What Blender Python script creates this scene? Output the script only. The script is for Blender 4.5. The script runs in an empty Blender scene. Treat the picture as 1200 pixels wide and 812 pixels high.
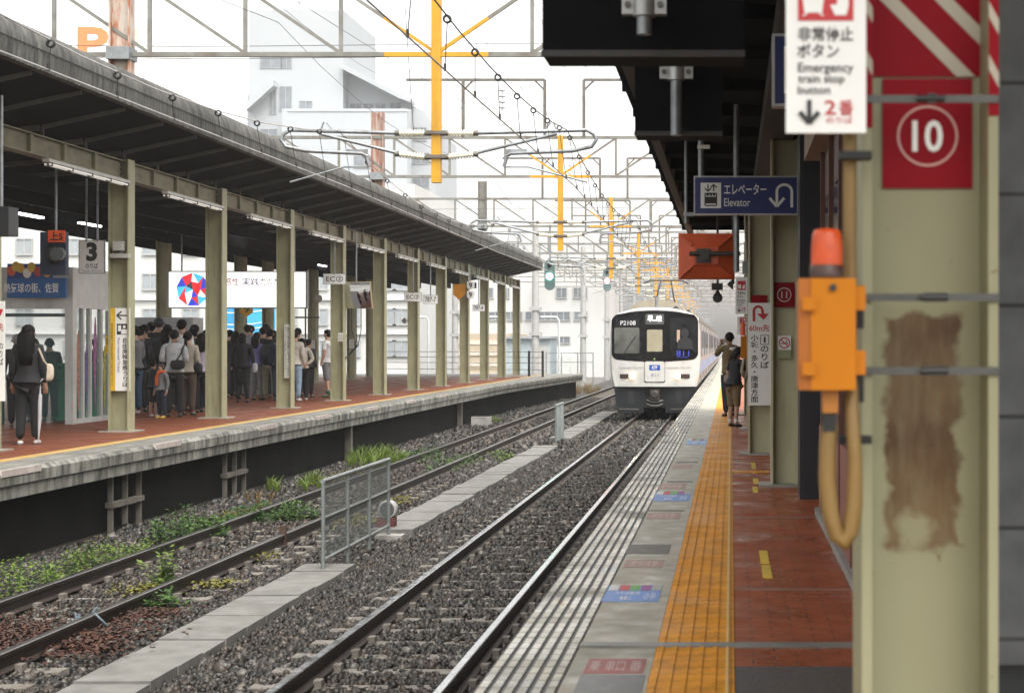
import bpy, bmesh, math, random
import numpy as np
from mathutils import Vector, Matrix
random.seed(7); RNG = np.random.default_rng(7)
S = bpy.context.scene
COL = S.collection
R = math.radians

# ------------------------------------------------------------------ camera, world, sun, exposure
CZ = 2.34                      # eye height above the rail head
F = 2000.0                     # focal length in photograph pixels (60 mm on a 36 mm wide sensor)
VX, VY = 857.0, 404.0          # where the tracks run to
cd = bpy.data.cameras.new('camera'); cam = bpy.data.objects.new('camera', cd); COL.objects.link(cam)
cam.location = (0, 0, CZ); cam.rotation_euler = (R(90), 0, 0)
cd.sensor_width = 36; cd.lens = 60; cd.clip_start = .05; cd.clip_end = 2000
cd.shift_x = -(VX-600)/1200; cd.shift_y = -(406-VY)/1200
cd.dof.use_dof = True; cd.dof.focus_distance = 36; cd.dof.aperture_fstop = 5.2
S.camera = cam
W = bpy.data.worlds.new('World'); S.world = W; W.use_nodes = True
nt = W.node_tree; bg = nt.nodes['Background']
sky = nt.nodes.new('ShaderNodeTexSky'); sky.sky_type = 'NISHITA'; sky.sun_disc = False
SUN_EL, SUN_AZ = R(62), R(150)
sky.sun_elevation = SUN_EL; sky.sun_rotation = SUN_AZ; sky.dust_density = 4; sky.air_density = 1.0
hs = nt.nodes.new('ShaderNodeHueSaturation'); hs.inputs['Saturation'].default_value = .12
nt.links.new(sky.outputs[0], hs.inputs['Color']); 
tint = nt.nodes.new('ShaderNodeMix'); tint.data_type = 'RGBA'; tint.blend_type = 'MULTIPLY'; tint.inputs[0].default_value = 1
nt.links.new(hs.outputs[0], tint.inputs[6]); tint.inputs[7].default_value = (1, .975, .93, 1); nt.links.new(tint.outputs[2], bg.inputs[0])
bg.inputs[1].default_value = .15
sd = bpy.data.lights.new('sun', 'SUN'); sun = bpy.data.objects.new('sun', sd); COL.objects.link(sun)
sd.energy = 1.0; sd.angle = R(40); sd.color = (1, .97, .93)
sun.rotation_euler = (R(90)-SUN_EL, 0, R(180)-SUN_AZ); sun.location = (0, 0, 60)
S.view_settings.view_transform = 'Standard'; S.view_settings.look = 'None'; S.view_settings.gamma = 1
S.view_settings.use_curve_mapping = False
S.view_settings.exposure = 1.6
S.render.engine = 'CYCLES'
cy = S.cycles
cy.use_denoising = True
try: cy.denoiser = 'OPENIMAGEDENOISE'
except Exception: pass
cy.max_bounces = 6; cy.diffuse_bounces = 3; cy.glossy_bounces = 3; cy.transmission_bounces = 4; cy.volume_bounces = 1
cy.transparent_max_bounces = 8; cy.sample_clamp_indirect = 6; cy.caustics_reflective = False; cy.caustics_refractive = False

def P(px, py, D):
    return Vector(((px-VX)*D/F, D, CZ-(py-VY)*D/F))
PH = .92                       # platform height over the rail head

# ------------------------------------------------------------------ materials
MATS = {}
def M(name, col, rough=.6, metal=0, var=.12, scale=4, bump=0, bscale=40, dirt=None, damt=.5, dscale=(3, 3, .5), dlo=.5, dhi=.7, emit=None, es=1, spec=.5, rvar=.0, alpha=None, trans=0):
    if name in MATS: return MATS[name]
    m = bpy.data.materials.new(name); m.use_nodes = True; MATS[name] = m
    n = m.node_tree.nodes; L = m.node_tree.links; b = n['Principled BSDF']
    b.inputs['Roughness'].default_value = rough; b.inputs['Metallic'].default_value = metal
    b.inputs['Specular IOR Level'].default_value = spec
    geo = n.new('ShaderNodeNewGeometry')
    def noise(sc, det=5):
        x = n.new('ShaderNodeTexNoise'); x.inputs['Scale'].default_value = sc; x.inputs['Detail'].default_value = det
        L.new(geo.outputs['Position'], x.inputs['Vector']); return x
    c = None
    nz = noise(scale)
    rp = n.new('ShaderNodeValToRGB'); rp.color_ramp.elements[0].position = .3; rp.color_ramp.elements[1].position = .7
    rp.color_ramp.elements[0].color = (*[max(0, v*(1-var)) for v in col], 1); rp.color_ramp.elements[1].color = (*[v*(1+var) for v in col], 1)
    L.new(nz.outputs['Fac'], rp.inputs['Fac']); c = rp.outputs['Color']
    if dirt:
        mp = n.new('ShaderNodeMapping'); mp.inputs['Scale'].default_value = dscale; L.new(geo.outputs['Position'], mp.inputs['Vector'])
        dz = n.new('ShaderNodeTexNoise'); dz.inputs['Scale'].default_value = 1; dz.inputs['Detail'].default_value = 8; dz.inputs['Roughness'].default_value = .65
        L.new(mp.outputs[0], dz.inputs['Vector'])
        dr = n.new('ShaderNodeMapRange'); dr.inputs[1].default_value = dlo; dr.inputs[2].default_value = dhi; dr.inputs[4].default_value = damt
        L.new(dz.outputs['Fac'], dr.inputs[0])
        mx = n.new('ShaderNodeMix'); mx.data_type = 'RGBA'; L.new(dr.outputs[0], mx.inputs[0]); L.new(c, mx.inputs[6]); mx.inputs[7].default_value = (*dirt, 1)
        c = mx.outputs[2]
    L.new(c, b.inputs['Base Color'])
    if rvar:
        rz = noise(scale*2.3); mr = n.new('ShaderNodeMapRange'); mr.inputs[1].default_value = .3; mr.inputs[2].default_value = .7
        mr.inputs[3].default_value = max(.03, rough-rvar); mr.inputs[4].default_value = min(1, rough+rvar)
        L.new(rz.outputs['Fac'], mr.inputs[0]); L.new(mr.outputs[0], b.inputs['Roughness'])
    if bump:
        bz = noise(bscale, 6); bp = n.new('ShaderNodeBump'); bp.inputs['Strength'].default_value = bump; bp.inputs['Distance'].default_value = .02
        L.new(bz.outputs['Fac'], bp.inputs['Height']); L.new(bp.outputs[0], b.inputs['Normal'])
    if emit: b.inputs['Emission Color'].default_value = (*emit, 1); b.inputs['Emission Strength'].default_value = es
    if trans: b.inputs['Transmission Weight'].default_value = trans; b.inputs['IOR'].default_value = 1.05
    if alpha is not None: b.inputs['Alpha'].default_value = alpha
    return m
def bricks(name, c1, c2, mortar, scale, bw, bh, rough=.6, msize=.01, offset=.5, plane='xy', bump=.3, dirt=None, damt=.5, rvar=.15, dsc=(1.2, .5, 1)):
    m = bpy.data.materials.new(name); m.use_nodes = True; MATS[name] = m
    n = m.node_tree.nodes; L = m.node_tree.links; b = n['Principled BSDF']; b.inputs['Roughness'].default_value = rough
    geo = n.new('ShaderNodeNewGeometry'); vec = geo.outputs['Position']
    if plane == 'xz':
        mp = n.new('ShaderNodeMapping'); mp.inputs['Rotation'].default_value = (R(-90), 0, 0); L.new(vec, mp.inputs[0]); vec = mp.outputs[0]
    br = n.new('ShaderNodeTexBrick'); b.inputs['Specular IOR Level'].default_value = .14; br.offset = offset
    br.inputs['Color1'].default_value = (*c1, 1); br.inputs['Color2'].default_value = (*c2, 1); br.inputs['Mortar'].default_value = (*mortar, 1)
    br.inputs['Scale'].default_value = scale; br.inputs['Brick Width'].default_value = bw; br.inputs['Row Height'].default_value = bh; br.inputs['Mortar Size'].default_value = msize
    L.new(vec, br.inputs['Vector']); c = br.outputs['Color']
    nz = n.new('ShaderNodeTexNoise'); nz.inputs['Scale'].default_value = 9; nz.inputs['Detail'].default_value = 6; L.new(geo.outputs['Position'], nz.inputs['Vector'])
    mr0 = n.new('ShaderNodeMapRange'); mr0.inputs[1].default_value = .3; mr0.inputs[2].default_value = .7; mr0.inputs[3].default_value = .78; mr0.inputs[4].default_value = 1.15; L.new(nz.outputs['Fac'], mr0.inputs[0])
    mul = n.new('ShaderNodeMix'); mul.data_type = 'RGBA'; mul.blend_type = 'MULTIPLY'; mul.inputs[0].default_value = 1; L.new(c, mul.inputs[6]); L.new(mr0.outputs[0], mul.inputs[7]); c = mul.outputs[2]
    if dirt:
        mp2 = n.new('ShaderNodeMapping'); mp2.inputs['Scale'].default_value = dsc; L.new(geo.outputs['Position'], mp2.inputs[0])
        dz = n.new('ShaderNodeTexNoise'); dz.inputs['Scale'].default_value = 1.5; dz.inputs['Detail'].default_value = 8; L.new(mp2.outputs[0], dz.inputs['Vector'])
        mr = n.new('ShaderNodeMapRange'); mr.inputs[1].default_value = .48; mr.inputs[2].default_value = .68; mr.inputs[4].default_value = damt; L.new(dz.outputs['Fac'], mr.inputs[0])
        mx = n.new('ShaderNodeMix'); mx.data_type = 'RGBA'; L.new(mr.outputs[0], mx.inputs[0]); L.new(c, mx.inputs[6]); mx.inputs[7].default_value = (*dirt, 1); c = mx.outputs[2]
    L.new(c, b.inputs['Base Color'])
    wz = n.new('ShaderNodeTexNoise'); wz.inputs['Scale'].default_value = 2.2; wz.inputs['Detail'].default_value = 5; L.new(geo.outputs['Position'], wz.inputs['Vector'])
    wr = n.new('ShaderNodeMapRange'); wr.inputs[1].default_value = .35; wr.inputs[2].default_value = .65; wr.inputs[3].default_value = max(.05, rough-rvar); wr.inputs[4].default_value = min(1, rough+rvar)
    L.new(wz.outputs['Fac'], wr.inputs[0]); L.new(wr.outputs[0], b.inputs['Roughness'])
    bp = n.new('ShaderNodeBump'); bp.inputs['Strength'].default_value = bump; bp.inputs['Distance'].default_value = .01; L.new(br.outputs['Fac'], bp.inputs['Height']); bp.invert = True
    L.new(bp.outputs[0], b.inputs['Normal'])
    return m

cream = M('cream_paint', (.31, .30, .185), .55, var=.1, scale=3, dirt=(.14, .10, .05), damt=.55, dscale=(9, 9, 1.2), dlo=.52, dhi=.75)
cream_shaded = M('cream_paint_shaded', (.17, .155, .09), .6, var=.15, scale=2, dirt=(.07, .05, .03), damt=.75, dscale=(2, 2.5, 5), dlo=.45, dhi=.7)  # cream with the canopy's deep shade put into its colour
steel = M('galvanised', (.26, .28, .29), .45, .6, var=.2, scale=8, dirt=(.10, .07, .05), damt=.5)
steel_dk = M('weathered_steel', (.13, .125, .11), .55, .3, var=.25, scale=5, dirt=(.16, .09, .05), damt=.5)
beam_grey = M('gantry_steel', (.20, .20, .18), .55, .3, var=.2, scale=4, dirt=(.12, .07, .04), damt=.6, dscale=(3, 3, 3))
yellow = M('yellow_paint', (.53, .275, .008), .5, var=.08, scale=5, dirt=(.27, .14, .02), damt=.5)
rustwhite = M('rusty_white_paint', (.48, .42, .36), .6, var=.1, dirt=(.33, .10, .03), damt=.95, dscale=(6, 6, 1.4), dlo=.46, dhi=.60)
rust = M('rust', (.055, .028, .018), .75, var=.3, scale=8)
rail_side = M('rail_side', (.030, .021, .017), .55, .3, var=.3, scale=10)
rail_top = M('rail_head', (.55, .56, .58), .22, 1, var=.08, scale=3, rvar=.08)
black = M('black_paint', (.012, .013, .015), .45, var=.2)
blackrub = M('black_rubber', (.012, .012, .012), .7)
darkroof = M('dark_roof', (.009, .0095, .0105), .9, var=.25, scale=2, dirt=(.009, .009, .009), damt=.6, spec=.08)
white = M('white_sign', (.84, .85, .83), .35, var=.03, dirt=(.55, .53, .48), damt=.25)
signred = M('sign_red', (.50, .015, .022), .4, var=.06)
deepred = M('plate_red', (.24, .003, .010), .55, var=.08, spec=.12)
signblue = M('sign_blue', (.012, .022, .13), .35, var=.06)
ink = M('black_ink', (.02, .02, .022), .5, var=.05)
inkgrey = M('grey_ink', (.22, .22, .24), .5, var=.05)
concrete = M('concrete', (.30, .29, .27), .7, var=.15, scale=3, bump=.15, dirt=(.10, .095, .085), damt=.7, dscale=(2.5, .6, 6), dlo=.42, dhi=.7)
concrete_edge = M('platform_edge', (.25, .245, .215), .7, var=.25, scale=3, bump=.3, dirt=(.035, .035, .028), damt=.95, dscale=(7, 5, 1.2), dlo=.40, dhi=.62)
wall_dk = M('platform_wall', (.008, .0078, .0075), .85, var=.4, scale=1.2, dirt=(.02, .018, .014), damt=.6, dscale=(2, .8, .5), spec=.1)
orange = M('orange_enamel', (.55, .085, .022), .4, var=.1, scale=6, dirt=(.25, .04, .015), damt=.4)
amber = M('amber_box', (.46, .155, .006), .6, spec=.2, var=.06, dirt=(.28, .09, .008), damt=.55)
glass = M('glass', (.10, .20, .20), .04, var=.02, alpha=.22)
glass_dk = M('dark_glass', (.015, .018, .022), .08, var=.1)
pipe_tan = M('tan_conduit', (.20, .12, .032), .55, var=.2)
porcelain = M('porcelain', (.70, .66, .52), .25, var=.05)
cable = M('cable_black', (.02, .02, .022), .5)
copper = M('contact_wire', (.20, .19, .18), .35, .8)
silver_wire = M('messenger_wire', (.62, .62, .62), .35, .85)

# ------------------------------------------------------------------ mesh helpers
ORIG = {}
class MB:
    def __init__(s): s.v = []; s.f = []; s.mi = []; s.cur = 0; s.sm = []
    def add(s, vs, fs, smooth=False):
        k = len(s.v); s.v += [tuple(v) for v in vs]
        for f in fs: s.f.append(tuple(i+k for i in f)); s.mi.append(s.cur); s.sm.append(smooth)
        return s
    def box(s, a, b):
        x0, y0, z0 = [min(p, q) for p, q in zip(a, b)]; x1, y1, z1 = [max(p, q) for p, q in zip(a, b)]
        return s.add([(x0, y0, z0), (x1, y0, z0), (x1, y1, z0), (x0, y1, z0), (x0, y0, z1), (x1, y0, z1), (x1, y1, z1), (x0, y1, z1)],
                     [(0, 3, 2, 1), (4, 5, 6, 7), (0, 1, 5, 4), (1, 2, 6, 5), (2, 3, 7, 6), (3, 0, 4, 7)])
    def cbox(s, c, d): return s.box([p-q/2 for p, q in zip(c, d)], [p+q/2 for p, q in zip(c, d)])
    def frame(s, p0, p1):
        p0, p1 = Vector(p0), Vector(p1); d = (p1-p0).normalized()
        up = Vector((0, 0, 1)) if abs(d.z) < .95 else Vector((0, 1, 0))
        a = d.cross(up).normalized(); return p0, p1, a, a.cross(d)
    def bar(s, p0, p1, w, h=None):
        h = h or w; p0, p1, a, u = s.frame(p0, p1); a = a*w/2; u = u*h/2
        vs = [p+i*a+j*u for p in (p0, p1) for i, j in ((-1, -1), (1, -1), (1, 1), (-1, 1))]
        return s.add(vs, [(0, 1, 2, 3), (7, 6, 5, 4), (0, 4, 5, 1), (1, 5, 6, 2), (2, 6, 7, 3), (3, 7, 4, 0)])
    def tube(s, pts, r, n=8, caps=True):
        pts = [Vector(p) for p in pts]; rings = []; rr = r if isinstance(r, (list, tuple)) else [r]*len(pts)
        pa = None
        for i, p in enumerate(pts):
            d = (pts[min(i+1, len(pts)-1)]-pts[max(i-1, 0)]).normalized()
            if pa is None:
                up = Vector((0, 0, 1)) if abs(d.z) < .9 else Vector((0, 1, 0)); a = d.cross(up).normalized()
            else: a = (pa-d*pa.dot(d)).normalized()
            pa = a; u = a.cross(d)
            rings.append([p+rr[i]*(math.cos(t)*a+math.sin(t)*u) for t in [2*math.pi*k/n for k in range(n)]])
        vs = [v for g in rings for v in g]; fs = []
        for i in range(len(pts)-1):
            for k in range(n):
                fs.append((i*n+k, (i+1)*n+k, (i+1)*n+(k+1) % n, i*n+(k+1) % n))
        s.add(vs, fs, True)
        if caps:
            s.add(rings[0], [tuple(range(n))]); s.add(rings[-1], [tuple(range(n))[::-1]])
        return s
    def lathe(s, c, prof, axis='z', n=16, caps=True):      # prof: (radius, offset) pairs
        c = Vector(c); vs = []
        for r, h in prof:
            for k in range(n):
                t = 2*math.pi*k/n; q = (r*math.cos(t), r*math.sin(t), h)
                vs.append(c+Vector(q if axis == 'z' else (q[0], q[2], q[1]) if axis == 'y' else (q[2], q[0], q[1])))
        fs = []
        for i in range(len(prof)-1):
            for k in range(n): fs.append((i*n+k, i*n+(k+1) % n, (i+1)*n+(k+1) % n, (i+1)*n+k))
        s.add(vs, fs, True); m = len(prof)
        if not caps: return s
        s.add(vs[:n], [tuple(range(n))[::-1]]); s.add(vs[(m-1)*n:], [tuple(range(n))])
        return s
    def prism(s, poly, y0, y1, axis='y'):      # poly (x,z) extruded along y, or (y,z) along x, or (x,y) along z
        def pt(p, t): return (p[0], t, p[1]) if axis == 'y' else (t, p[0], p[1]) if axis == 'x' else (p[0], p[1], t)
        n = len(poly); vs = [pt(p, y0) for p in poly]+[pt(p, y1) for p in poly]
        fs = [tuple(range(n)), tuple(range(2*n-1, n-1, -1))]+[(i, i+n, (i+1) % n+n, (i+1) % n) for i in range(n)]
        return s.add(vs, fs)
    def build(s, name, mat, parent=None, at=None, rotfix=True):
        me = bpy.data.meshes.new(name)
        if parent is not None: off = ORIG[parent.name]
        elif at is not None: off = Vector(at)
        else:
            a = np.array(s.v); off = Vector(((a[:, 0].min()+a[:, 0].max())/2, (a[:, 1].min()+a[:, 1].max())/2, a[:, 2].min()))
        me.from_pydata([(v[0]-off.x, v[1]-off.y, v[2]-off.z) for v in s.v], [], s.f)
        for m in (mat if isinstance(mat, (list, tuple)) else [mat]): me.materials.append(m)
        me.polygons.foreach_set('material_index', s.mi); me.polygons.foreach_set('use_smooth', s.sm)
        bm = bmesh.new(); bm.from_mesh(me); bmesh.ops.recalc_face_normals(bm, faces=bm.faces); bm.to_mesh(me); bm.free()
        o = bpy.data.objects.new(name, me); COL.objects.link(o)
        if parent is not None: o.parent = parent; ORIG[o.name] = off
        else: o.location = off; ORIG[o.name] = off
        return o
def thing(name, loc, label, cat, group=None):
    o = bpy.data.objects.new(name, None); COL.objects.link(o); o.empty_display_size = .1
    o.location = loc; ORIG[o.name] = Vector(loc); return tag(o, label, cat, group)
def tag(o, label, cat, group=None):
    o['label'] = label; o['category'] = cat
    if group: o['group'] = group
    return o
def struct(o, kind='structure'): o['kind'] = kind; return o
def kids(o): return [c for c in bpy.data.objects if c.parent == o]
CH = {}
def dup(o, loc, label=None, group=None, parent=None, mats=None):
    if o.name not in CH: CH[o.name] = kids(o)
    c = o.copy(); COL.objects.link(c)
    if parent is None: c.location = loc; ORIG[c.name] = Vector(loc)
    else: c.parent = parent
    if label: c['label'] = label
    if group: c['group'] = group
    for k in CH[o.name]: dup(k, None, parent=c)
    return c
CROSSV = {}
def glyphs(s, bold=0, spacing=1.0, line=1.0):
    key = (s, bold, spacing, line)
    if key in CROSSV: return CROSSV[key]
    c = bpy.data.curves.new('lettering', 'FONT'); c.body = s; c.align_x = 'CENTER'; c.resolution_u = 3; c.offset = bold
    c.space_character = spacing; c.space_line = line; c.fill_mode = 'FRONT'
    o = bpy.data.objects.new('lettering', c); COL.objects.link(o)
    dg = bpy.context.evaluated_depsgraph_get(); me = bpy.data.meshes.new_from_object(o.evaluated_get(dg))
    vs = [tuple(v.co) for v in me.vertices]; fs = [tuple(p.vertices) for p in me.polygons]
    bpy.data.objects.remove(o); bpy.data.meshes.remove(me); bpy.data.curves.remove(c)
    a = np.array(vs); CROSSV[key] = (a, fs, a[:, 0].min(), a[:, 0].max(), a[:, 1].min(), a[:, 1].max()); return CROSSV[key]
def text(mb, s, x0, x1, z0, z1, y, bold=0, plane='xz', line=1.0, mirror=False, ux=None):
    """fits the words into the rectangle x0..x1, z0..z1 of the plane at depth y"""
    a, fs, ax0, ax1, ay0, ay1 = glyphs(s, bold, 1.0, line)
    sx = (x1-x0)/max(1e-6, ax1-ax0); sz = (z1-z0)/max(1e-6, ay1-ay0)
    if plane == 'xz': vs = [(x0+(p[0]-ax0)*sx, y, z0+(p[1]-ay0)*sz) for p in a]
    elif plane == 'xy': vs = [(x0+(p[0]-ax0)*sx, z0+(p[1]-ay0)*sz, y) for p in a]
    elif plane == 'yz': vs = [(y, x0+(p[0]-ax0)*sx, z0+(p[1]-ay0)*sz) for p in a]
    mb.add(vs, fs); return mb
def flat(mb, poly, y, plane='xz'):
    vs = [(p[0], y, p[1]) if plane == 'xz' else (p[0], p[1], y) for p in poly]
    mb.add(vs, [tuple(range(len(vs)))]); return mb
def ring(cx, cz, r0, r1, n=28):
    o = []; f = []
    for k in range(n):
        t = 2*math.pi*k/n; o += [(cx+r0*math.cos(t), cz+r0*math.sin(t)), (cx+r1*math.cos(t), cz+r1*math.sin(t))]
    return o, [(2*k, 2*k+1, (2*k+3) % (2*n), (2*k+2) % (2*n)) for k in range(n)]
def thick(mb, pts, w, y):     # a stroked polyline on a facing plane
    for (a, b) in zip(pts[:-1], pts[1:]):
        dx, dz = b[0]-a[0], b[1]-a[1]; l = math.hypot(dx, dz) or 1; nx, nz = -dz/l*w/2, dx/l*w/2
        flat(mb, [(a[0]+nx, a[1]+nz), (a[0]-nx, a[1]-nz), (b[0]-nx, b[1]-nz), (b[0]+nx, b[1]+nz)], y)
    return mb

# ------------------------------------------------------------------ ground, ballast, tracks
gm = M('ground_gravel', (.13, .125, .115), .85, var=.35, scale=3, bump=.5, bscale=9, dirt=(.06, .055, .045), damt=.6, dscale=(.4, .4, .4))
g = MB(); g.add([(-900, -60, -.62), (900, -60, -.62), (900, 1500, -.62), (-900, 1500, -.62)], [(0, 1, 2, 3)]); struct(g.build('ground', gm))
bm_ = M('ballast_base', (.030, .027, .024), .6, var=.6, scale=22, bump=1, bscale=28, dirt=(.05, .03, .02), damt=.35, dscale=(.6, .6, .6), rvar=.25)
g = MB()
prof = [(-8.75, -.5), (-8.75, -.20), (-7.3, -.24), (-6.9, -.19), (-5.3, -.19), (-4.9, -.25), (-3.8, -.24), (-3.4, -.19), (-1.75, -.19), (-1.3, -.24), (-.9, -.26), (-.9, -.5)]
g.prism(prof, 3, 260); struct(g.build('ballast', bm_))
far = MB(); far.prism([(-40, -.58), (-40, -.4), (-8.9, -.3), (-8.9, -.58)], 88, 300); far.prism([(1.2, -.58), (1.2, -.4), (20, -.4), (20, -.58)], 140, 300); struct(far.build('gravel_field', gm))

TR = (-2.55, -6.13)
railp = [(-.0635, -.153), (.0635, -.153), (.0635, -.142), (.009, -.125), (.009, -.045), (.0325, -.036), (.0325, -.006), (.026, 0), (-.026, 0), (-.0325, -.006), (-.0325, -.036), (-.009, -.045), (-.009, -.125), (-.0635, -.142)]
sleeper_m = M('sleeper_concrete', (.16, .145, .125), .7, var=.3, scale=6, dirt=(.06, .04, .03), damt=.7)
def sleeper(mb, cx, y):
    mb.prism([(cx-1.0, -.30), (cx+1.0, -.30), (cx+.98, -.165), (cx+.33, -.175), (cx-.33, -.175), (cx-.98, -.165)], y-.1, y+.1)
    for s in (-1, 1):
        for q in (-1, 1): mb.cbox((cx+s*.5665+q*.085, y, -.152), (.06, .10, .07))
def track(cx, label, y0, yend):
    t = thing('railway_track', (cx, y0, -.15), label, 'track', 'railway tracks between the platforms')
    for s in (-1, 1):
        xc = cx+s*.5665
        m = MB()
        n = len(railp); vs = [(xc+p[0], y0, p[1]) for p in railp]+[(xc+p[0], yend, p[1]) for p in railp]
        m.add(vs, [tuple(range(n)), tuple(range(2*n-1, n-1, -1))])
        for i in range(n):
            m.cur = 1 if 5 <= i <= 9 and i not in (5, 9) else 0
            m.add([vs[i], vs[i+n], vs[(i+1) % n+n], vs[(i+1) % n]], [(0, 1, 2, 3)])
        m.build('rail', [rail_side, rail_top if cx > -4 else M('rail_head_dull', (.30, .29, .28), .3, 1, var=.2)], t)
    proto = None
    for k in range(96):
        y = 8.2+k*.62
        if proto is None:
            mb = MB(); sleeper(mb, cx, y); proto = mb.build('sleeper', sleeper_m, t); y_0 = y
        else:
            c = proto.copy(); COL.objects.link(c); c.parent = t; c.location = (0, y-y_0, 0)
    mb = MB()
    y = 8.2+96*.62
    while y < 200: sleeper(mb, cx, y); y += .62
    struct(mb.build('sleeper_row', sleeper_m, t), 'stuff')
    return t
track(TR[0], 'shiny wet railway track the train runs on, beside the yellow paved platform', 4, 230)
track(TR[1], 'dull railway track with weeds growing along it, nearer the sheltered platform', 4, 230)

# loose stones
path_m = M('path_concrete', (.165, .162, .15), .6, var=.22, scale=5, bump=.12, dirt=(.10, .095, .085), damt=.7, dscale=(3, 2, 3))
PATHS = [(7, 18.9), (22.9, 42.2), (45.4, 64)]
PX0, PX1 = -4.84, -4.27
def stones(n, dlo, dhi, size, pw):
    out = []
    u = RNG.random(n*3)
    D = dlo+(dhi-dlo)*u**pw
    X = RNG.uniform(-8.6, -1.1, n*3)
    ok = (X > -(VX+130)*D/F-.4) & (X > -8.35)
    for c in TR:
        for s in (-1, 1): ok &= np.abs(X-(c+s*.5665)) > .085
    for a, b in PATHS: ok &= ~((X > PX0+.0) & (X < PX1-.05*RNG.random(len(X))) & (D > a) & (D < b)) | (RNG.random(len(X)) < .012)
    slp = np.zeros(len(X), bool)
    for c in TR: slp |= (np.abs(X-c) < 1.0) & (np.abs(((D-8.2) % .62)-.0) < .11) | (np.abs(X-c) < 1.0) & (((D-8.2) % .62) > .51)
    ok &= ~slp | (RNG.random(len(X)) < .22)
    D, X, slp = D[ok][:n], X[ok][:n], slp[ok][:n]; k = len(D)
    base = np.interp(X, [p[0] for p in prof[1:-1]], [p[1] for p in prof[1:-1]])
    t = (1+5**.5)/2
    ico = np.array([(-1, t, 0), (1, t, 0), (-1, -t, 0), (1, -t, 0), (0, -1, t), (0, 1, t), (0, -1, -t), (0, 1, -t), (t, 0, -1), (t, 0, 1), (-t, 0, -1), (-t, 0, 1)])/1.9
    fc = np.array([(0, 11, 5), (0, 5, 1), (0, 1, 7), (0, 7, 10), (0, 10, 11), (1, 5, 9), (5, 11, 4), (11, 10, 2), (10, 7, 6), (7, 1, 8), (3, 9, 4), (3, 4, 2), (3, 2, 6), (3, 6, 8), (3, 8, 9), (4, 9, 5), (2, 4, 11), (6, 2, 10), (8, 6, 7), (9, 8, 1)])
    sc = size*RNG.lognormal(0, .28, (k, 1, 1))*RNG.uniform(.65, 1.2, (k, 1, 3))*.5
    V = ico[None]*(1+RNG.uniform(-.28, .28, (k, 12, 1)))*sc
    a, b = RNG.uniform(0, 6.28, k), RNG.uniform(-.7, .7, k)
    ca, sa, cb, sb = np.cos(a), np.sin(a), np.cos(b), np.sin(b)
    x, y, z = V[..., 0], V[..., 1], V[..., 2]
    y2 = y*cb[:, None]-z*sb[:, None]; z2 = y*sb[:, None]+z*cb[:, None]
    x3 = x*ca[:, None]-y2*sa[:, None]; y3 = x*sa[:, None]+y2*ca[:, None]
    V = np.stack([x3+X[:, None], y3+D[:, None], z2+(base+size*RNG.uniform(-.05, .42, k))[:, None]], -1)
    FF = fc[None]+(np.arange(k)*12)[:, None, None]
    return V.reshape(-1, 3), FF.reshape(-1, 3)
vs, fs, o_ = [], [], 0
for a in ((36000, 9.5, 21, .053, 1.0), (24000, 21, 38, .066, 1.0), (12000, 38, 80, .10, 1.2)):
    v, f = stones(*a); vs.append(v); fs.append(f+o_); o_ += len(v)
v = np.concatenate(vs); f = np.concatenate(fs)
me = bpy.data.meshes.new('ballast_stones'); me.vertices.add(len(v)); me.vertices.foreach_set('co', v.ravel())
me.loops.add(f.size); me.loops.foreach_set('vertex_index', f.ravel().astype(np.int32))
me.polygons.add(len(f)); me.polygons.foreach_set('loop_start', np.arange(0, f.size, 3, dtype=np.int32)); me.polygons.foreach_set('loop_total', np.full(len(f), 3, np.int32))
me.update(); me.validate()
sm = bpy.data.materials.new('ballast_stone'); sm.use_nodes = True
n = sm.node_tree.nodes; L = sm.node_tree.links; b = n['Principled BSDF']; ge = n.new('ShaderNodeNewGeometry'); rp = n.new('ShaderNodeValToRGB')
els = rp.color_ramp.elements; els[0].color = (.009, .0085, .008, 1); els[1].color = (.14, .134, .122, 1)
for p_, c_ in ((.45, (.021, .0195, .017, 1)), (.7, (.040, .036, .031, 1)), (.85, (.042, .032, .025, 1))):
    e = els.new(p_); e.color = c_
L.new(ge.outputs['Random Per Island'], rp.inputs[0]); b.inputs['Roughness'].default_value = .42; b.inputs['Specular IOR Level'].default_value = .35
sx = n.new('ShaderNodeSeparateXYZ'); L.new(ge.outputs['Position'], sx.inputs[0])
sb = n.new('ShaderNodeMath'); sb.operation = 'SUBTRACT'; L.new(sx.outputs[0], sb.inputs[0]); sb.inputs[1].default_value = -6.13
ab = n.new('ShaderNodeMath'); ab.operation = 'ABSOLUTE'; L.new(sb.outputs[0], ab.inputs[0])
rm = n.new('ShaderNodeMapRange'); rm.inputs[1].default_value = 1.15; rm.inputs[2].default_value = .45; rm.inputs[4].default_value = .6; L.new(ab.outputs[0], rm.inputs[0])
tn = n.new('ShaderNodeTexNoise'); tn.inputs['Scale'].default_value = .9; tn.inputs['Detail'].default_value = 6; L.new(ge.outputs['Position'], tn.inputs['Vector'])
tr_ = n.new('ShaderNodeMapRange'); tr_.inputs[1].default_value = .42; tr_.inputs[2].default_value = .66; tr_.inputs[4].default_value = .55; L.new(tn.outputs['Fac'], tr_.inputs[0])
mxm = n.new('ShaderNodeMath'); mxm.operation = 'MAXIMUM'; L.new(rm.outputs[0], mxm.inputs[0]); L.new(tr_.outputs[0], mxm.inputs[1])
mx = n.new('ShaderNodeMix'); mx.data_type = 'RGBA'; mx.blend_type = 'MULTIPLY'; L.new(mxm.outputs[0], mx.inputs[0]); L.new(rp.outputs[0], mx.inputs[6]); mx.inputs[7].default_value = (.78, .62, .50, 1); L.new(mx.outputs[2], b.inputs['Base Color'])
me.materials.append(sm); o = bpy.data.objects.new('ballast_stones', me); COL.objects.link(o); struct(o, 'stuff')

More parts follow.
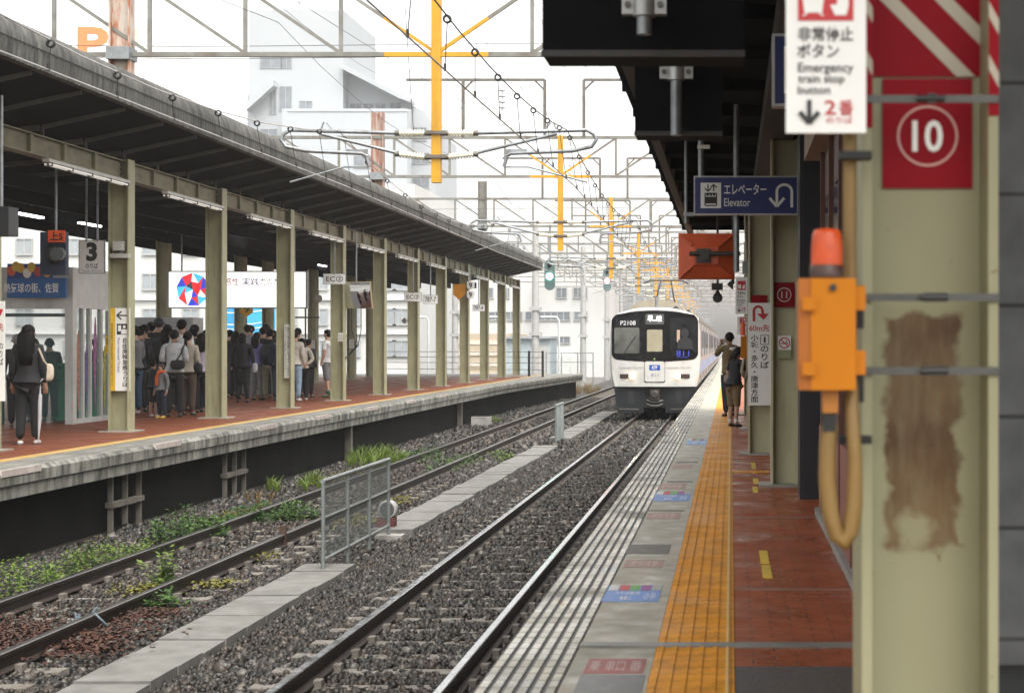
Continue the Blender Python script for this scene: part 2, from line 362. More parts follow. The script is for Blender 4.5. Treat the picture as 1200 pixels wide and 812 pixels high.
# concrete cable path between the tracks
pm = MB()
for a, b_ in PATHS:
    y = a
    while y < b_-.1:
        l = .62; z = -.145+random.uniform(-.012, .012); dx = random.uniform(-.012, .012)
        pm.add([(PX0+dx, y, -.3), (PX1+dx, y, -.3), (PX1+dx, y+l-.022, -.3), (PX0+dx, y+l-.022, -.3), (PX0+dx, y, z), (PX1+dx, y, z+random.uniform(-.008, .008)), (PX1+dx, y+l-.022, z), (PX0+dx, y+l-.022, z)],
               [(0, 3, 2, 1), (4, 5, 6, 7), (0, 1, 5, 4), (1, 2, 6, 5), (2, 3, 7, 6), (3, 0, 4, 7)]); y += l
struct(pm.build('path', path_m))

# ------------------------------------------------------------------ near (right) platform
E0 = -1.06
mb = MB(); mb.prism([(E0, PH-.16), (E0, PH-.006), (30, PH-.006), (30, -.6), (E0+.16, -.6), (E0+.16, PH-.16)], -6, 240); struct(mb.build('platform', concrete))
edge_m = bricks('edge_blocks', (.64, .61, .52), (.52, .495, .415), (.07, .07, .06), 1, 3.0, .15, .30, msize=.008, offset=0, plane='xy', bump=.4, dirt=(.09, .09, .07), damt=.8, rvar=.25, dsc=(1.5, 1.0, 1))
# ribbed white warning blocks: long ribs running with the platform
mb = MB(); nr = 6; wr = .343/nr
gapm = M('edge_gap', (.04, .04, .035), .5, var=.3, scale=6)
mb.cur = 1; mb.box((E0+.004, -6, PH-.005), (E0+.345, 240, PH)); mb.cur = 0
for k in range(nr): mb.box((E0+.006+k*wr+.010, -6, PH-.004), (E0+.006+(k+1)*wr-.012, 240, PH+.007))
struct(mb.build('edge_paving', [edge_m, gapm]))
strip_m = M('grey_strip', (.37, .345, .27), .5, var=.1, scale=3, bump=.08, dirt=(.22, .21, .175), damt=.6, dscale=(2.5, 1.6, 1), rvar=.2)
mb = MB(); mb.box((E0+.348, -6, PH-.005), (-.352, 240, PH+.001)); struct(mb.build('concrete_strip', strip_m))
tact_m = bricks('tactile_yellow', (.74, .31, .005), (.66, .27, .004), (.36, .15, .006), 1, .36, .15, .5, msize=.005, offset=0, bump=.08, dirt=(.48, .19, .006), damt=.5, rvar=.1)
mb = MB(); tx0, tx1 = -.35, .013
mb.box((tx0, -6, PH-.005), (tx1, 240, PH+.003))
tw = (tx1-tx0)
for k in range(5): 
    xc = tx0+tw*(.07+.172*k); mb.box((xc-.010, -6, PH+.002), (xc+.010, 240, PH+.0085))
mb.cur = 1; xc = tx0+tw*.915; mb.box((xc-.006, -6, PH+.002), (xc+.006, 240, PH+.0075))
struct(mb.build('tactile_paving', [tact_m, M('pale_yellow_line', (.66, .46, .16), .5, var=.1)]))
brick_m = bricks('red_brick_paving', (.35, .092, .031), (.29, .072, .025), (.14, .042, .02), 1, .20, .10, .45, msize=.006, bump=.25, dirt=(.23, .066, .027), damt=.6, rvar=.22)
mb = MB(); mb.box((.016, 7.55, PH-.005), (14, 240, PH)); struct(mb.build('brick_paving', brick_m))
mb = MB(); mb.box((.016, -6, PH-.005), (14, 7.546, PH)); struct(mb.build('asphalt_paving', M('asphalt', (.06, .055, .048), .6, var=.25, scale=20, bump=.2, dirt=(.10, .06, .04), damt=.5)))
mb = MB(); mb.box((E0+.348, 8.0, PH), (.75, 8.10, PH+.0115)); mb.box((.9, 8.0, PH), (.95, 8.1, PH+.011)); struct(mb.build('expansion_joint', M('joint_metal', (.24, .24, .22), .45, .3, var=.2)))
mb = MB(); mb.box((.02, 14.02, PH), (4, 14.06, PH+.003)); mb.box((.02, 9.9, PH), (.74, 9.93, PH+.003)); mb.box((.02, 20.9, PH), (.3, 21.0, PH+.003)); struct(mb.build('paving_seam', M('seam_grey', (.22, .17, .14), .6, var=.2)))
# yellow guide blocks crossing the brick at the columns and the queue marks
mb = MB(); mb.box((.016, 18.9, PH), (.42, 19.2, PH+.005)); struct(mb.build('tactile_crossing', tact_m))
mk = M('mark_yellow', (.62, .44, .03), .55, var=.12, dirt=(.25, .10, .03), damt=.5)
mb = MB()
for (px, py, w, h) in ((895.5, 653, 10, 15), (898.5, 670, 11, 15), (883, 546, 5, 7), (885, 574, 6, 7), (885.6, 564, 6, 6), (883.5, 553, 5, 3)):
    D = 1.42*F/(py-VY); D0, D1 = 1.42*F/(py+h/2-VY), 1.42*F/(py-h/2-VY); x = (px-VX)*D/F; mb.box((x-w*D/F/2, D0, PH), (x+w*D/F/2, D1, PH+.004))
struct(mb.build('queue_marking', mk))

# stickers on the grey strip
def floor_rect(px0, px1, py0, py1):
    D0, D1 = 1.42*F/(py1-VY), 1.42*F/(py0-VY); pm_ = (py0+py1)/2; D = 1.42*F/(pm_-VY)
    return (px0-VX)*D/F, (px1-VX)*D/F, D0, D1
stk_blue = M('sticker_blue', (.035, .17, .52), .4, var=.08); stk_red = M('sticker_red', (.30, .045, .035), .45, var=.15, dirt=(.3, .2, .16), damt=.5, dscale=(12, 4, 1))
stk_pink = M('sticker_worn', (.33, .19, .15), .5, var=.15, dirt=(.27, .26, .23), damt=.9, dscale=(20, 8, 1))
cols = [M('chip_white', (.6, .6, .58), .5), M('chip_red', (.55, .06, .04), .5), M('chip_green', (.12, .38, .08), .5), M('chip_purple', (.28, .06, .27), .5), M('chip_grey', (.33, .35, .33), .5)]
def blue_sticker(x0, x1, y0, y1, label):
    t = thing('floor_sticker', ((x0+x1)/2, (y0+y1)/2, PH), label, 'sticker', 'blue boarding stickers on the platform')
    z = PH+.0012; mb = MB(); mb.box((x0, y0, z), (x1, y1, z+.0016)); mb.build('base_sheet', stk_blue, t)
    w = (x1-x0)/5.4; yy0, yy1 = y1-(y1-y0)*.34, y1-.004
    for k in range(5):
        mb = MB(); mb.box((x0+.01+k*w*1.06, yy0, z+.0018), (x0+.01+k*w*1.06+w*.95, yy1, z+.003)); mb.build('colour_chip', cols[k], t)
    mb = MB(); text(mb, 'のりば案内', x0+(x1-x0)*.18, x0+(x1-x0)*.62, y0+(y1-y0)*.40, y0+(y1-y0)*.58, z+.0032, plane='xy')
    text(mb, '乗車口', x0+(x1-x0)*.3, x0+(x1-x0)*.5, y0+(y1-y0)*.08, y0+(y1-y0)*.3, z+.0032, plane='xy'); text(mb, '③④', x0+(x1-x0)*.72, x0+(x1-x0)*.92, y0+(y1-y0)*.12, y0+(y1-y0)*.5, z+.0032, plane='xy'); mb.build('lettering', white, t)
blue_sticker(*floor_rect(709, 774, 686, 705), 'largest and nearest blue floor sticker with coloured squares on the grey paving strip')
blue_sticker(*floor_rect(767, 809, 576, 587), 'second blue floor sticker with coloured squares further along the grey paving strip')
blue_sticker(*floor_rect(805, 829, 514, 521), 'smallest and farthest blue floor sticker with coloured squares near the train')
def plain_sticker(px0, px1, py0, py1, mt, label, words=None):
    x0, x1, y0, y1 = floor_rect(px0, px1, py0, py1); z = PH+.0012
    t = thing('floor_sticker', ((x0+x1)/2, (y0+y1)/2, PH), label, 'sticker')
    mb = MB(); mb.box((x0, y0, z), (x1, y1, z+.0016)); mb.build('base_sheet', mt, t)
    if words:
        mb = MB()
        for (s, a, b_) in words: text(mb, s, x0+(x1-x0)*a, x0+(x1-x0)*b_, y0+(y1-y0)*.15, y0+(y1-y0)*.85, z+.002, plane='xy')
        mb.build('lettering', M('faded_print', (.55, .42, .38), .5), t)
plain_sticker(687, 756, 772, 789, stk_red, 'dark red floor sticker with white print in front of the joint strip', [('乗', .06, .24), ('車口', .32, .66), ('番', .74, .94)])
plain_sticker(732, 778, 656, 665, stk_pink, 'worn pink floor sticker just beyond the nearest blue sticker', [('足元注意', .15, .85)])
plain_sticker(758, 797, 601, 608, stk_pink, 'worn pink floor sticker just before the second blue sticker', [('足元注意', .15, .85)])
plain_sticker(771, 804, 567, 573, stk_pink, 'worn pink floor sticker just beyond the second blue sticker', [('足元注意', .15, .85)])
plain_sticker(788, 812, 544, 549, stk_pink, 'worn pink floor sticker two thirds of the way to the farthest blue sticker')
mat_m = M('dark_patch', (.085, .08, .065), .5, var=.2, dirt=(.2, .19, .16), damt=.5, dscale=(9, 5, 1))
plain_sticker(672, 752, 791, 830, M('black_patch', (.03, .03, .028), .35, var=.3, dirt=(.14, .14, .12), damt=.6, dscale=(8, 3, 1)), 'black floor patch in front of the dark red sticker')
plain_sticker(735, 785, 638, 649, mat_m, 'wide dull brown patch on the grey strip between the blue stickers')
plain_sticker(760, 802, 597.5, 599, mat_m, 'thin brown patch line on the grey strip before the second blue sticker')
plain_sticker(782, 812, 563.5, 565, mat_m, 'thin brown patch line on the grey strip beyond the second blue sticker')
plain_sticker(792, 818, 541, 542.5, mat_m, 'thin brown patch line on the grey strip nearest the couple with the camera')

# ------------------------------------------------------------------ far (left) platform
lp = MB()
def lprism(y0, y1, e0, e1):
    for (px_, za, zb, dx) in ((None, PH-.34, PH, 0),):
        vs = []
        for y, e in ((y0, e0), (y1, e1)): vs += [(e, y, PH-.05), (e-.05, y, PH), (-30, y, PH), (-30, y, -.6), (e-.34, y, -.6), (e-.34, y, PH-.34), (e-.03, y, PH-.34), (e-.03, y, PH-.19), (e, y, PH-.18)]
        n_ = 9; lp.add(vs, [tuple(range(n_)), tuple(range(2*n_-1, n_-1, -1))])
        for i in range(n_):
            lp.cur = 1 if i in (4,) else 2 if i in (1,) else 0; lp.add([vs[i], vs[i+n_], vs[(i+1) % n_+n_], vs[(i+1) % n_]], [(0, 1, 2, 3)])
        lp.cur = 0
        if y1 < 80: pass
lprism(6, 62, -8.2, -8.2); lprism(62.02, 84, -8.2, -7.3)
ltop = bricks('left_edge_paving', (.24, .235, .215), (.20, .195, .18), (.09, .09, .08), 1, .30, .30, .5, msize=.012, offset=0, bump=.2, dirt=(.10, .10, .095), damt=.6)
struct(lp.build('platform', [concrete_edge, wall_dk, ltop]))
mb = MB(); mb.box((-9.02, 6, PH), (-8.82, 82, PH+.006)); struct(mb.build('tactile_paving', M('tactile_far', (.45, .29, .10), .5, var=.15, dirt=(.28, .21, .12), damt=.5)))
mb = MB(); mb.box((-18, 6, PH), (-9.03, 76, PH+.004)); struct(mb.build('brick_paving', bricks('red_brick_far', (.20, .066, .033), (.165, .054, .028), (.11, .036, .022), 1, .2, .1, .5, msize=.006, bump=.2, dirt=(.15, .05, .032), damt=.5)))
# pale worn boards on the platform edge
for i, (px, ey) in enumerate(((25, 545), (197, 519.5), (314, 499.5), (378, 488), (437, 478), (482, 470), (520, 464))):
    D = 1.42*F/(ey-VY)*1.0; yc = 8.2*F/(VX-px); mb = MB()
    mb.box((-8.235, yc-.55, PH-.075), (-8.19, yc+.55, PH+.004))
    for k in range(9): mb.box((-8.188, yc-.5+k*.12, PH-.07), (-8.186, yc-.47+k*.12, PH-.01))
    tag(mb.build('edge_plate', M('worn_pink_plate', (.46, .40, .37), .55, var=.15, dirt=(.2, .16, .14), damt=.6, dscale=(4, 6, 5))), ['nearest worn pinkish plate on the far platform edge at the left frame side', 'second worn pinkish plate on the far platform edge below the ticket sign column', 'third worn pinkish plate on the far platform edge', 'fourth worn pinkish plate on the far platform edge', 'fifth worn pinkish plate on the far platform edge', 'sixth worn pinkish plate on the far platform edge', 'farthest worn pinkish plate on the far platform edge'][i], 'edge plate', 'worn plates along the far platform edge')
# brackets under the left platform edge
for i, y in enumerate((23.6, 28.8)):
    m = MB()
    for yy in (y-.55, y, y+.55): m.box((-8.42, yy-.022, -.5), (-8.35, yy+.022, PH-.34))
    m.box((-8.44, y-.6, .14), (-8.32, y+.6, .21)); tag(m.build('edge_bracket', M('bracket_grey', (.12, .108, .09), .7, var=.3)), ['grey post bracket under the far platform edge at the left frame side', 'grey post bracket under the far platform edge farther to the right'][i], 'bracket', 'brackets under the far platform edge')
for i, (y, lb) in enumerate(((37.6, 'thin grey post under the far platform edge above the weeds'), (53, 'thin grey post under the far platform edge near the end'))):
    m = MB(); m.box((-8.50, y-.09, -.5), (-8.36, y+.09, PH-.34)); tag(m.build('edge_post', M('bracket_grey', (.22, .20, .17))), lb, 'post', 'posts under the far platform edge')
for i, (px, py, lb) in enumerate(((351, 545, 'low concrete block beside the far platform wall, nearer one'), (564, 499, 'low concrete block beside the far platform wall, near the end'))):
    D = 2.55*F/(py-VY); x = (px-VX)*D/F; m = MB(); m.box((x-.3, D-.15, -.3), (x+.3, D+.2, .08)); tag(m.build('concrete_block', concrete), lb, 'block', 'blocks beside the far platform')

# ------------------------------------------------------------------ canopy over the far platform
def sm_(m, y0, y1, prof_, ny, wob=None):
    ys = np.linspace(y0, y1, ny); vs = []; n_ = len(prof_)
    for y in ys:
        for i, (x, z) in enumerate(prof_):
            w = wob(i, y) if wob else 0; vs.append((x+w, y, z+w*.6))
    fs = [(j*n_+i, j*n_+i+1, (j+1)*n_+i+1, (j+1)*n_+i) for j in range(ny-1) for i in range(n_-1)]
    m.add(vs, fs, True)
CY0, CY1 = 6.0, 80.0
can = thing('platform_canopy', (-10.2, 45, PH), 'long dark canopy with stained rounded corrugated eave over the crowded far platform', 'canopy')
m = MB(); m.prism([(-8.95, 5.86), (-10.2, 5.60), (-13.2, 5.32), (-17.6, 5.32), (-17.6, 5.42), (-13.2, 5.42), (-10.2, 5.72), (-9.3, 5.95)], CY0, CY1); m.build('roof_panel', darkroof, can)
fas = M('weathered_corrugated', (.105, .105, .095), .85, var=.25, scale=6, dirt=(.035, .035, .034), damt=.95, dscale=(5, 7, .9), dlo=.38, dhi=.62, bump=.3, bscale=30)
m = MB(); a_ = [(-8.86, 5.86), (-8.845, 6.02), (-8.85, 6.18), (-8.90, 6.31), (-9.02, 6.41), (-9.2, 6.46), (-9.5, 6.47), (-10.3, 6.44)]
sm_(m, CY0, CY1, a_, 2600, lambda i, y: .014*math.sin(y*2*math.pi/.13)); sm_(m, CY0, CY1, [(-10.3, 6.44), (-10.3, 5.7)], 2); sm_(m, CY0, CY1, [(-8.86, 5.86), (-8.96, 5.852)], 2)
m.add([(p[0], CY1, p[1]) for p in a_]+[(-10.3, CY1, 5.7), (-8.95, CY1, 5.84)], [tuple(range(len(a_)+2))])
fo = m.build('fascia', fas, can)
m = MB(); m.box((-8.835, CY0, 6.10), (-8.825, CY1, 6.115)); m.build('fascia_joint', blackrub, fo)
raf = M('rafter_paint', (.10, .10, .09), .7, var=.2); first = None
k = 0; y = 20.2
while y < 79.5:
    if first is None:
        m = MB(); m.bar((-8.98, y, 5.83), (-10.2, y, 5.56), .035, .06); m.bar((-10.2, y, 5.56), (-10.2, y, 5.33), .04, .04); m.bar((-10.25, y, 5.55), (-13.2, y, 5.26), .05, .08); m.bar((-13.2, y, 5.26), (-17.5, y, 5.26), .05, .08)
        first = m.build('rafter', raf, can); fy = y
    else:
        c = first.copy(); COL.objects.link(c); c.parent = can; c.location = (0, y-fy, 0)
    y += 1.69; k += 1
m = MB()
for x in (-12.0, -13.2, -14.6, -16): m.box((x-.06, CY0, 4.98), (x+.06, CY1, 5.24))
m.build('purlin', darkroof, can)
bay = 5.12; CD = [22.73+bay*i for i in range(12)]
for i in range(-2, 11):
    y0, y1 = 22.73+bay*i+.12, 22.73+bay*(i+1)-.12
    m = MB(); m.box((-9.99, y0, 5.05), (-9.91, y1, 5.31)); m.box((-10.05, y0, 5.31), (-9.85, y1, 5.33)); m.box((-10.05, y0, 5.03), (-9.85, y1, 5.05))
    for q in range(1, 4): yy = y0+(y1-y0)*q/4; m.box((-9.905, yy-.05, 5.05), (-9.86, yy+.05, 5.31))
    bo = m.build('longitudinal_beam', cream_shaded, can)
    m = MB()
    for e in (y0+.06, y1-.06):
        for q in range(3): m.lathe((-9.90, e, 5.10+q*.08), [(.02, 0), (.02, .025)], axis='x', n=6)
    m.build('bolt_row', steel_dk, bo)
for i, (y0, y1) in enumerate([(24.4+bay*j, 27.7+bay*j) for j in range(-1, 11)]):
    t = thing('strip_light', (-9.8, y0, 4.9), 'long fluorescent strip light under the cream beam in front of platform columns %s' % ('' if True else ''), 'light', 'strip lights under the far canopy beam')
    t['label'] = 'white twin tube strip light hung under the cream beam of the far canopy'
    m = MB(); m.box((-9.85, y0, 4.955), (-9.75, y1, 5.0)); m.build('housing', M('light_housing', (.45, .45, .42), .5), t)
    for dx in (-.035, .035):
        m = MB(); m.tube([(-9.8+dx, y0+.06, 4.925), (-9.8+dx, y1-.06, 4.925)], .016, 6); m.build('tube_lamp', M('tube_lamp_dim', (.75, .75, .72), .3, emit=(1, .97, .9), es=.1), t)
    m = MB()
    for q in range(5): yy = y0+.1+(y1-y0-.2)*q/4; m.box((-9.86, yy-.012, 4.90), (-9.74, yy+.012, 4.956))
    m.build('tube_clip', steel_dk, t)
for i, (px, py, D) in enumerate(((20, 251, 33), (93, 262, 37), (128, 268, 42), (343, 290, 50), (283, 272, 45), (372, 311, 60), (455, 322, 70), (640-158, 318, 62))):
    p = P(px, py, D); t = thing('ceiling_lamp', p, 'lit white tube lamp under the dark roof of the far platform', 'light', 'lit tube lamps under the far roof')
    m = MB(); m.box((p.x-.06, D, p.z+.04), (p.x+.06, D+1.2, p.z+.12)); m.build('housing', darkroof, t)
    m = MB(); m.box((p.x-.05, D+.02, p.z), (p.x+.05, D+1.18, p.z+.035)); m.build('tube_lamp', M('tube_lamp_lit', (.8, .8, .8), .3, emit=(1, 1, 1), es=4), t)

# ------------------------------------------------------------------ far platform columns
CX = -9.95
wordsn = ['frame side', ]
collab = ['cream steel column cut by the left frame side, beside the woman in black', 'cream steel column carrying the yellow and white ticket sign', 'cream steel column with vertical notice, to the right of the boy with orange scarf',
          'cream steel column with vertical notice, between the two groups of waiting people', 'cream steel column hiding half of the student in white shirt', 'cream steel column right of the hanging track mirror',
          'cream steel column behind the third small EC sign', 'cream steel column with no signs, right of the small 787 seven sign', 'cream steel column carrying the orange pentagon sign', 'cream steel column behind the small 787 eight sign', 'second to last cream steel column of the far platform front row', 'last cream steel column at the end of the far platform front row']
def hcol(name, x, y, z1, label, w=.33, d=.30, mat_=cream, group=None):
    t = thing(name, (x, y, PH), label, 'column', group); f = .022
    m = MB(); m.box((x-w/2, y-d/2, PH), (x-w/2+f, y+d/2, z1)); m.box((x+w/2-f, y-d/2, PH), (x+w/2, y+d/2, z1)); m.box((x-w/2+f, y-.012, PH), (x+w/2-f, y+.012, z1)); m.build('shaft', mat_, t)
    m = MB(); m.box((x-w/2-.12, y-d/2-.12, PH), (x+w/2+.12, y+d/2+.12, PH+.025)); m.build('base_plate', M('column_foot', (.30, .28, .24), .7, var=.2), t)
    return t
for i, y in enumerate(CD): hcol('steel_column', CX, y, 5.35, collab[i], group='front row columns of the far platform')
backs = [(192, 46.3), (282, 54), (314, 57.4), (367, 63), (412, 69), (434, 74)]
blab = ['back row cream column beside the white billboard left end', 'back row cream column behind the blue banner', 'back row cream column in front of the blue banner', 'back row cream column right of the white billboard', 'back row cream column behind the track mirror', 'back row cream column farthest away']
for (px, D), lb in zip(backs, blab): hcol('steel_column', (px-VX)*D/F, D, 5.2, lb, group='back row columns of the far platform')

# ------------------------------------------------------------------ hanging and mounted signs of the far platform
def rect(px0, px1, py0, py1, D):
    a, b = P(px0, py1, D), P(px1, py0, D); return a.x, b.x, a.z, b.z
def board(mb, r, y, t=.03): mb.box((r[0], y, r[2]), (r[1], y+t, r[3])); return mb
def sub(r, a, b, c, d): return r[0]+(r[1]-r[0])*a, r[0]+(r[1]-r[0])*b, r[2]+(r[3]-r[2])*c, r[2]+(r[3]-r[2])*d
def sign(name, r, y, mat_, label, cat='sign', words=(), frame=None, t=.03, group=None, pipes=(), ztop=5.3, shapes=None):
    """words: (string, a, b, c, d, material, bold) with a..d fractions of the board"""
    o = thing(name, ((r[0]+r[1])/2, y, r[2]), label, cat, group)
    board(MB(), r, y, t).build('panel', mat_, o)
    if frame:
        m = MB(); w = frame[1]
        for a in ((r[0]-w, r[0], r[2]-w, r[3]+w), (r[1], r[1]+w, r[2]-w, r[3]+w), (r[0], r[1], r[2]-w, r[2]), (r[0], r[1], r[3], r[3]+w)): m.box((a[0], y-.006, a[2]), (a[1], y+t+.006, a[3]))
        m.build('frame', frame[0], o)
    by = {}
    for (s, a, b, c, d, mt, bo) in words:
        q = sub(r, a, b, c, d); text(by.setdefault(mt.name, (MB(), mt))[0], s, *q, y-.003, bold=bo)
    for m, mt in by.values(): m.build('lettering', mt, o)
    if pipes:
        for px in pipes:
            m = MB(); m.tube([(px, y+t/2, r[3]-.02), (px, y+t/2, ztop)], .02, 8); m.build('hanger_pipe', steel, o)
    return o
r = rect(93, 122, 282, 320, 30); x0, x1 = r[0], r[1]
sign('platform_sign', r, 30, white, 'square white platform sign with a large black 3 on two thin pipes', words=[('3', .28, .72, .36, .95, ink, .05), ('のりば', .25, .75, .14, .30, ink, .01), ('Track のりば', .1, .9, .03, .11, inkgrey, 0)], frame=(steel, .012), pipes=(x0+.12, x1-.12), ztop=5.26)
# starting signal repeater with its orange tag
r = rect(47, 77, 272, 322, 26.5); o = sign('signal_box', r, 26.5, M('navy_box', (.02, .03, .06), .5), 'dark blue box with a round black lens hood hung on a pipe', 'signal', pipes=((64-VX)*26.5/F,), ztop=5.5, t=.12)
c = P(64, 298, 26.4); m = MB(); m.lathe((c.x, c.y, c.z), [(.12, -.08), (.14, -.08), (.14, .1), (.12, .1)], axis='y', n=20); m.build('lens_hood', black, o)
c2 = P(67, 298, 26.3); m = MB(); m.lathe((c2.x+.06, c2.y-.09, c2.z), [(.10, 0), (.10, .02)], axis='y', n=18); m.build('lens_rim', steel, o)
m = MB(); m.lathe((c2.x+.03, c2.y-.12, c2.z), [(.10, 0), (.10, .02)], axis='y', n=18); m.build('lens', glass_dk, o)
r = rect(56, 76, 270, 284, 26.35); sign('number_tag', r, 26.35, M('tag_orange', (.75, .10, .02), .5), 'small orange tag with black characters above the lens hood', 'tag', words=[('上5', .12, .88, .15, .85, ink, .03)], t=.02)
# city banner over the waiting room
r = rect(8, 77, 326, 349, 30.2); bl = M('banner_blue', (.012, .10, .32), .45, var=.1)
o = sign('banner', r, 30.2, bl, 'blue banner with white Japanese words above the waiting room door', 'banner', words=[('熱気球の街、佐賀', -.05, .88, .25, .75, white, .01)], t=.05)
r2 = rect(8, 60, 309, 326, 30.2); o2 = sign('banner_picture', r2, 30.22, M('banner_blue_dark', (.02, .06, .22), .5), 'blue picture strip with small colourful balloons above the blue banner', 'banner', t=.04)
for i, (a, b, c_) in enumerate(((.1, .5, (.6, .1, .03)), (.3, .7, (.6, .35, .03)), (.45, .35, (.7, .65, .6)), (.55, .75, (.6, .42, .05)), (.7, .45, (.45, .06, .05)), (.9, .4, (.55, .3, .05)), (.2, .8, (.6, .4, .05)))):
    px_, pz_ = r2[0]+(r2[1]-r2[0])*a, r2[2]+(r2[3]-r2[2])*b; m = MB(); vs = [(px_+.075*math.cos(t), pz_+.09*math.sin(t)) for t in np.linspace(0, 2*math.pi, 16, endpoint=False)]; flat(m, vs, 30.215-i*.0008); m.build('balloon_print', M('balloon_%s' % ['red', 'gold', 'white', 'ochre', 'crimson', 'amber', 'yellow'][i], c_, .5), o2)
# waiting room
wr = thing('waiting_room', (-13.2, 31, PH), 'glass waiting room with silver frames under the blue banner', 'waiting room')
alu = M('aluminium', (.55, .56, .54), .45, .1, var=.08, dirt=(.25, .24, .22), damt=.4)
wx = -11.75; m = MB()
m.box((wx-.12, 30.4, PH), (wx+.02, 30.58, 3.72)); m.box((wx-3.4, 30.4, 2.98), (wx-.12, 30.55, 3.72)); m.box((wx-.1, 30.58, 2.98+.02), (wx, 32.4, 3.72)); m.box((wx-.1, 32.3, PH), (wx, 32.4, 2.98))
m.box((wx-3.4, 30.5, 3.62), (wx-.1, 32.4, 3.70)); m.build('wall_frame', alu, wr)
for i, y in enumerate((31.0, 31.35, 31.9)): m = MB(); m.box((wx-.09, y-.04, PH), (wx-.01, y+.04, 3.0)); m.build('mullion', alu, wr)
m = MB(); m.box((wx-.1, 30.58, PH), (wx, 32.3, PH+.09)); m.box((wx-3.4, 30.42, PH), (wx-2.9, 30.52, PH+.09)); m.build('sill', alu, wr)
for y0, y1 in ((30.6, 30.95), (31.05, 31.3), (31.4, 31.85), (31.95, 32.28)): m = MB(); m.box((wx-.055, y0, PH+.09), (wx-.045, y1, 3.0)); m.build('glass_pane', glass, wr)
for x0_, x1_ in ((-3.35, -2.45), (-2.4, -1.3), (-1.25, -.14)): m = MB(); m.box((wx+x0_, 30.46, PH+.05), (wx+x1_, 30.47, 2.98)); m.build('door_glass', glass, wr)
m = MB()
for x in (-2.42, -1.27): m.box((wx+x-.03, 30.44, PH), (wx+x+.03, 30.5, 2.98))
m.box((wx-3.4, 30.44, 2.84), (wx-.12, 30.52, 2.9)); m.build('door_frame', M('door_frame_dark', (.06, .10, .10), .5), wr)
# posters of balloons on the side glass, a green bin inside
for i, (y, c_, h) in enumerate(((30.8, (.34, .16, .10), 1.5), (31.2, (.10, .08, .22), 1.25), (31.62, (.30, .08, .24), 1.75), (32.1, (.30, .30, .06), 1.2))):
    m = MB(); vs = [(y+.09*math.cos(t)*(1 if math.sin(t) > 0 else .6), PH+.2+h/2+h/2*math.sin(t)) for t in np.linspace(0, 2*math.pi, 14, endpoint=False)]
    m.add([(wx-.035, p[0], p[1]) for p in vs], [tuple(range(14))]); m.build('window_print', M('print_%s' % ['rust', 'indigo', 'magenta', 'olive'][i], c_, .6, var=.5, scale=14), wr)
m = MB(); m.box((-12.6, 31.6, PH+.02), (-11.9, 32.1, 1.95)); m.box((-12.62, 31.58, 1.95), (-11.88, 32.12, 2.0)); tag(m.build('green_counter', M('counter_green', (.03, .30, .13), .5)), 'bright green cabinet inside the glass waiting room', 'cabinet')
# ticket sign on the second column
D = 27.75; r = rect(135, 152, 361, 458, D)
o = sign('ticket_sign', r, D, white, 'tall white and yellow ticket sign with a black arrow on the second column', words=[('自\n由\n席\n特\n急\n券\nう\nり\nば', .48, .92, .05, .64, ink, .015)], t=.025)
m = MB(); x_ = (127.5-VX)*D/F; m.box((x_, D, r[2]), (r[0]-.002, D+.025, r[3])); yy_ = m.build('yellow_strip', M('strip_yellow', (.72, .45, .02), .45), o)
m = MB(); text(m, '特\n急\n券\n自\n由\n席\nの\nお\n客\n様\nは\n乗\n車\n前\nに\nお\n買\nい\n求\nめ\nく\nだ\nさ\nい', x_+.07, r[0]-.07, r[2]+.08, r[3]-.25, D-.003); m.build('lettering', M('ink_brown', (.12, .06, .01), .5), o)
m = MB(); a, fs, *_ = glyphs('Non-reserved Tickets'); X0, X1, Z0, Z1 = a[:, 0].min(), a[:, 0].max(), a[:, 1].min(), a[:, 1].max()
q = sub(r, .16, .34, .22, .64); m.add([(q[0]+(p[1]-Z0)/(Z1-Z0)*(q[1]-q[0]), D-.003, q[3]-(p[0]-X0)/(X1-X0)*(q[3]-q[2])) for p in a], fs); m.build('lettering', ink, o)
m = MB(); q = sub(r, .12, .88, .86, .96); cz_ = (q[2]+q[3])/2; h_ = (q[3]-q[2])/2
thick(m, [(q[0], cz_), (q[1], cz_)], .022, D-.003); thick(m, [(q[0]+.075, cz_+h_), (q[0], cz_), (q[0]+.075, cz_-h_)], .022, D-.0035)
q = sub(r, .12, .9, .68, .81); flat(m, [(q[0], q[2]), (q[1], q[2]), (q[1], q[3]), (q[0], q[3])], D-.003); m.build('arrow', ink, o)
m = MB(); cx_ = q[0]+(q[1]-q[0])*.66; w_ = q[1]-q[0]; h_ = q[3]-q[2]
vs = [(cx_+.024*math.cos(t), q[2]+h_*.72+.024*math.sin(t)) for t in np.linspace(0, 6.28, 14, endpoint=False)]; flat(m, vs, D-.006)
flat(m, [(cx_-.055, q[2]+.01), (cx_+.06, q[2]+.01), (cx_+.045, q[2]+h_*.5), (cx_-.04, q[2]+h_*.5)], D-.0062); flat(m, [(q[0]+.02, q[2]+h_*.3), (q[0]+.07, q[2]+h_*.3), (q[0]+.07, q[2]+h_*.85), (q[0]+.02, q[2]+h_*.85)], D-.006); m.build('clerk_symbol', white, o)
m = MB(); p = P(141, 300, 27.7); m.cbox((p.x, p.y, p.z), (.30, .12, .07)); m.cbox((p.x-.02, p.y, p.z+.16), (.16, .14, .15)); m.bar((p.x, p.y, p.z), (p.x, p.y+.1, p.z+.12), .05); tag(m.build('camera_box', M('box_grey', (.42, .42, .38), .5, dirt=(.2, .18, .15))), 'grey camera box fixed on the column above the ticket sign', 'camera')
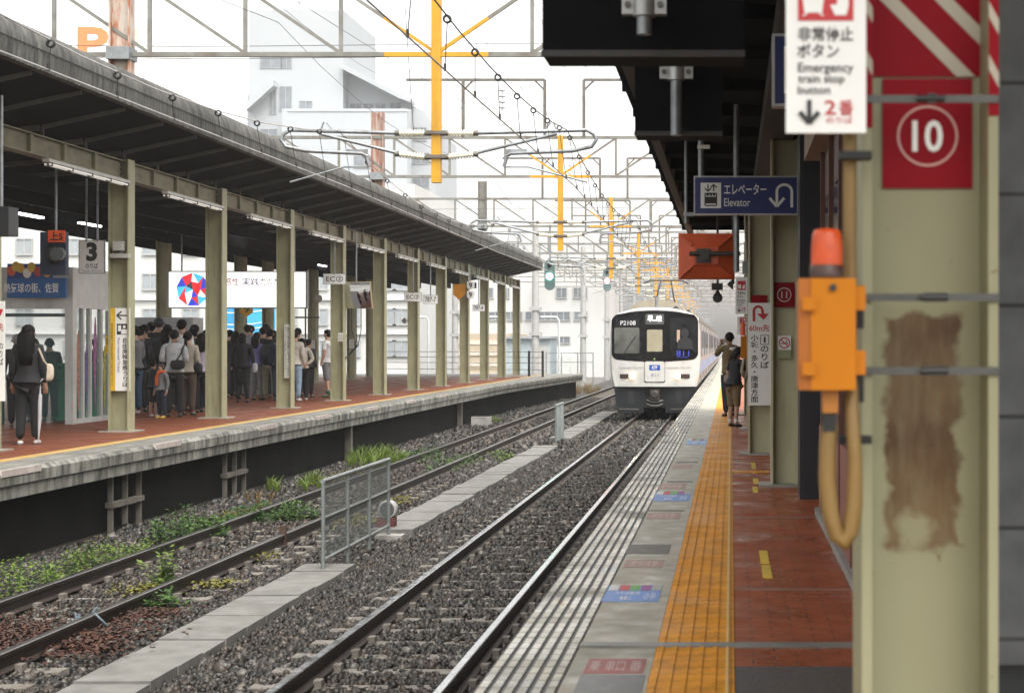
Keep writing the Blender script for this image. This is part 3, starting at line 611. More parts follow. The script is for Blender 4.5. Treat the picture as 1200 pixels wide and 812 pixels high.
r = rect(123.5, 127.3, 393, 414, 31); sign('side_notice', r, 31, M('strip_yellow', (.72, .45, .02), .45), 'small yellow notice half hidden behind the ticket sign column', words=[('禁煙', .15, .85, .5, .85, ink, 0)], t=.02)
r = rect(-6, 5, 353, 470, 22.75); sign('direction_sign', r, 22.75, white, 'white vertical sign cut by the left frame side', words=[('先', .45, .9, .70, .78, signred, .01), ('の\nり\nば', .45, .9, .36, .58, ink, .01), ('▼', .3, .9, .85, .92, signred, 0)], t=.03)
r = rect(-14, 10, 242, 276, 21.5); o = sign('black_sign_box', r, 21.5, black, 'black sign box cut by the left frame side under the canopy', 'sign', t=.3, pipes=((-4-VX)*21.5/F,), ztop=5.5)
# notices on columns three and four
for D_, px0, px1, py0, py1, lb in ((32.97, 250, 256.5, 373, 446, 'narrow vertical white notice on the column right of the boy with scarf'), (38.0, 333, 339.5, 380, 443, 'narrow vertical white notice on the column between the two waiting groups')):
    r = rect(px0, px1, py0, py1, D_); sign('vertical_notice', r, D_, M('notice_pale', (.52, .52, .46), .5), lb, words=[('黄\n色\nい\n線\nの\n内\n側\nに\nお\n下\nが\nり\nく\nだ\nさ\nい', .55, .92, .04, .95, ink, .01), ('危\nな\nい\nの\nで\n線\n路\nに\n降\nり\nな\nい\nで\n下\nさ\nい', .08, .45, .10, .97, inkgrey, .01)], t=.012, group='vertical notices on columns')
for D_, px, py, lb in ((42.9, 399, 395, 'small pale label on the column beside the student in white shirt'), (68.2, 541, 404, 'small pale label on the column under the orange pentagon sign'), (62.9, 366, 404, 'small pale label on the back row column right of the billboard'), (68.9, 412, 403, 'small pale label on the back row column behind the student')):
    r = rect(px-3, px+3, py-5, py+5, D_-.11); sign('column_label', r, D_-.11, M('notice_pale', (.52, .52, .46), .5), lb, 'label', words=[('注意', .15, .85, .55, .85, inkgrey, 0), ('禁止', .15, .85, .15, .45, inkgrey, 0)], t=.01)
# light box advertisement
D = 44; r = rect(198, 358, 319, 360, D); lit = M('lightbox_white', (.8, .8, .78), .4, emit=(1, .98, .94), es=.55)
o = sign('lit_billboard', r, D, lit, 'long lit white billboard with faceted red and blue emblem over the crowd', 'billboard', words=[('感性、', .41, .53, .62, .84, signred, .012), ('実践', .535, .66, .62, .84, M('ad_violet', (.10, .07, .35), .5), .012), ('力の九', .665, .81, .62, .84, M('ad_brown', (.13, .08, .10), .5), .012), ('九州の実践力を育てる学びの場', .42, .86, .44, .50, inkgrey, 0), ('学生募集中　オープンキャンパス', .40, .80, .34, .39, inkgrey, 0), ('入学案内　資料請求はこちら　佐賀市', .38, .90, .20, .27, inkgrey, 0)], frame=(steel, .03), t=.2, pipes=(r[0]+.3, r[1]-.3), ztop=5.3)
cx_, cz_ = P(226, 338, D).x, P(226, 339.5, D).z; rr_ = .43
pts = [(cx_, cz_)]+[(cx_+rr_*(.45+.1*math.sin(k*2.1))*math.cos(k*.9), cz_+rr_*(.5)*math.sin(k*.9)) for k in range(7)]+[(cx_+rr_*math.cos(k*2*math.pi/9+.2), cz_+rr_*1.02*math.sin(k*2*math.pi/9+.2)) for k in range(9)]
fcol = [M('facet_'+a, b, .5, emit=b, es=.5) for a, b in (('red', (.65, .02, .02)), ('blue', (.03, .05, .45)), ('white', (.75, .76, .78)), ('sky', (.06, .40, .60)), ('dark', (.04, .04, .06)), ('crimson', (.6, .03, .04)))]
ems = {}
for k in range(7): ems.setdefault(k*5 % 6, MB()); flat(ems[k*5 % 6], [pts[0], pts[1+k], pts[1+(k+1) % 7]], D-.004)
for k in range(9):
    i = int(k*7/9) % 7; j = int((k+1)*7/9) % 7; c_ = (k*2+1) % 6; ems.setdefault(c_, MB()); flat(ems[c_], [pts[8+k], pts[8+(k+1) % 9], pts[1+j]], D-.0045)
    if i != j or True: c_ = (k*3+2) % 6; ems.setdefault(c_, MB()); flat(ems[c_], [pts[8+k], pts[1+j], pts[1+i]], D-.0042)
for c_, m in ems.items(): m.build('emblem_facets', fcol[c_], o)
# grey machine behind the left group, red hatched bit
m = MB(); r = rect(150, 226, 372, 486, 40); m.box((r[0], 40, PH), (r[1], 40.8, r[3])); m.box((r[0]+.72, 39.99, PH), (r[0]+.74, 40, r[3])); tag(m.build('steel_cabinet', M('cabinet_grey', (.36, .37, .38), .5, var=.08)), 'tall pale grey cabinet behind the group with the boy', 'cabinet')
# blue banner wall beyond the platform
r = rect(252, 322, 358, 452, 72); m = MB(); board(m, r, 72, .1); o = thing('blue_banner', ((r[0]+r[1])/2, 72, r[2]), 'large sky blue banner behind the waiting people', 'banner'); m.build('panel', M('sky_banner', (.05, .38, .72), .5, var=.04), o)
r_ = rect(252, 284, 358, 452, 72); m = MB(); m.box((r_[0], 71.985, r[2]), (r_[1], 71.998, r[3])); m.build('darker_half', M('sky_banner_deep', (.03, .27, .60), .5, var=.04), o)
m = MB()
for k in range(4): thick(m, [(r[0]+(r[1]-r[0])*t, r[3]-(.25+.35*k+.35*t-.5*t*t)-(.15 if k % 2 else 0)) for t in np.linspace(.02, .98, 9)], .035, 71.98)
m.build('white_lines', white, o)
# track mirror
D = 43.2; p0 = P(417, 346, D); t = thing('platform_mirror', p0, 'hanging mirror showing the tracks, beside the second EC sign', 'mirror')
w_, h_ = .43, .33; m = MB(); Rm = Matrix.Rotation(R(-17), 4, 'Z') @ Matrix.Rotation(R(9), 4, 'X')
vs = []; N_ = 10
for j in range(N_+1):
    for i in range(N_+1):
        u, v_ = (i/N_*2-1), (j/N_*2-1); vs.append(p0+Rm @ Vector((u*w_, -.05*(1-(u*u+v_*v_)/2), v_*h_)))
m.add(vs, [(j*(N_+1)+i, j*(N_+1)+i+1, (j+1)*(N_+1)+i+1, (j+1)*(N_+1)+i) for j in range(N_) for i in range(N_)], True); m.build('mirror_face', M('mirror', (.75, .76, .76), .03, 1, var=0), t)
m = MB(); c_ = [p0+Rm @ Vector((a*w_, .012, b*h_)) for a, b in ((-1, -1), (1, -1), (1, 1), (-1, 1))]
for a, b in zip(c_, c_[1:]+c_[:1]): m.bar(a, b, .03, .03)
m.build('frame', M('mirror_frame', (.45, .36, .22), .5), t)
m = MB(); d_ = [p0+Rm @ Vector((a*w_*.97, .03, b*h_*.97)) for a, b in ((-1, -1), (1, -1), (1, 1), (-1, 1))]; m.add(d_, [(0, 1, 2, 3)]); m.build('backing', black, t)
m = MB()
for dx in (-.12, 0, .12): m.tube([p0+Vector((dx, .06, -h_)), p0+Vector((dx, .06, -h_-.55)), p0+Vector((.02+dx*.2, .06, -h_-.95)), p0+Vector((-.3, .05, -h_-1.3))], .012, 5)
m.build('hanging_cable', cable, t)
m = MB(); m.tube([p0+Vector((0, .06, h_)), p0+Vector((0, .06, 1.6))], .02, 6); m.build('hanger_pipe', steel, t)
# small coach position signs
def small(px0, px1, py0, py1, D, s, label, mt=white, words=None, pipe=True, name='position_sign', im=ink):
    r = rect(px0, px1, py0, py1, D); return sign(name, r, D, mt, label, words=words or [(s, .12, .88, .22, .80, im, .012)], t=.02, frame=(steel, .008), pipes=((r[0]+r[1])/2,) if pipe else (), ztop=5.3)
small(379, 405, 321, 333, 42.8, 'EC②', 'small white EC sign with circled two, the nearer one')
small(474, 494, 343, 353, 52.8, 'EC③', 'small white EC sign with circled three, the farther one')
small(496, 513, 346, 356, 55, '787-7', 'small white sign reading 787-7'); small(554, 568, 357, 364.5, 66, '787-8', 'small white sign reading 787-8')
D = 63.4; m = MB(); pg = [P(531, 333, D), P(545.5, 333, D), P(545.5, 345, D), P(538, 351.5, D), P(531, 345, D)]; m.prism([(p.x, p.z) for p in pg], D-.03, D); tag(m.build('pentagon_sign', M('pentagon_orange', (.72, .30, .01), .5)), 'orange pentagon shaped sign on a column near the far end', 'sign')
D = 63.2; t = thing('coach_number_sign', P(551, 350, D), 'pair of white pentagon tiles each with a 9', 'sign')
for i, (py, pb) in enumerate(((330, 340), (341, 351))):
    pg = [P(547, py, D), P(556, py, D), P(556, pb-3, D), P(551.5, pb, D), P(547, pb-3, D)]; m = MB(); m.prism([(p.x, p.z) for p in pg], D, D+.03); q = m.build('number_tile', white, t)
    m = MB(); a, b = P(549.5, pb-2.5, D), P(553.5, py+1.5, D); text(m, '9', a.x, b.x, a.z, b.z, D-.004, bold=.02); m.build('lettering', ink, q)
m = MB(); p = P(551.5, 330, D); m.tube([(p.x, D+.015, p.z), (p.x, D+.015, 5.3)], .02, 6); m.build('hanger_pipe', steel, t)
for (px, py, D, s, lb) in ((474, 376, 60, '12', 'small grey diamond sign with 12 left of the third EC column'), (629, 375, 90, '13', 'small grey diamond sign on the concrete pole beyond the platform'), (289, 364, 52, '9', 'yellow pentagon sign with 9 hung before the blue banner')):
    p = P(px, py, D); h = .12 if s != '9' else .19; m = MB(); pol = [(p.x-h, p.z), (p.x, p.z-h), (p.x+h, p.z), (p.x, p.z+h)] if s != '9' else [(p.x-h, p.z+h), (p.x+h, p.z+h), (p.x+h, p.z-h*.3), (p.x, p.z-h), (p.x-h, p.z-h*.3)]
    t = thing('number_sign', p, lb, 'sign'); m.prism(pol, D, D+.02); m.build('panel', M('diamond_grey', (.5, .5, .5), .5) if s != '9' else yellow, t)
    m = MB(); text(m, s, p.x-h*.5, p.x+h*.5, p.z-h*.35, p.z+h*.4 if s != '9' else p.z+h*.8, D-.004, bold=.02); m.build('lettering', ink, t)
m = MB(); p = P(373, 350, 62.8); m.lathe((p.x, p.y-.05, p.z), [(.12, 0), (.14, .1), (.06, .2)], axis='y', n=12); m.bar(p, p+Vector((0, 0, .3)), .04); tag(m.build('loudspeaker', M('box_grey', (.42, .42, .38), .5)), 'small grey round loudspeaker on the back row column', 'loudspeaker')
m = MB(); p = P(346, 372, 50); q = P(374, 372, 50); m.bar(p, q, .05); m.bar(P(358, 318, 50), P(358, 450, 50), .04); m.bar(P(362, 318, 50), P(362, 450, 50), .04); tag(m.build('pipe_frame', steel_dk), 'thin dark pipe frame beside the billboard right end', 'frame')
# railing at the platform end
rl = thing('railing', P(628, 441, 76), 'dark wire railing with two thick posts at the end of the far platform', 'railing')
xa = [(620, 77), (636, 75.5), (570, 80), (480, 80)]
for px, D in xa: x = (px-VX)*D/F; m = MB(); m.box((x-.05, D-.05, PH), (x+.05, D+.05, PH+1.15)); m.build('post', black if px > 600 else steel_dk, rl)
m = MB()
for z in (.3, .6, .85, 1.1): m.bar(((440-VX)*80/F, 80, PH+z), ((620-VX)*77/F, 77, PH+z), .025); m.bar(((620-VX)*77/F, 77, PH+z), ((636-VX)*75.5/F, 75.5, PH+z), .025)
m.build('rail_wire', steel_dk, rl)
rl2 = thing('railing', P(680, 440, 84), 'pale thin railing beyond the end of the far platform', 'railing')
m = MB()
for px in (640, 658, 677, 695): p = P(px, 440, 90); m.bar((p.x, 90, PH-1.4), (p.x, 90, PH+1.0), .05)
for z in (.5, .98): a, b = P(640, 440, 90), P(695, 440, 90); m.bar((a.x, 90, PH+z), (b.x, 90, PH+z), .04)
m.build('rail_frame', steel, rl2)
for i, px in enumerate((502, 592, 655)):
    D = 84; p = P(px, 440, D); m = MB(); m.tube([(p.x, D, -.4), (p.x, D, 3.55), (p.x-.12, D, 3.7), (p.x-.9, D, 3.7)], .05, 6); tag(m.build('goose_neck_pole', M('pole_pale', (.5, .52, .52), .5)), ['pale bent pole seen between the far columns left of the orange pentagon', 'pale bent pole right before the last far column', 'pale bent pole beyond the platform end'][i], 'pole')

# ------------------------------------------------------------------ catenary gantries
HB = 7.07      # height of the lower chord over the rails
XL, XR = -9.95, 8.2
def return_post(t, y, kind, xo=0):
    x = XL
    off = ORIG[t.name]; ORIG[t.name] = Vector((off.x, y, 0))
    if kind in (0, 1, 3):
        m = MB(); z0 = 5.75; m.box((x-.17, y-.13, z0), (x-.145, y+.13, HB+1.8)); m.box((x+.145, y-.13, z0), (x+.17, y+.13, HB+1.8)); m.box((x-.145, y-.015, z0), (x+.145, y+.015, HB+1.8)); o = m.build('post', rustwhite if kind == 0 else beam_grey if kind == 3 else M('rusty_red_post', (.26, .11, .07), .7, var=.2, dirt=(.45, .38, .33), damt=.8, dscale=(9, 9, .9), dlo=.45, dhi=.6), t)
        m = MB(); m.box((x-.19, y-.2, HB-.1), (x+.19, y+.2, HB+.1)); m.build('post_clamp', steel, t)
    else:
        x += xo; m = MB(); m.tube([(x, y, -.6), (x, y, HB+1.5)], [.21, .15], 12)
        for z in (4.2, 2.9): m.cbox((x, y-.02, z), (.6, .4, .18))
        m.build('post', M('pole_concrete', (.34, .34, .33), .75, var=.1), t)
def gantry(y, label):
    t = thing('catenary_gantry', (-4.8, y, 0), label, 'gantry', 'catenary gantries across the tracks')
    xs = -4.81; pan = 1.56
    m = MB()
    def seg(a, b, w):
        # lengths near the hanging post are painted yellow
        a, b = Vector(a), Vector(b); lo, hi = xs-.85, xs+.85
        cuts = [0, 1]
        for c in (lo, hi):
            if abs(b.x-a.x) > 1e-6:
                u = (c-a.x)/(b.x-a.x)
                if 0 < u < 1: cuts.append(u)
        cuts.sort()
        for u, v in zip(cuts[:-1], cuts[1:]):
            q0, q1 = a.lerp(b, u), a.lerp(b, v); mx = (q0.x+q1.x)/2; m.cur = 1 if lo < mx < hi and (q0.z+q1.z)/2 < HB+.6 else 0; m.bar(q0, q1, w)
    for yy in (y,):
        seg((XL, yy, HB), (XR, yy, HB), .075); m.cur = 0; m.bar((-16, yy, HB+1.1), (XR, yy, HB+1.1), .085); m.bar((-16, yy, HB), (XL, yy, HB), .07)
        k = -5
        while xs+k*pan < XR:
            x = xs+k*pan; m.cur = 0
            if k != 0: m.bar((x, yy, HB), (x, yy, HB+1.1), .06)
            if k < 0: seg((x+pan, yy, HB+.02), (x, yy, HB+1.08), .055)
            else: seg((x, yy, HB+.02), (x+pan, yy, HB+1.08), .055)
            k += 1
    m.build('truss_beam', [beam_grey, yellow], t)
    m = MB(); m.box((xs-.075, y-.075, 4.98), (xs+.075, y+.075, HB+1.15)); m.build('hanging_post', yellow, t)
    m = MB(); m.box((XR-.17, y-.17, -.5), (XR+.17, y+.17, HB+1.8)); m.build('post', concrete, t)
    return_post(t, y, 0)
    # feeder frames on top
    for x0, x1, xi in ((-7.55, -5.25, -6.45), (-4.15, -1.75, -2.05)):
        m = MB(); z1 = HB+1.1+1.62
        for x in (x0, x1): m.bar((x, y, HB+1.1), (x, y, z1), .085)
        m.bar((x0-1.6 if x0 < -5 else x0, y, z1), (x1, y, z1), .07); m.bar((x1-.3, y, z1), (x1, y, z1-.3), .05); m.bar((x0+.3, y, z1), (x0, y, z1-.3), .05)
        f = m.build('feeder_frame', steel_dk, t)
        m = MB(); zz = z1
        m.tube([(xi, y, zz), (xi, y, zz-.9)], .012, 5)
        for q in range(4): m.lathe((xi, y, zz-.3-.16*q), [(.02, .05), (.09, 0), (.09, -.02), (.02, -.03)], n=10)
        m.build('disc_insulator', M('insulator_grey', (.32, .34, .35), .35), f)
    # cantilever arms to both tracks
    for s, xe in ((-1, -7.25), (1, -2.3)):
        L_ = abs(xe-xs); X_ = lambda d: xs+s*d
        z1, z2 = 5.79, 5.40
        m = MB(); m.tube([(X_(.62), y, z1), (X_(L_-.06), y, z1+.05), (X_(L_+.06), y, z1-.02), (X_(L_+.10), y, z1-.11), (X_(L_+.02), y, z1-.22), (X_(L_-.3), y, z1-.29), (X_(1.22), y, z1-.33), (X_(1.12), y, z1-.38)], .032, 8)
        m.tube([(X_(.62), y, z2+.06), (X_(L_-.55), y, z1-.01)], .028, 8)
        m.tube([(X_(1.16), y, z1-.34), (X_(1.1), y, z1-.55)], .03, 6); m.tube([(X_(1.1), y, z1-.55), (X_(1.5), y, z1-.55), (X_(L_-.05), y, z1-.80)], .017, 6)
        m.cbox((X_(1.3), y, z1-.30), (.35, .05, .07)); m.tube([(X_(L_-.55), y, z1+.05), (X_(L_-.6), y, z1+.18)], .015, 5); m.tube([(X_(L_-.75), y, z1+.05), (X_(L_-.65), y, z1+.17)], .015, 5)
        a = m.build('cantilever_arm', steel, t)
        for z, dz in ((z1, 0), (z2, .05)):
            m = MB(); n_ = 9; pf = [(.03, 0)]
            for q in range(n_):
                h = .02+q*.047; pf += [(.03, h), (.062, h+.012), (.062, h+.018), (.03, h+.034)]
            pf.append((.03, .46))
            m.lathe((X_(.18), y, z), [(a_, s*b_) for a_, b_ in pf], axis='x', n=10)
            if dz: m.v = [(v[0], v[1], v[2]+dz*abs(v[0]-X_(.18))/.46) for v in m.v]
            m.build('insulator', porcelain, a)
            m = MB(); m.tube([(X_(.07), y, z), (X_(.19), y, z)], .045, 8); m.cbox((X_(.04), y, z), (.24, .22, .05)); m.build('insulator_cap', steel_dk, a); m = MB(); m.tube([(X_(.6), y, z+dz), (X_(.68), y, z+dz)], .045, 8); m.build('insulator_cap', steel_dk, a)
    return t
GY = [27.85+20.2*i for i in range(11)]
gl = ['nearest catenary gantry with longest yellow hanging post and rusty white post', 'second catenary gantry from the camera with a rusty red post', 'third catenary gantry, its yellow post ending above the roof end of the far canopy', 'fourth catenary gantry, its yellow post left of the train roof', 'fifth catenary gantry, above the train front', 'sixth catenary gantry, in haze above the train', 'seventh catenary gantry, in haze above the train', 'eighth catenary gantry, faint in the haze', 'ninth catenary gantry, fainter in the haze', 'tenth catenary gantry, very faint in the haze', 'farthest catenary gantry, almost lost in the haze']
g0 = gantry(GY[0], gl[0]); P0D = [k for k in kids(g0) if k.name.startswith('post') and k.data.materials[0] == rustwhite][0].data
for y, l in zip(GY[1:], gl[1:]):
    c = dup(g0, (-4.8, y, 0), label=l)
    i = GY.index(y)
    for ch in kids(c):
        if ch.name.startswith('post') and ch.data == P0D: bpy.data.objects.remove(ch)
        elif ch.name.startswith('post_clamp'): bpy.data.objects.remove(ch)
    return_post(c, y, 1 if i < 2 else 3 if i == 2 else 2, {3: -.2, 4: .52, 5: .55}.get(i, .3))
for k, lb in enumerate(('extra hazy gantry between the fourth and fifth yellow posts', 'extra hazy gantry right behind the fifth yellow post', 'extra faint gantry behind the sixth yellow post', 'extra very faint gantry behind the seventh yellow post')):
    y = GY[3]+10.1+20.2*k; c = dup(g0, (-4.8, y, 0), label=lb)
    for ch in kids(c):
        if ch.name.startswith('post_clamp') or ch.name.startswith('post') and ch.data == P0D or ch.name.startswith(('hanging_post', 'cantilever_arm')):
            for g2 in kids(ch): bpy.data.objects.remove(g2)
            bpy.data.objects.remove(ch)
    return_post(c, y, 2, -6)
# ------------------------------------------------------------------ wires
def sagline(x, z, s, y0, y1, n):
    return [(x, y, z-s+s*4*((y-y0)/(y1-y0)-.5)**2) for y in np.linspace(y0, y1, n)]
wire_l = ['overhead wire pair with black ring droppers above the train track', 'overhead wire pair with black ring droppers above the weedy track']
for xc, zc, lb, zz, SG in ((-2.68, 4.93, wire_l[0], 5.84, .42), (-6.42, 4.93, wire_l[1], 5.84, .66)):
    t = thing('overhead_wire', (xc, 30, zc), lb, 'overhead wire', 'overhead wires')
    m = MB(); ys = [8]+GY
    for a, b in zip(ys[:-1], ys[1:]): m.tube(sagline(xc, zz, SG, a, b, 10), .0085, 5)
    m.build('messenger_wire', cable if xc > -4 else silver_wire, t)
    m = MB(); m.tube([(xc+(.12 if i % 2 else -.12), y, zc) for i, y in enumerate([7.9]+GY)], .0085, 5); m.build('contact_wire', copper if xc > -4 else silver_wire, t)
    y = 12.6; k = 0
    while y < 75:
        i = max(j for j, g_ in enumerate(ys) if g_ <= y); a, b = ys[i], ys[min(i+1, len(ys)-1)]; a_ = a
        z = zz-SG+SG*4*((y-a_)/(b-a_)-.5)**2; u = (y-([7.9]+GY)[i])/(([7.9]+GY)[i+1]-([7.9]+GY)[i]); s0 = .12 if i % 2 else -.12; xw = xc+s0-2*s0*u
        m = MB(); m.tube([(xc, y, z-.06), (xw, y, zc)], .005, 4)
        m.lathe((xc, y, z-.025), [(.026, -.018), (.042, -.018), (.042, .018), (.026, .018), (.026, -.018)], axis='y', n=12, caps=False); m.tube([(xw, y, zc+.06), (xw, y, zc-.01)], .014, 5); m.build('dropper', blackrub, t)
        y += 1.75 if y < 45 else 3.5; k += 1
thin = M('thin_wire', (.10, .10, .11), .5)
feeds = [(-6.45, 8.85, .5, 'thin feeder wire hung from the left row of frame insulators'), (-2.05, 8.85, .5, 'thin feeder wire hung from the right row of frame insulators'), (-9.2, 9.6, .4, 'thin high feeder wire left of the gantry frames'), (-4.81, 8.5, .3, 'thin wire above the yellow hanging posts'), (-3.4, 8.3, .35, 'thin wire right of the yellow hanging posts'), (-7.4, 7.6, .5, 'thin wire above the weedy track overhead wires'), (-.9, 9.2, .4, 'thin high wire near the right canopy edge'), (-5.4, 9.3, .6, 'thin high wire left of the yellow hanging posts'), (-2.0, 7.5, .3, 'thin wire just above the train track overhead wires')]
for x, z, s_, lb in feeds:
    m = MB(); ys = [8]+GY
    for a, b in zip(ys[:-1], ys[1:]): m.tube(sagline(x, z, s_, a, b, 8), .006, 4)
    tag(m.build('feeder_wire', thin), lb, 'wire', 'feeder wires')
for (z, y, lb) in ((7.4, 29, 'thin cross wire strung behind the nearest gantry'), (7.26, 29.4, 'second thin cross wire strung behind the nearest gantry'), (6.3, 50, 'thin cross wire strung behind the second gantry'), (6.4, 70, 'thin cross wire strung behind the third gantry')):
    m = MB(); m.tube([(-14, y, z+.05), (-9, y, z), (-4, y, z+.05), (7, y, z+.1)], .006, 4); tag(m.build('cross_wire', thin), lb, 'wire', 'cross wires')
for (p0, p1, sg, lb) in ((P(345, 0, 28.05), P(725, 210, 48.1), .2, 'long slanting thin wire from the nearest gantry to the second'), (P(530, 95, 48.1), P(600, 240, 30), .35, 'slack jumper wire drooping right of the nearest yellow post'), (P(475, 10, 28.05), P(485, 160, 28.3), .05, 'jumper wire dropping beside the nearest gantry left insulators'), (P(680, 65, 30), P(735, 140, 48.1), .3, 'slack jumper wire beside the right canopy corner')):
    m = MB(); m.tube([p0.lerp(p1, u)-Vector((0, 0, sg*4*u*(1-u))) for u in np.linspace(0, 1, 9)], .006, 4); tag(m.build('jumper_wire', thin), lb, 'wire')
# signals over the tracks
def signal(px, py, D, col, e, lb):
    p = P(px, py, D); t = thing('railway_signal', p, lb, 'signal'); m = MB(); s = .28
    pl = [(p.x+.22*math.cos(a), p.z+(.45 if math.sin(a) > 0 else -.35)+.22*math.sin(a)) for a in np.linspace(0, 2*math.pi, 18, endpoint=False)]
    m.prism(pl, D, D+.12); m.build('backboard', M('signal_board', (.09, .15, .15), .5), t)
    m = MB(); m.lathe((p.x, D-.02, p.z), [(.14, 0), (.14, .02)], axis='y', n=16); m.build('lamp', e, t)
    m = MB(); m.lathe((p.x, D-.03, p.z+.45), [(.09, 0), (.09, .02)], axis='y', n=14); m.build('unlit_lens', glass_dk, t)
    m = MB(); m.bar((p.x, D+.2, p.z-.5), (p.x, D+.2, HB+.2), .08); m.bar((p.x, D+.1, p.z-.3), (p.x, D+.25, p.z-.3), .08); m.build('hanger_post', steel, t)
signal(644, 324, 70, None, M('lamp_green', (.1, .8, .6), .3, emit=(.1, 1, .62), es=9), 'green lit signal hanging beyond the far canopy end')
signal(711.5, 329, 92, None, M('lamp_red', (.8, .1, .1), .3, emit=(1, .08, .10), es=12), 'red lit signal hanging left of the train roof')

# ------------------------------------------------------------------ train
TX, TY = -2.49, 55.5
tr = thing('commuter_train', (TX, TY, 0), 'white commuter train with black front windows and lit headlights arriving at the platform', 'train')
tw_ = M('train_white', (.50, .50, .48), .35, var=.05, scale=2, dirt=(.27, .25, .21), damt=.45, dscale=(2, 2, 1.2))
tsil = M('train_side', (.36, .35, .33), .4, .2, var=.06, dirt=(.3, .28, .24), damt=.5)
tgrey = M('train_skirt', (.011, .013, .0155), .65, spec=.25, var=.15, dirt=(.04, .04, .04), damt=.5)
tund = M('underframe', (.02, .02, .02), .7)
troof = M('train_roof', (.25, .22, .17), .6, var=.1, dirt=(.2, .17, .13), damt=.5)
tglass = M('train_glass', (.010, .012, .016), .07, var=0)
HWd = 1.475
sec = [(-1.36, .98), (-1.45, 1.35), (-HWd, 1.75), (-1.455, 2.7), (-1.42, 3.12), (-1.34, 3.27), (-1.1, 3.40), (-.7, 3.51), (-.3, 3.555)]
sec = sec+[(-x, z) for x, z in sec[::-1]]
def body(y0, y1, parent, first=False):
    m = MB()
    n = len(sec); rows = []
    if first:
        for dy, s_, dz in ((0, .955, -.05), (.06, .985, -.015), (.16, 1, 0)): rows.append((y0+dy, s_, dz))
    else: rows.append((y0, 1, 0))
    rows.append((y1, 1, 0)); vs = []
    for y, s_, dz in rows: vs += [(TX+x*s_, y+(.10*(x/HWd)**2 if first and y < y0+.5 else 0), z+(dz if z > 2 else 0)) for x, z in sec]
    for j in range(len(rows)-1):
        for i in range(n): m.cur = 1 if 0 <= i <= 3 or n-5 <= i <= n-2 else 0; m.cur = m.cur if j == len(rows)-2 else 0; m.add([vs[j*n+i], vs[j*n+(i+1) % n], vs[(j+1)*n+(i+1) % n], vs[(j+1)*n+i]], [(0, 1, 2, 3)])
    m.cur = 0; m.add(vs[-n:], [tuple(range(n))])
    fr = vs[:n]; k = n//2
    # front in strips so its slight bow stays clean
    half = [(fr[i], fr[n-1-i]) for i in range(k)]
    grid = [[(l[0]+(r_[0]-l[0])*u, y0+.10*((l[0]+(r_[0]-l[0])*u-TX)/HWd)**2, l[2]) for u in np.linspace(0, 1, 13)] for l, r_ in half]
    g_ = [p for row in grid for p in row]; m.add(g_, [(a*13+b, a*13+b+1, (a+1)*13+b+1, (a+1)*13+b) for a in range(k-1) for b in range(12)])
    return m.build('car_body', [tw_, tsil], parent)
def fy(x): return TY+.10*(x/HWd)**2
def facepanel(outline, mat_, name, parent, off=.006, nx=24):
    """a thin bowed sheet on the cab front; outline: function x -> (z0, z1)"""
    xs_, fn = outline; m = MB(); vs = []
    for x in xs_:
        z0, z1 = fn(x); vs += [(TX+x, fy(x)-off, z0), (TX+x, fy(x)-off, z1)]
    n = len(xs_); k = len(vs); back = [(v[0], v[1]+.02, v[2]) for v in vs]
    m.add(vs+back, [(2*i, 2*i+1, 2*i+3, 2*i+2) for i in range(n-1)]+[(2*i, 2*i+2, 2*i+2+k, 2*i+k) for i in range(n-1)]+[(2*i+1, 2*i+1+k, 2*i+3+k, 2*i+3) for i in range(n-1)]+[(0, k, k+1, 1), (2*n-2, 2*n-1, 2*n-1+k, 2*n-2+k)])
    return m.build(name, mat_, parent)
def rr(x0, x1, z0, z1, r_=.0, n=10):
    xs_ = sorted(set([x0+r_*(1-math.cos(t)) for t in np.linspace(0, math.pi/2, n)]+[x1-r_*(1-math.cos(t)) for t in np.linspace(0, math.pi/2, n)]+list(np.linspace(x0+r_, x1-r_, 12)))) if r_ else list(np.linspace(x0, x1, 8))
    def fn(x):
        d = 0
        if r_:
            e = max(0, (x0+r_)-x, x-(x1-r_)); d = r_-math.sqrt(max(0, r_*r_-e*e))
        a = z0(x) if callable(z0) else z0; b = z1(x) if callable(z1) else z1
        return a+d, b-d
    return xs_, fn
c1 = body(TY, TY+19.6, tr, True)
topz = lambda x: 3.455-.17*(x/1.4)**2; botz = lambda x: 1.79+.08*(x/1.4)**2
mask = facepanel(rr(-1.41, 1.41, botz, topz, .20), M('front_mask', (.006, .0065, .0075), .2, var=.1, spec=.25), 'front_mask', tr)
lg = facepanel(rr(-1.32, -.50, 2.06, 2.90, .05), M('windscreen', (.10, .105, .095), .06, var=.5, scale=1.6), 'windscreen', tr, .014)  # beige reflection painted into this pane's colour
facepanel(rr(-1.28, -.50, 2.92, 3.2, .04), tglass, 'windscreen_top', tr, .012)
rg = facepanel(rr(.50, 1.36, 2.12, 3.22, .06), M('windscreen_dark', (.016, .018, .02), .08, var=.3), 'windscreen', tr, .014)
m = MB(); text(m, 'P2108', TX-1.12, TX-.62, 2.98, 3.12, -.02, bold=.01); m.v = [(a, fy(a-TX)+b, c) for a, b, c in m.v]; m.build('lettering', M('ink_pale', (.62, .64, .64), .5), mask)
m = MB(); text(m, '811', TX+.70, TX+1.12, 1.97, 2.16, -.02, bold=.0); m.cbox((TX+.9, -.015, 1.93), (.40, .004, .012)); m.v = [(a, fy(a-TX)+b, c) for a, b, c in m.v]; m.build('lettering', M('ink_blue', (.04, .07, .5), .5), mask)
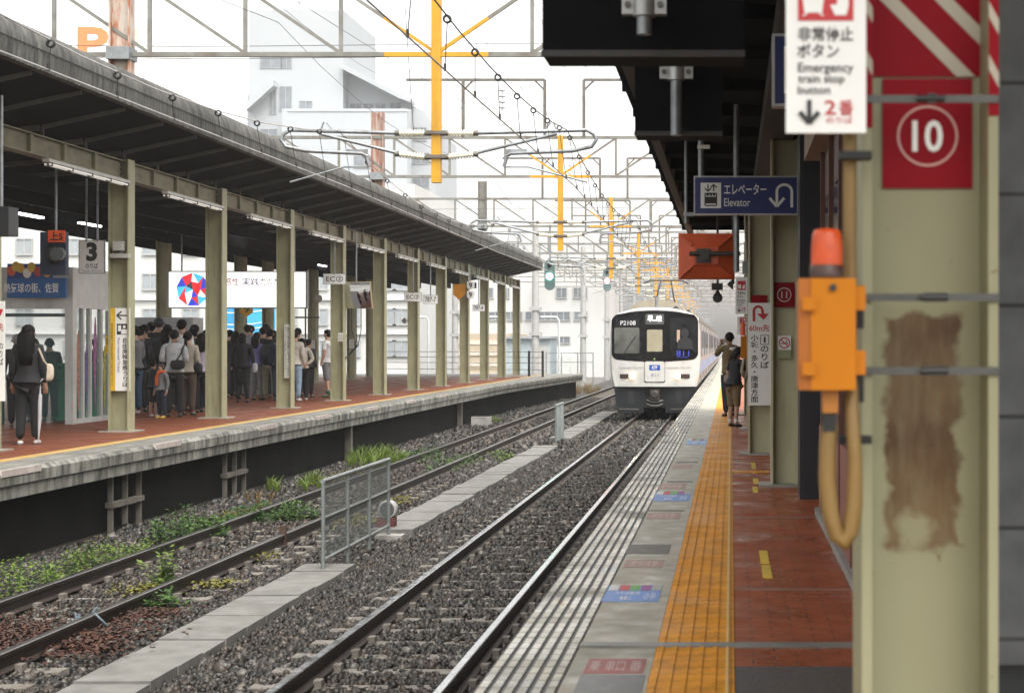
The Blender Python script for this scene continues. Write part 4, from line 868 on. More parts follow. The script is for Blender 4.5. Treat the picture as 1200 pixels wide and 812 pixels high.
# driver, and the cab's reflection painted as a warm strip on the glass
m = MB(); vs = [(TX+.98+.13*math.cos(t), 2.72+.15*math.sin(t)) for t in np.linspace(0, 6.28, 16, endpoint=False)]; m.prism(vs, TY+.035, TY+.045); m.prism([(TX+.72, 2.2), (TX+1.25, 2.2), (TX+1.2, 2.5), (TX+1.05, 2.58), (TX+.9, 2.58), (TX+.76, 2.48)], TY+.033, TY+.043)
for v in range(0): pass
m.v = [(a, b-.055, c) for a, b, c in m.v]; m.build('driver_silhouette', black, tr)
m = MB(); m.box((TX+.72, TY-.005, 2.42), (TX+.82, TY+.003, 2.82)); m.v = [(a, b+.0+.10*((a-TX)/HWd)**2-.02, c) for a, b, c in m.v]; m.build('cab_reflection', M('cab_warm', (.42, .30, .22), .4), tr)
m = MB(); m.tube([(TX-.62, TY-.02, 2.62), (TX-.98, TY-.0, 2.12)], .012, 5); m.build('wiper', black, tr)
m = MB(); m.tube([(TX+.62, TY-.02, 2.55), (TX+.95, TY-.0, 2.16)], .012, 5); m.build('wiper', black, tr)
# centre door
door = facepanel(rr(-.335, .335, 1.12, 3.36, .05), M('front_mask', (0, 0, 0)), 'end_door', tr, .016)
facepanel(rr(-.325, .325, 1.14, 1.80, .07), tw_, 'door_lower', door, .020)
facepanel(rr(-.25, .25, 2.12, 2.83, .03), M('door_window', (.30, .28, .20), .15, var=.15), 'door_window', door, .022)
dest = facepanel(rr(-.30, .30, 3.0, 3.34, .03), M('dest_panel', (.07, .075, .075), .2), 'destination_panel', door, .022)
m = MB(); text(m, '早', TX-.23, TX-.06, 3.09, 3.29, TY-.026, bold=.006); text(m, '岐', TX+.06, TX+.23, 3.09, 3.29, TY-.026, bold=.004); m.cbox((TX, TY-.026, 3.13), (.14, .004, .02)); m.build('lettering', M('led_white', (.9, .9, .9), .5, emit=(1, 1, 1), es=1.2), dest)
lb_ = facepanel(rr(-.175, .175, 1.515, 1.685, 0), M('logo_blue', (.02, .06, .33), .4), 'logo_plate', door, .026)
m = MB(); text(m, 'CT', TX-.09, TX+.09, 1.555, 1.645, TY-.030, bold=.03); m.build('lettering', white, lb_)
m = MB(); text(m, '811', TX-.12, TX+.12, 1.30, 1.41, TY-.024, bold=.01); m.build('lettering', inkgrey, door)
m = MB(); m.lathe((TX-.01, TY-.04, 1.88), [(.03, 0), (.03, .02)], axis='y', n=8); m.build('door_handle', M('handle_green', (.25, .4, .08), .4), door)
for s in (-1, 1):
    m = MB(); a, b = sorted((TX+s*.28, TX+s*1.18)); text(m, 'Commuter Train 811', a+(.1 if s > 0 else 0), b-(0 if s > 0 else .1), 1.565, 1.63, -.012, bold=.005); m.v = [(a_, fy(a_-TX)+b_, c_) for a_, b_, c_ in m.v]; m.build('lettering', inkgrey, c1)
    m = MB(); text(m, 'Commuter Train 811', a+(.2 if s > 0 else 0), b-(0 if s > 0 else .2), 1.035, 1.075, -.012); m.v = [(a_, fy(a_-TX)+b_, c_) for a_, b_, c_ in m.v]; m.build('lettering', M('faint_print', (.45, .44, .4), .5), c1)
    hl = facepanel(rr(*sorted((s*.84, s*1.14)), 1.25, 1.39, .02), M('lamp_bezel', (.03, .03, .03), .3), 'headlight', tr, .014)
    m = MB(); m.lathe((TX+s*.74, TY-.035, 1.318), [(.095, 0), (.095, .03)], axis='y', n=18); m.build('lamp', M('headlamp', (1, .9, .7), .3, emit=(1, .66, .26), es=2.2), hl); m = MB(); m.lathe((TX+s*.74, TY-.045, 1.318), [(.055, 0), (.055, .01)], axis='y', n=16); m.build('filament', M('headlamp_core', (1, .95, .8), .3, emit=(1, .86, .55), es=70), hl)
    m = MB(); m.lathe((TX+s*1.0, TY+.01, 1.318), [(.06, 0), (.06, .03)], axis='y', n=14); m.build('tail_lamp', M('tail_dark', (.06, .02, .01), .3), hl)
    # skirts
    m = MB(); x0, x1 = (-1.33, -.36) if s < 0 else (.36, 1.33)
    m.prism([(TX+x0, .965), (TX+x1, .965), (TX+x1-(.07 if s > 0 else 0), .35), (TX+x1-(.14 if s > 0 else 0), .13), (TX+x0+(.14 if s < 0 else 0), .13), (TX+x0+(.07 if s < 0 else 0), .35)], TY+.12, TY+.6); sk = m.build('skirt', tgrey, tr)
    m = MB(); xc = TX+s*.78; m.box((xc-.1, TY+.105, .42), (xc+.1, TY+.12, .82)); m.build('skirt_slot', black, sk)
    m = MB(); m.box((TX+min(x0, x1)+.16, TY+.10, .23), (TX+max(x0, x1)-.16, TY+.12, .26)); m.build('skirt_bar', steel_dk, sk)
m = MB(); m.box((TX-.36, TY+.25, .3), (TX+.36, TY+.5, 1.0)); m.build('coupler_recess', tund, tr)
m = MB(); m.lathe((TX, TY-.1, .72), [(.10, 0), (.14, .03), (.14, .15), (.09, .2), (.09, .4)], axis='y', n=14); m.cbox((TX, TY+.02, .72), (.3, .16, .34)); m.build('coupler', M('coupler_dark', (.05, .045, .042), .5, .5), tr)
m = MB()
for z in (.36, .48): m.tube([(TX-.26, TY+.05, z+.06), (TX-.1, TY, z), (TX+.1, TY, z), (TX+.26, TY+.05, z+.06)], .022, 6)
m.build('hose', steel_dk, tr)
# roof of the first car
m = MB(); rp_ = [(TX+.93*math.cos(t), 3.40+.46*math.sin(t)**.9 if math.sin(t) > 0 else 3.40) for t in np.linspace(0, math.pi, 16)]; m.prism(rp_, TY+1.6, TY+6.5); m.build('roof_unit', troof, tr)
m = MB(); m.tube([(TX+.02, TY+.9, 3.5), (TX+.02, TY+.9, 3.92)], .05, 8); m.build('antenna', steel, tr)
m = MB(); m.lathe((TX+.66, TY+.9, 3.42), [(.1, 0), (.09, .12), (.04, .2)], n=10); m.build('horn', tund, tr)
pg = MB(); py_ = TY+9.5
pg.box((TX-.9, py_-.9, 3.6), (TX+.9, py_+.9, 3.66))
for s in (-1, 1): pg.tube([(TX+s*.4, py_+.8, 3.66), (TX+s*.3, py_-.6, 4.2), (TX+s*.2, py_+.1, 4.75)], .025, 6)
pg.tube([(TX-.85, py_+.1, 4.68), (TX-.6, py_+.1, 4.79), (TX+.6, py_+.1, 4.79), (TX+.85, py_+.1, 4.68)], .03, 6); pg.build('pantograph', tund, tr)
# sides
def side_parts(y0, par, skip=0):
    s = 1
    for k in range(3):
        yd = y0+2.6+k*6.1
        m = MB(); m.box((TX+HWd-.03, yd, 1.16), (TX+HWd+.004, yd+1.3, 3.0)); d = m.build('side_door', tsil, par)
        m = MB(); m.box((TX+HWd+.005, yd+.1, 1.95), (TX+HWd+.018, yd+.58, 2.8)); m.box((TX+HWd+.005, yd+.72, 1.95), (TX+HWd+.018, yd+1.2, 2.8)); m.build('door_glass', tglass, d)
        m = MB(); m.box((TX+HWd-.03, yd-.06, 1.1), (TX+HWd+.006, yd-.02, 3.05)); m.build('door_edge', M('door_edge_grey', (.25, .25, .26), .4), d); m = MB(); m.box((TX+HWd-.03, yd+1.32, 1.1), (TX+HWd+.006, yd+1.36, 3.05)); m.build('door_edge', M('door_edge_grey', (.25, .25, .26), .4), d)
    for k in range(4):
        yw = y0+.6+k*6.1 if k else y0+.9
        w = 3.7 if 0 < k < 3 else 1.3
        if k == 0: continue
        yw = y0+4.2+(k-1)*6.1
        m = MB(); m.box((TX+HWd-.04, yw, 1.95), (TX+HWd+.004, min(yw+4.2, y0+19.2), 2.85)); m.build('side_window', tglass, par)
    m = MB(); m.box((TX+HWd-.05, y0+.3, 1.40), (TX+HWd+.006, y0+19.4, 1.78)); m.build('blue_band', M('band_blue', (.22, .32, .50), .4, var=.15), par)
    m = MB()
    for k in range(10): m.box((TX+1.40, y0+1+k*1.9, 3.08), (TX+1.46, y0+1.9+k*1.9, 3.2))
    m.build('side_vents', M('vent_dark', (.16, .15, .13), .6), par)
side_parts(TY, c1)
for k in range(1, 4):
    y0 = TY+k*20.0; c = body(y0, y0+19.6, tr); side_parts(y0, c)
    m = MB(); m.box((TX-1.2, y0-.4, 1.0), (TX+1.2, y0, 3.2)); m.build('gangway', blackrub, tr)
    m = MB(); m.prism([(TX+.8*math.cos(t), 3.38+.42*max(0, math.sin(t))) for t in np.linspace(0, math.pi, 12)], y0+6, y0+11); m.build('roof_unit', troof, tr)
m = MB()
for k in range(4):
    y0 = TY+20*k
    m.box((TX-1.25, y0+.6, .42), (TX+1.25, y0+19.3, 1.02))
m.build('underframe_box', tund, tr)
for k in range(8):
    yb = TY+20*(k//2)+(2.4 if k % 2 == 0 else 15.4)
    b_ = MB(); b_.box((TX-1.0, yb-.9, .35), (TX+1.0, yb+2.7, .7)); bo = b_.build('bogie', tund, tr)
    for yy in (yb, yb+2.1):
        m = MB()
        for s in (-1, 1): m.lathe((TX+s*.565-.06, yy, .43), [(.43, 0), (.40, .02), (.40, .12)], axis='x', n=20)
        m.tube([(TX-.6, yy, .43), (TX+.6, yy, .43)], .07, 8); m.build('wheelset', steel_dk, bo)

# ------------------------------------------------------------------ near platform: columns, signs, canopy
rc = thing('platform_canopy', (2, 26, PH), 'very dark canopy roof over the near yellow paved platform', 'canopy')
m = MB(); m.prism([(-1.03, 4.84), (2.5, 4.62), (9, 4.62), (9, 4.95), (-1.03, 5.02)], 2.2, 36); m.build('roof_panel', darkroof, rc)  # near end lies out of view, set to shade the near column
m = MB()
for k in range(190): y = 10.6+k*.134; m.tube([(-1.05, y, 4.90), (-1.0, y, 4.90)], .06, 5)
m.build('corrugated_eave', darkroof, rc)
for k in range(14):
    y = 12.2+k*1.72; m = MB(); m.box((-1.0, y-.04, 4.66), (9, y+.04, 4.80)); m.build('rafter', darkroof, rc)
m = MB(); m.box((.30, 10.5, 4.40), (.62, 36, 4.62)); m.box((-.9, 10.5, 4.62), (-.8, 36, 4.8)); m.build('longitudinal_beam', M('roof_beam', (.05, .048, .045), .7), rc)
sw = thing('added_back_wall', (6, 5, PH), 'added dark backing wall far back under the near canopy at right', 'wall')  # added wall, keeps the space behind the columns dark
m = MB(); m.box((4.2, 5.2, PH), (4.5, 36, 4.62)); m.build('wall_face', M('added_wall_dark', (.05, .045, .04), .8, var=.2), sw)
# dark indicator boards seen from their backs
def dark_board(px0, px1, py0, py1, D, th, label):
    r = rect(px0, px1, py0, py1, D); t = thing('indicator_board', ((r[0]+r[1])/2, D, r[2]), label, 'indicator board', 'black hanging indicator boards')
    m = MB(); m.box((r[0], D, r[2]), (r[1], D+th, r[3])); m.build('casing', M('board_black', (.005, .0052, .006), .7, var=.15, spec=.08), t)
    m = MB(); m.box((r[0]-.004, D-.006, r[2]-.004), (r[1]+.004, D+.02, r[2]+.02)); m.build('lower_trim', M('board_trim', (.025, .022, .02), .5), t)
    return t, r
def hang_pipe(px, py0, py1, D, pyb, w, label, top=None):
    p = P(px, py1, D); q = P(px, py0, D); s = D/F; t = thing('hanging_pipe', p, label, 'pipe', 'hanging grey pipes under the near canopy')
    m = MB(); m.tube([(p.x, D, p.z), (p.x, D, q.z)], w/2*s, 12); m.build('pipe', steel, t)
    c = P(px, pyb, D); m = MB(); m.cbox((c.x, D+.01, c.z), (w*2.9*s, .05, w*1.15*s)); m.lathe((c.x, D, c.z-w*.7*s), [(w*.75*s, 0), (w*.75*s, w*1.4*s)], n=12); k = m.build('clamp', M('clamp_zinc', (.40, .41, .41), .4, .5, var=.1), t)
    m = MB()
    for e in (-1, 1): m.lathe((c.x+e*w*1.05*s, D-.03, c.z), [(w*.22*s, 0), (w*.22*s, .02)], axis='y', n=6)
    m.build('bolt', steel_dk, k)
dark_board(635.5, 872, -110, 65, 6.8, .28, 'big black indicator board hanging at the top of the frame right of the yellow post')
dark_board(744, 846, 30, 158, 10.3, .3, 'smaller black indicator board behind the big one, under the near canopy')
hang_pipe(755, -60, 41, 6.62, 7, 18, 'thick blurred grey pipe end with clamp before the big black board')
hang_pipe(792.5, 60, 159, 10.15, 85, 13.5, 'grey pipe with clamp before the smaller black board')
m = MB(); p = P(833, 97.5, 11); m.cbox(p, (.10, .02, .028)); tag(m.build('small_label', white), 'tiny pale label on the dark ceiling right of the hanging pipe', 'label')

def ncol(px0, px1, D, label, y_z1=4.4, mat_=cream):
    x0, x1 = (px0-VX)*D/F, (px1-VX)*D/F
    return hcol('steel_column', (x0+x1)/2, D+.12, y_z1, label, w=x1-x0, d=.26, mat_=mat_, group='columns of the near platform')
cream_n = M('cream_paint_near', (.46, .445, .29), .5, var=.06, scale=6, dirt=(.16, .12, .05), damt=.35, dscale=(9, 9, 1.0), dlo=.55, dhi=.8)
ncol(903.5, 935, 17.1, 'cream steel column with the red 11 plate and no smoking sticker', mat_=cream_n)
ncol(877, 903, 22.0, 'cream steel column behind the white sign with the red turning arrow', mat_=cream_n)
ncol(875, 890, 28.5, 'cream steel column farther along, beside the couple', mat_=cream_n)
ncol(872, 883, 34.5, 'farthest cream steel column of the near platform behind the yellow box', mat_=cream_n)
# near column with rust
DN = 4.06; x0, x1 = (1010-VX)*DN/F, (1170-VX)*DN/F
t = thing('steel_column', ((x0+x1)/2, DN, PH), 'large blurred cream column with rust patch and red 10 plate at the right', 'column', 'columns of the near platform')
nm = bpy.data.materials.new('near_column_paint'); nm.use_nodes = True; n = nm.node_tree.nodes; L = nm.node_tree.links; b = n['Principled BSDF']; b.inputs['Roughness'].default_value = .5; b.inputs['Specular IOR Level'].default_value = .25
ge = n.new('ShaderNodeNewGeometry'); sx = n.new('ShaderNodeSeparateXYZ'); L.new(ge.outputs['Position'], sx.inputs[0])
nz = n.new('ShaderNodeTexNoise'); nz.inputs['Scale'].default_value = 14; nz.inputs['Detail'].default_value = 7; L.new(ge.outputs['Position'], nz.inputs['Vector'])
nz2 = n.new('ShaderNodeTexNoise'); nz2.inputs['Scale'].default_value = 5; nz2.inputs['Detail'].default_value = 6; L.new(ge.outputs['Position'], nz2.inputs['Vector'])
mp3 = n.new('ShaderNodeMapping'); mp3.inputs['Scale'].default_value = (28, 28, 5); L.new(ge.outputs['Position'], mp3.inputs[0]); nz3 = n.new('ShaderNodeTexNoise'); nz3.inputs['Scale'].default_value = 1; nz3.inputs['Detail'].default_value = 9; nz3.inputs['Roughness'].default_value = .7; L.new(mp3.outputs[0], nz3.inputs['Vector'])
def mth(op, a, b_=None, c_=None):
    q = n.new('ShaderNodeMath'); q.operation = op
    for i, v in enumerate((a, b_, c_)):
        if v is None: continue
        if isinstance(v, (int, float)): q.inputs[i].default_value = v
        else: L.new(v, q.inputs[i])
    return q.outputs[0]
def soft(a, b_):
    q = n.new('ShaderNodeMapRange'); q.inputs[1].default_value = -.5; q.inputs[2].default_value = .5; q.inputs[3].default_value = .15; L.new(mth('SUBTRACT', a, b_), q.inputs[0]); return q.outputs[0]
xc, hw = (1088-VX)*DN/F, 47*DN/F; zc, hz = CZ-(512-VY)*DN/F, 142*DN/F
wob = mth('MULTIPLY', mth('SUBTRACT', nz.outputs['Fac'], .5), .11)
dx = mth('SUBTRACT', hw, mth('ABSOLUTE', mth('ADD', mth('SUBTRACT', sx.outputs[0], xc), wob)))
dz = mth('SUBTRACT', hz, mth('ABSOLUTE', mth('ADD', mth('SUBTRACT', sx.outputs[2], zc), wob)))
msk = mth('MINIMUM', dx, dz); mr = n.new('ShaderNodeMapRange'); mr.inputs[1].default_value = -.004; mr.inputs[2].default_value = .014; L.new(msk, mr.inputs[0])
hole = soft( mth('ADD', mth('POWER', mth('DIVIDE', mth('ADD', mth('SUBTRACT', sx.outputs[0], xc-.02), wob), .045), 2.0), mth('POWER', mth('DIVIDE', mth('ADD', mth('SUBTRACT', sx.outputs[2], CZ-(628-VY)*DN/F), wob), .055), 2.0)), mth('MULTIPLY', nz3.outputs['Fac'], 1.7))
fac = mth('MULTIPLY', mth('MULTIPLY', mr.outputs[0], hole), mth('MINIMUM', 1.0, mth('ADD', .42, mth('MULTIPLY', nz3.outputs['Fac'], 1.0))))
rr1 = n.new('ShaderNodeValToRGB'); rr1.color_ramp.elements[0].color = (.15, .095, .046, 1); rr1.color_ramp.elements[1].color = (.07, .032, .013, 1); rr1.color_ramp.elements[0].position = .35; rr1.color_ramp.elements[1].position = .7; L.new(nz2.outputs['Fac'], rr1.inputs[0])
pr = n.new('ShaderNodeValToRGB'); pr.color_ramp.elements[0].color = (.26, .252, .155, 1); pr.color_ramp.elements[1].color = (.30, .292, .185, 1); L.new(nz2.outputs['Fac'], pr.inputs[0])
spk = n.new('ShaderNodeTexNoise'); spk.inputs['Scale'].default_value = 30; spk.inputs['Detail'].default_value = 4; L.new(ge.outputs['Position'], spk.inputs['Vector'])
sp = n.new('ShaderNodeMapRange'); sp.inputs[1].default_value = .68; sp.inputs[2].default_value = .74; sp.inputs[4].default_value = .8; L.new(spk.outputs['Fac'], sp.inputs[0])
m1 = n.new('ShaderNodeMix'); m1.data_type = 'RGBA'; L.new(fac, m1.inputs[0]); L.new(pr.outputs[0], m1.inputs[6]); L.new(rr1.outputs[0], m1.inputs[7])
m2 = n.new('ShaderNodeMix'); m2.data_type = 'RGBA'; L.new(sp.outputs[0], m2.inputs[0]); L.new(m1.outputs[2], m2.inputs[6]); m2.inputs[7].default_value = (.15, .08, .03, 1); L.new(m2.outputs[2], b.inputs['Base Color'])
f_ = .024; m = MB(); m.box((x0, DN, PH), (x0+f_, DN+.30, 4.6)); m.box((x1-f_, DN, PH), (x1, DN+.30, 4.6)); m.box((x0+f_, DN+.14, PH), (x1-f_, DN+.16, 4.6)); m.build('shaft', nm, t)
web = DN+.138
DW = web
def wrect(a, b_, c, d): return rect(a, b_, c, d, DW)
r = wrect(1034, 1139, 93, 221)
o = sign('number_plate', r, web-.006, deepred, 'large blurred red plate with a white circled 10 on the near column', words=[('10', .33, .67, .33, .62, white, .02)], t=.004)
m = MB(); w_ = r[1]-r[0]; v_, f2 = ring((r[0]+r[1])/2, r[2]+(r[3]-r[2])*.475, w_*.315, w_*.34); m.add([(p[0], web-.009, p[1]) for p in v_], f2); m.build('circle_print', M('ring_pink', (.6, .35, .3), .5), o)
r = wrect(1018, 1150, -40, 90.5); o = sign('striped_plate', r, web-.004, deepred, 'dark red plate with pale diagonal stripes above the 10 plate', t=.003)
m = MB()
def clip_band(c0, c1):   # band between lines x+z=const, clipped to the plate
    pts = [(r[0], r[3]), (r[1], r[3]), (r[1], r[2]), (r[0], r[2])]
    for sgn, c in ((1, c0), (-1, -c1)):
        out = []
        for i in range(len(pts)):
            a, b_ = pts[i], pts[(i+1) % len(pts)]; fa, fb = sgn*(a[0]+a[1])-c, sgn*(b_[0]+b_[1])-c
            if fa >= 0: out.append(a)
            if fa*fb < 0: u = fa/(fa-fb); out.append((a[0]+(b_[0]-a[0])*u, a[1]+(b_[1]-a[1])*u))
        pts = out
        if not pts: return
    flat(m, pts, web-.007)
s_ = DW/F
for pxa in (1052, 1122-6, 1180): # where each stripe's upper edge meets y=0
    q = P(pxa, 0, DW); k0 = q.x+q.z; clip_band(k0-22*s_-.0, k0+0)
# stripes run down to the right: mirror about the plate's middle
m.build('stripe_print', M('stripe_cream', (.42, .38, .30), .5), o)
for px0, px1, D_, yb, lb, k0 in ((1010, 1022, DN, 150, 'red and white striped edge tape on the near column left flange', 0), (1159, 1170, DN, 136, 'red and white striped edge tape on the near column right flange', 14)):
    r = rect(px0-.5, px1+.5, -40, yb, D_); m = MB(); m.box((r[0], D_-.003, r[2]), (r[1], D_-.001, r[3])); o = tag(m.build('edge_tape', deepred, at=(r[0], D_, r[2])), lb, 'tape')
    m = MB()
    for q in range(3): a, b_ = P(px0, 50-q*62+k0, D_), P(px1, 72-q*62+k0, D_); h = 18*D_/F; flat(m, [(r[0], a.z), (r[0], a.z-h), (r[1], b_.z-h), (r[1], b_.z)], D_-.004)
    m.build('stripe_print', M('stripe_cream', (0, 0, 0)), o)
# steel straps round the near column
for i, (py, h, xa, xb, lb) in enumerate(((116, 9, 1016, 1169, 'grey steel strap across the near column over the 10 plate'), (348.5, 9, 1003, 1170, 'upper grey steel strap holding the yellow box to the near column'), (434.5, 9, 1003, 1170, 'lower grey steel strap holding the yellow box to the near column'))):
    r = rect(xa, xb, py-h/2, py+h/2, DN-.01); t = thing('steel_strap', ((r[0]+r[1])/2, DN, r[2]), lb, 'strap', 'steel straps round the near column')
    m = MB(); m.box((r[0], DN-.009, r[2]), (r[1], DN-.005, r[3])); m.box((r[1]-.0, DN-.009, r[2]), (r[1]+.003, DN+.3, r[3])); m.build('band', M('strap_steel', (.085, .085, .08), .45, .4, var=.2), t)
    xb_ = (1090-VX)*DN/F if i else (1086-VX)*DN/F; m = MB(); m.cbox((xb_+.01, DN-.014, (r[2]+r[3])/2), (.055 if i else .02, .016, .022)); m.tube([(xb_-.025, DN-.02, (r[2]+r[3])/2), (xb_+.04, DN-.02, (r[2]+r[3])/2)], .008, 8); m.build('buckle', M('buckle_dark', (.05, .05, .05), .4, .5), t)
# emergency stop box
D = 3.86; t = thing('emergency_box', P(970, 457, D), 'blurred orange yellow emergency box with red orange lamp strapped to the near column', 'emergency box')
r = rect(950, 1003, 326, 457, D); m = MB(); m.box((r[0]-.0, D, r[2]), (r[1], D+.06, r[3])); bx = m.build('door_face', amber, t)
m = MB(); m.prism([(r[0]-.026, D+.012), (r[0]-.001, D+.004), (r[0]-.001, D+.20), (r[0]-.024, D+.20)], r[2], r[3], axis='z'); m.box((r[0], D+.061, r[2]+.005), (r[1]-.01, D+.2, r[3]-.005)); m.build('case', M('amber_case', (.36, .105, .006), .6), t)
for py in (356, 432):
    c = P(950, py, D); m = MB(); m.cbox((c.x-.004, D-.004, c.z), (.030, .012, .030)); m.build('hinge', amber, bx); c = P(1003, py-7, D); m = MB(); m.cbox((c.x+.008, D+.03, c.z), (.03, .03, .055)); m.build('lug', amber, bx)
c = P(976, 337, D); m = MB(); m.lathe((c.x, D-.008, c.z), [(.008, 0), (.008, .01)], axis='y', n=12); m.build('keyhole', black, bx)
c = P(969, 325, D+.07); m = MB(); m.lathe((c.x, D+.07, c.z), [(.039, 0), (.039, .026), (.037, .028)], n=20); m.build('lamp_base', M('lamp_brown', (.05, .02, .012), .4), t)
m = MB(); m.lathe((c.x, D+.07, c.z+.027), [(.037, 0), (.036, .04), (.033, .072), (.028, .082), (.001, .086)], n=20); m.build('lamp_dome', M('lamp_red_orange', (.46, .055, .003), .35, var=.15, scale=30, emit=(1, .12, .01), es=.03), t)
c = P(974, 470, D); m = MB(); m.cbox((c.x, D+.05, c.z+.0), (.035, .05, .055)); m.build('cable_gland', M('gland_amber', (.35, .13, .01), .5), t)
m = MB(); m.cbox((c.x-.002, D+.05, c.z-.045), (.030, .04, .05)); m.build('gland_rubber', blackrub, t)
def pp(px, py, dd=.05): return P(px, py, D+dd)
m = MB(); m.tube([pp(973, 495), pp(970, 520), pp(969, 560), pp(973, 600), pp(981, 628), pp(989, 636), pp(997, 622), pp(1001, 590), pp(1002, 540), pp(998, 480), pp(997, 420, .13), pp(996, 300, .15), pp(996, 160, .15), pp(996, 100, .15)], [.0185, .0195]+[.0195]*6+[.0165]*6, 12)
tag(m.build('cable_conduit', pipe_tan), 'blurred tan cable conduit looping below the orange yellow box', 'cable')
m = MB()
for py, lb in ((183, 'black bracket on the tan conduit under the big emergency sign'), (515, 'black bracket on the tan conduit loop below the orange yellow box')): m = MB(); c = P(997, py, D+.13); m.cbox((c.x+.01, c.y, c.z), (.075, .06, .018)); tag(m.build('cable_bracket', blackrub), lb, 'bracket', 'black brackets beside the near column')
for py, lb in ((360, 'black rubber block behind the upper strap end of the orange yellow box'), (446, 'black rubber block behind the lower strap end of the orange yellow box')): m = MB(); c = P(1006, py, D+.11); m.cbox((c.x, c.y, c.z), (.022, .05, .10)); tag(m.build('cable_bracket', blackrub), lb, 'bracket', 'black brackets beside the near column')
# emergency stop sign
D = 3.95
def estop(r, D, label, grp, big=True):
    o = sign('emergency_sign', r, D, white, label, words=[('非常停止', .15, .84, .53, .615, ink, .012), ('ボタン', .14, .66, .435, .515, ink, .012), ('Emergency', .15, .84, .335, .405, ink, .008), ('train stop', .15, .73, .275, .335, ink, .008), ('button', .15, .55, .225, .272, ink, .008), ('2', .48, .62, .105, .188, signred, .012), ('番', .66, .84, .10, .19, signred, .008), ('のりば', .50, .83, .055, .092, signred, .005)], t=.012, group=grp)
    w_, h_ = r[1]-r[0], r[3]-r[2]
    q = sub(r, .15, .84, .65, .90); flat_ = MB(); board(flat_, q, D-.003, .002); rp_ = flat_.build('symbol_panel', signred, o)
    m = MB(); q2 = sub(r, .2, .48, .675, .80); flat(m, [(q2[0]+.1*w_*.3, q2[2]+.02*h_), (q2[1]-.1*w_*.3, q2[2]+.02*h_), (q2[1], q2[3]), (q2[0], q2[3])], D-.005); flat(m, [(q2[0], q2[2]), (q2[0]+.03*w_, q2[2]), (q2[0]+.08*w_, q2[2]+.02*h_), (q2[0]+.05*w_, q2[2]+.02*h_)], D-.005); flat(m, [(q2[1], q2[2]), (q2[1]-.03*w_, q2[2]), (q2[1]-.08*w_, q2[2]+.02*h_), (q2[1]-.05*w_, q2[2]+.02*h_)], D-.005)
    hx = r[0]+w_*.65; hz_ = r[2]+h_*.68
    flat(m, [(hx-.1*w_, hz_+.06*h_), (hx-.04*w_, hz_), (hx+.1*w_, hz_), (hx+.13*w_, hz_+.05*h_), (hx+.13*w_, hz_+.12*h_), (hx-.0*w_, hz_+.12*h_), (hx-.02*w_, hz_+.06*h_)], D-.005); m.build('symbol_print', white, rp_)
    m = MB(); q3 = sub(r, .30, .36, .14, .24); z_ = sub(r, 0, 1, .045, .19)
    xa = r[0]+w_*.29; thick(m, [(xa, z_[3]), (xa, z_[2]+.01*h_)], .055*w_, D-.005); thick(m, [(xa-.12*w_, z_[2]+.075*h_), (xa, z_[2]+.01*h_), (xa+.12*w_, z_[2]+.075*h_)], .06*w_, D-.0055); m.build('arrow', ink, o)
    return o
r = rect(921, 1015, -46, 156, D); estop(r, D, 'big blurred white emergency stop button sign with black down arrow, on the near column', 'emergency stop signs')
m = MB(); m.box((r[0]+.012, D+.013, r[2]-.001), (r[1]+.003, D+.02, r[2]+.004))
r = rect(862, 876, 325, 368, 24); estop(r, 24, 'small white emergency stop sign far along the near platform, upper one', 'emergency stop signs')
r = rect(864, 876, 371, 392, 26); sign('red_symbol_sign', r, 26, white, 'small white sign with red symbol below the far emergency sign', words=[('駅', .2, .9, .45, .95, signred, .02), ('案内', .2, .9, .08, .35, inkgrey, 0)], t=.02)
# far emergency box
D = 25; r = rect(868, 877, 394, 420, D); t = thing('emergency_box', P(872, 420, D), 'small distant orange yellow emergency box with red lamp beside the couple', 'emergency box'); m = MB(); m.box((r[0], D, r[2]), (r[1], D+.15, r[3])); m.build('case', amber, t)
c = P(870.5, 393, D+.05); m = MB(); m.lathe(c, [(.036, 0), (.035, .10), (.03, .17), (.001, .18)], n=12); m.build('lamp_dome', M('lamp_red_orange', (0, 0, 0)), t)
m = MB(); m.tube([P(872, 420, D), P(869, 436, D), P(874, 447, D), P(877, 430, D), P(876, 330, D), P(873, 240, D)], .022, 8); tag(m.build('cable_conduit', M('conduit_pale', (.34, .32, .22), .5)), 'pale cable conduit hanging beside the distant emergency box', 'cable')
m = MB(); m.cbox(P(874, 314, 24.5), (.10, .12, .18)); m.cbox(P(875, 330, 24.4), (.08, .1, .12)); tag(m.build('junction_box', steel), 'small grey junction box on the column behind the orange mirror', 'box')
# elevator sign
D = 16.4; r = rect(814.5, 934, 208, 250.5, D)
o = sign('elevator_sign', r, D, signblue, 'blue elevator sign with white lift symbol and turning arrow', words=[('エレベーター', .285, .70, .52, .82, white, .01), ('Elevator', .285, .54, .20, .42, white, .0)], frame=(M('frame_pale', (.45, .46, .46), .4, .4), .012), t=.09)
w_, h_ = r[1]-r[0], r[3]-r[2]; q = sub(r, .055, .255, .15, .85); m = MB(); board(m, q, D-.004, .003); sp_ = m.build('symbol_panel', white, o)
m = MB(); bx_ = sub(q, .22, .78, .10, .58)
for a, b_ in (((bx_[0], bx_[2]), (bx_[1], bx_[2])), ((bx_[1], bx_[2]), (bx_[1], bx_[3])), ((bx_[1], bx_[3]), (bx_[0], bx_[3])), ((bx_[0], bx_[3]), (bx_[0], bx_[2]))): thick(m, [a, b_], .012, D-.0055)
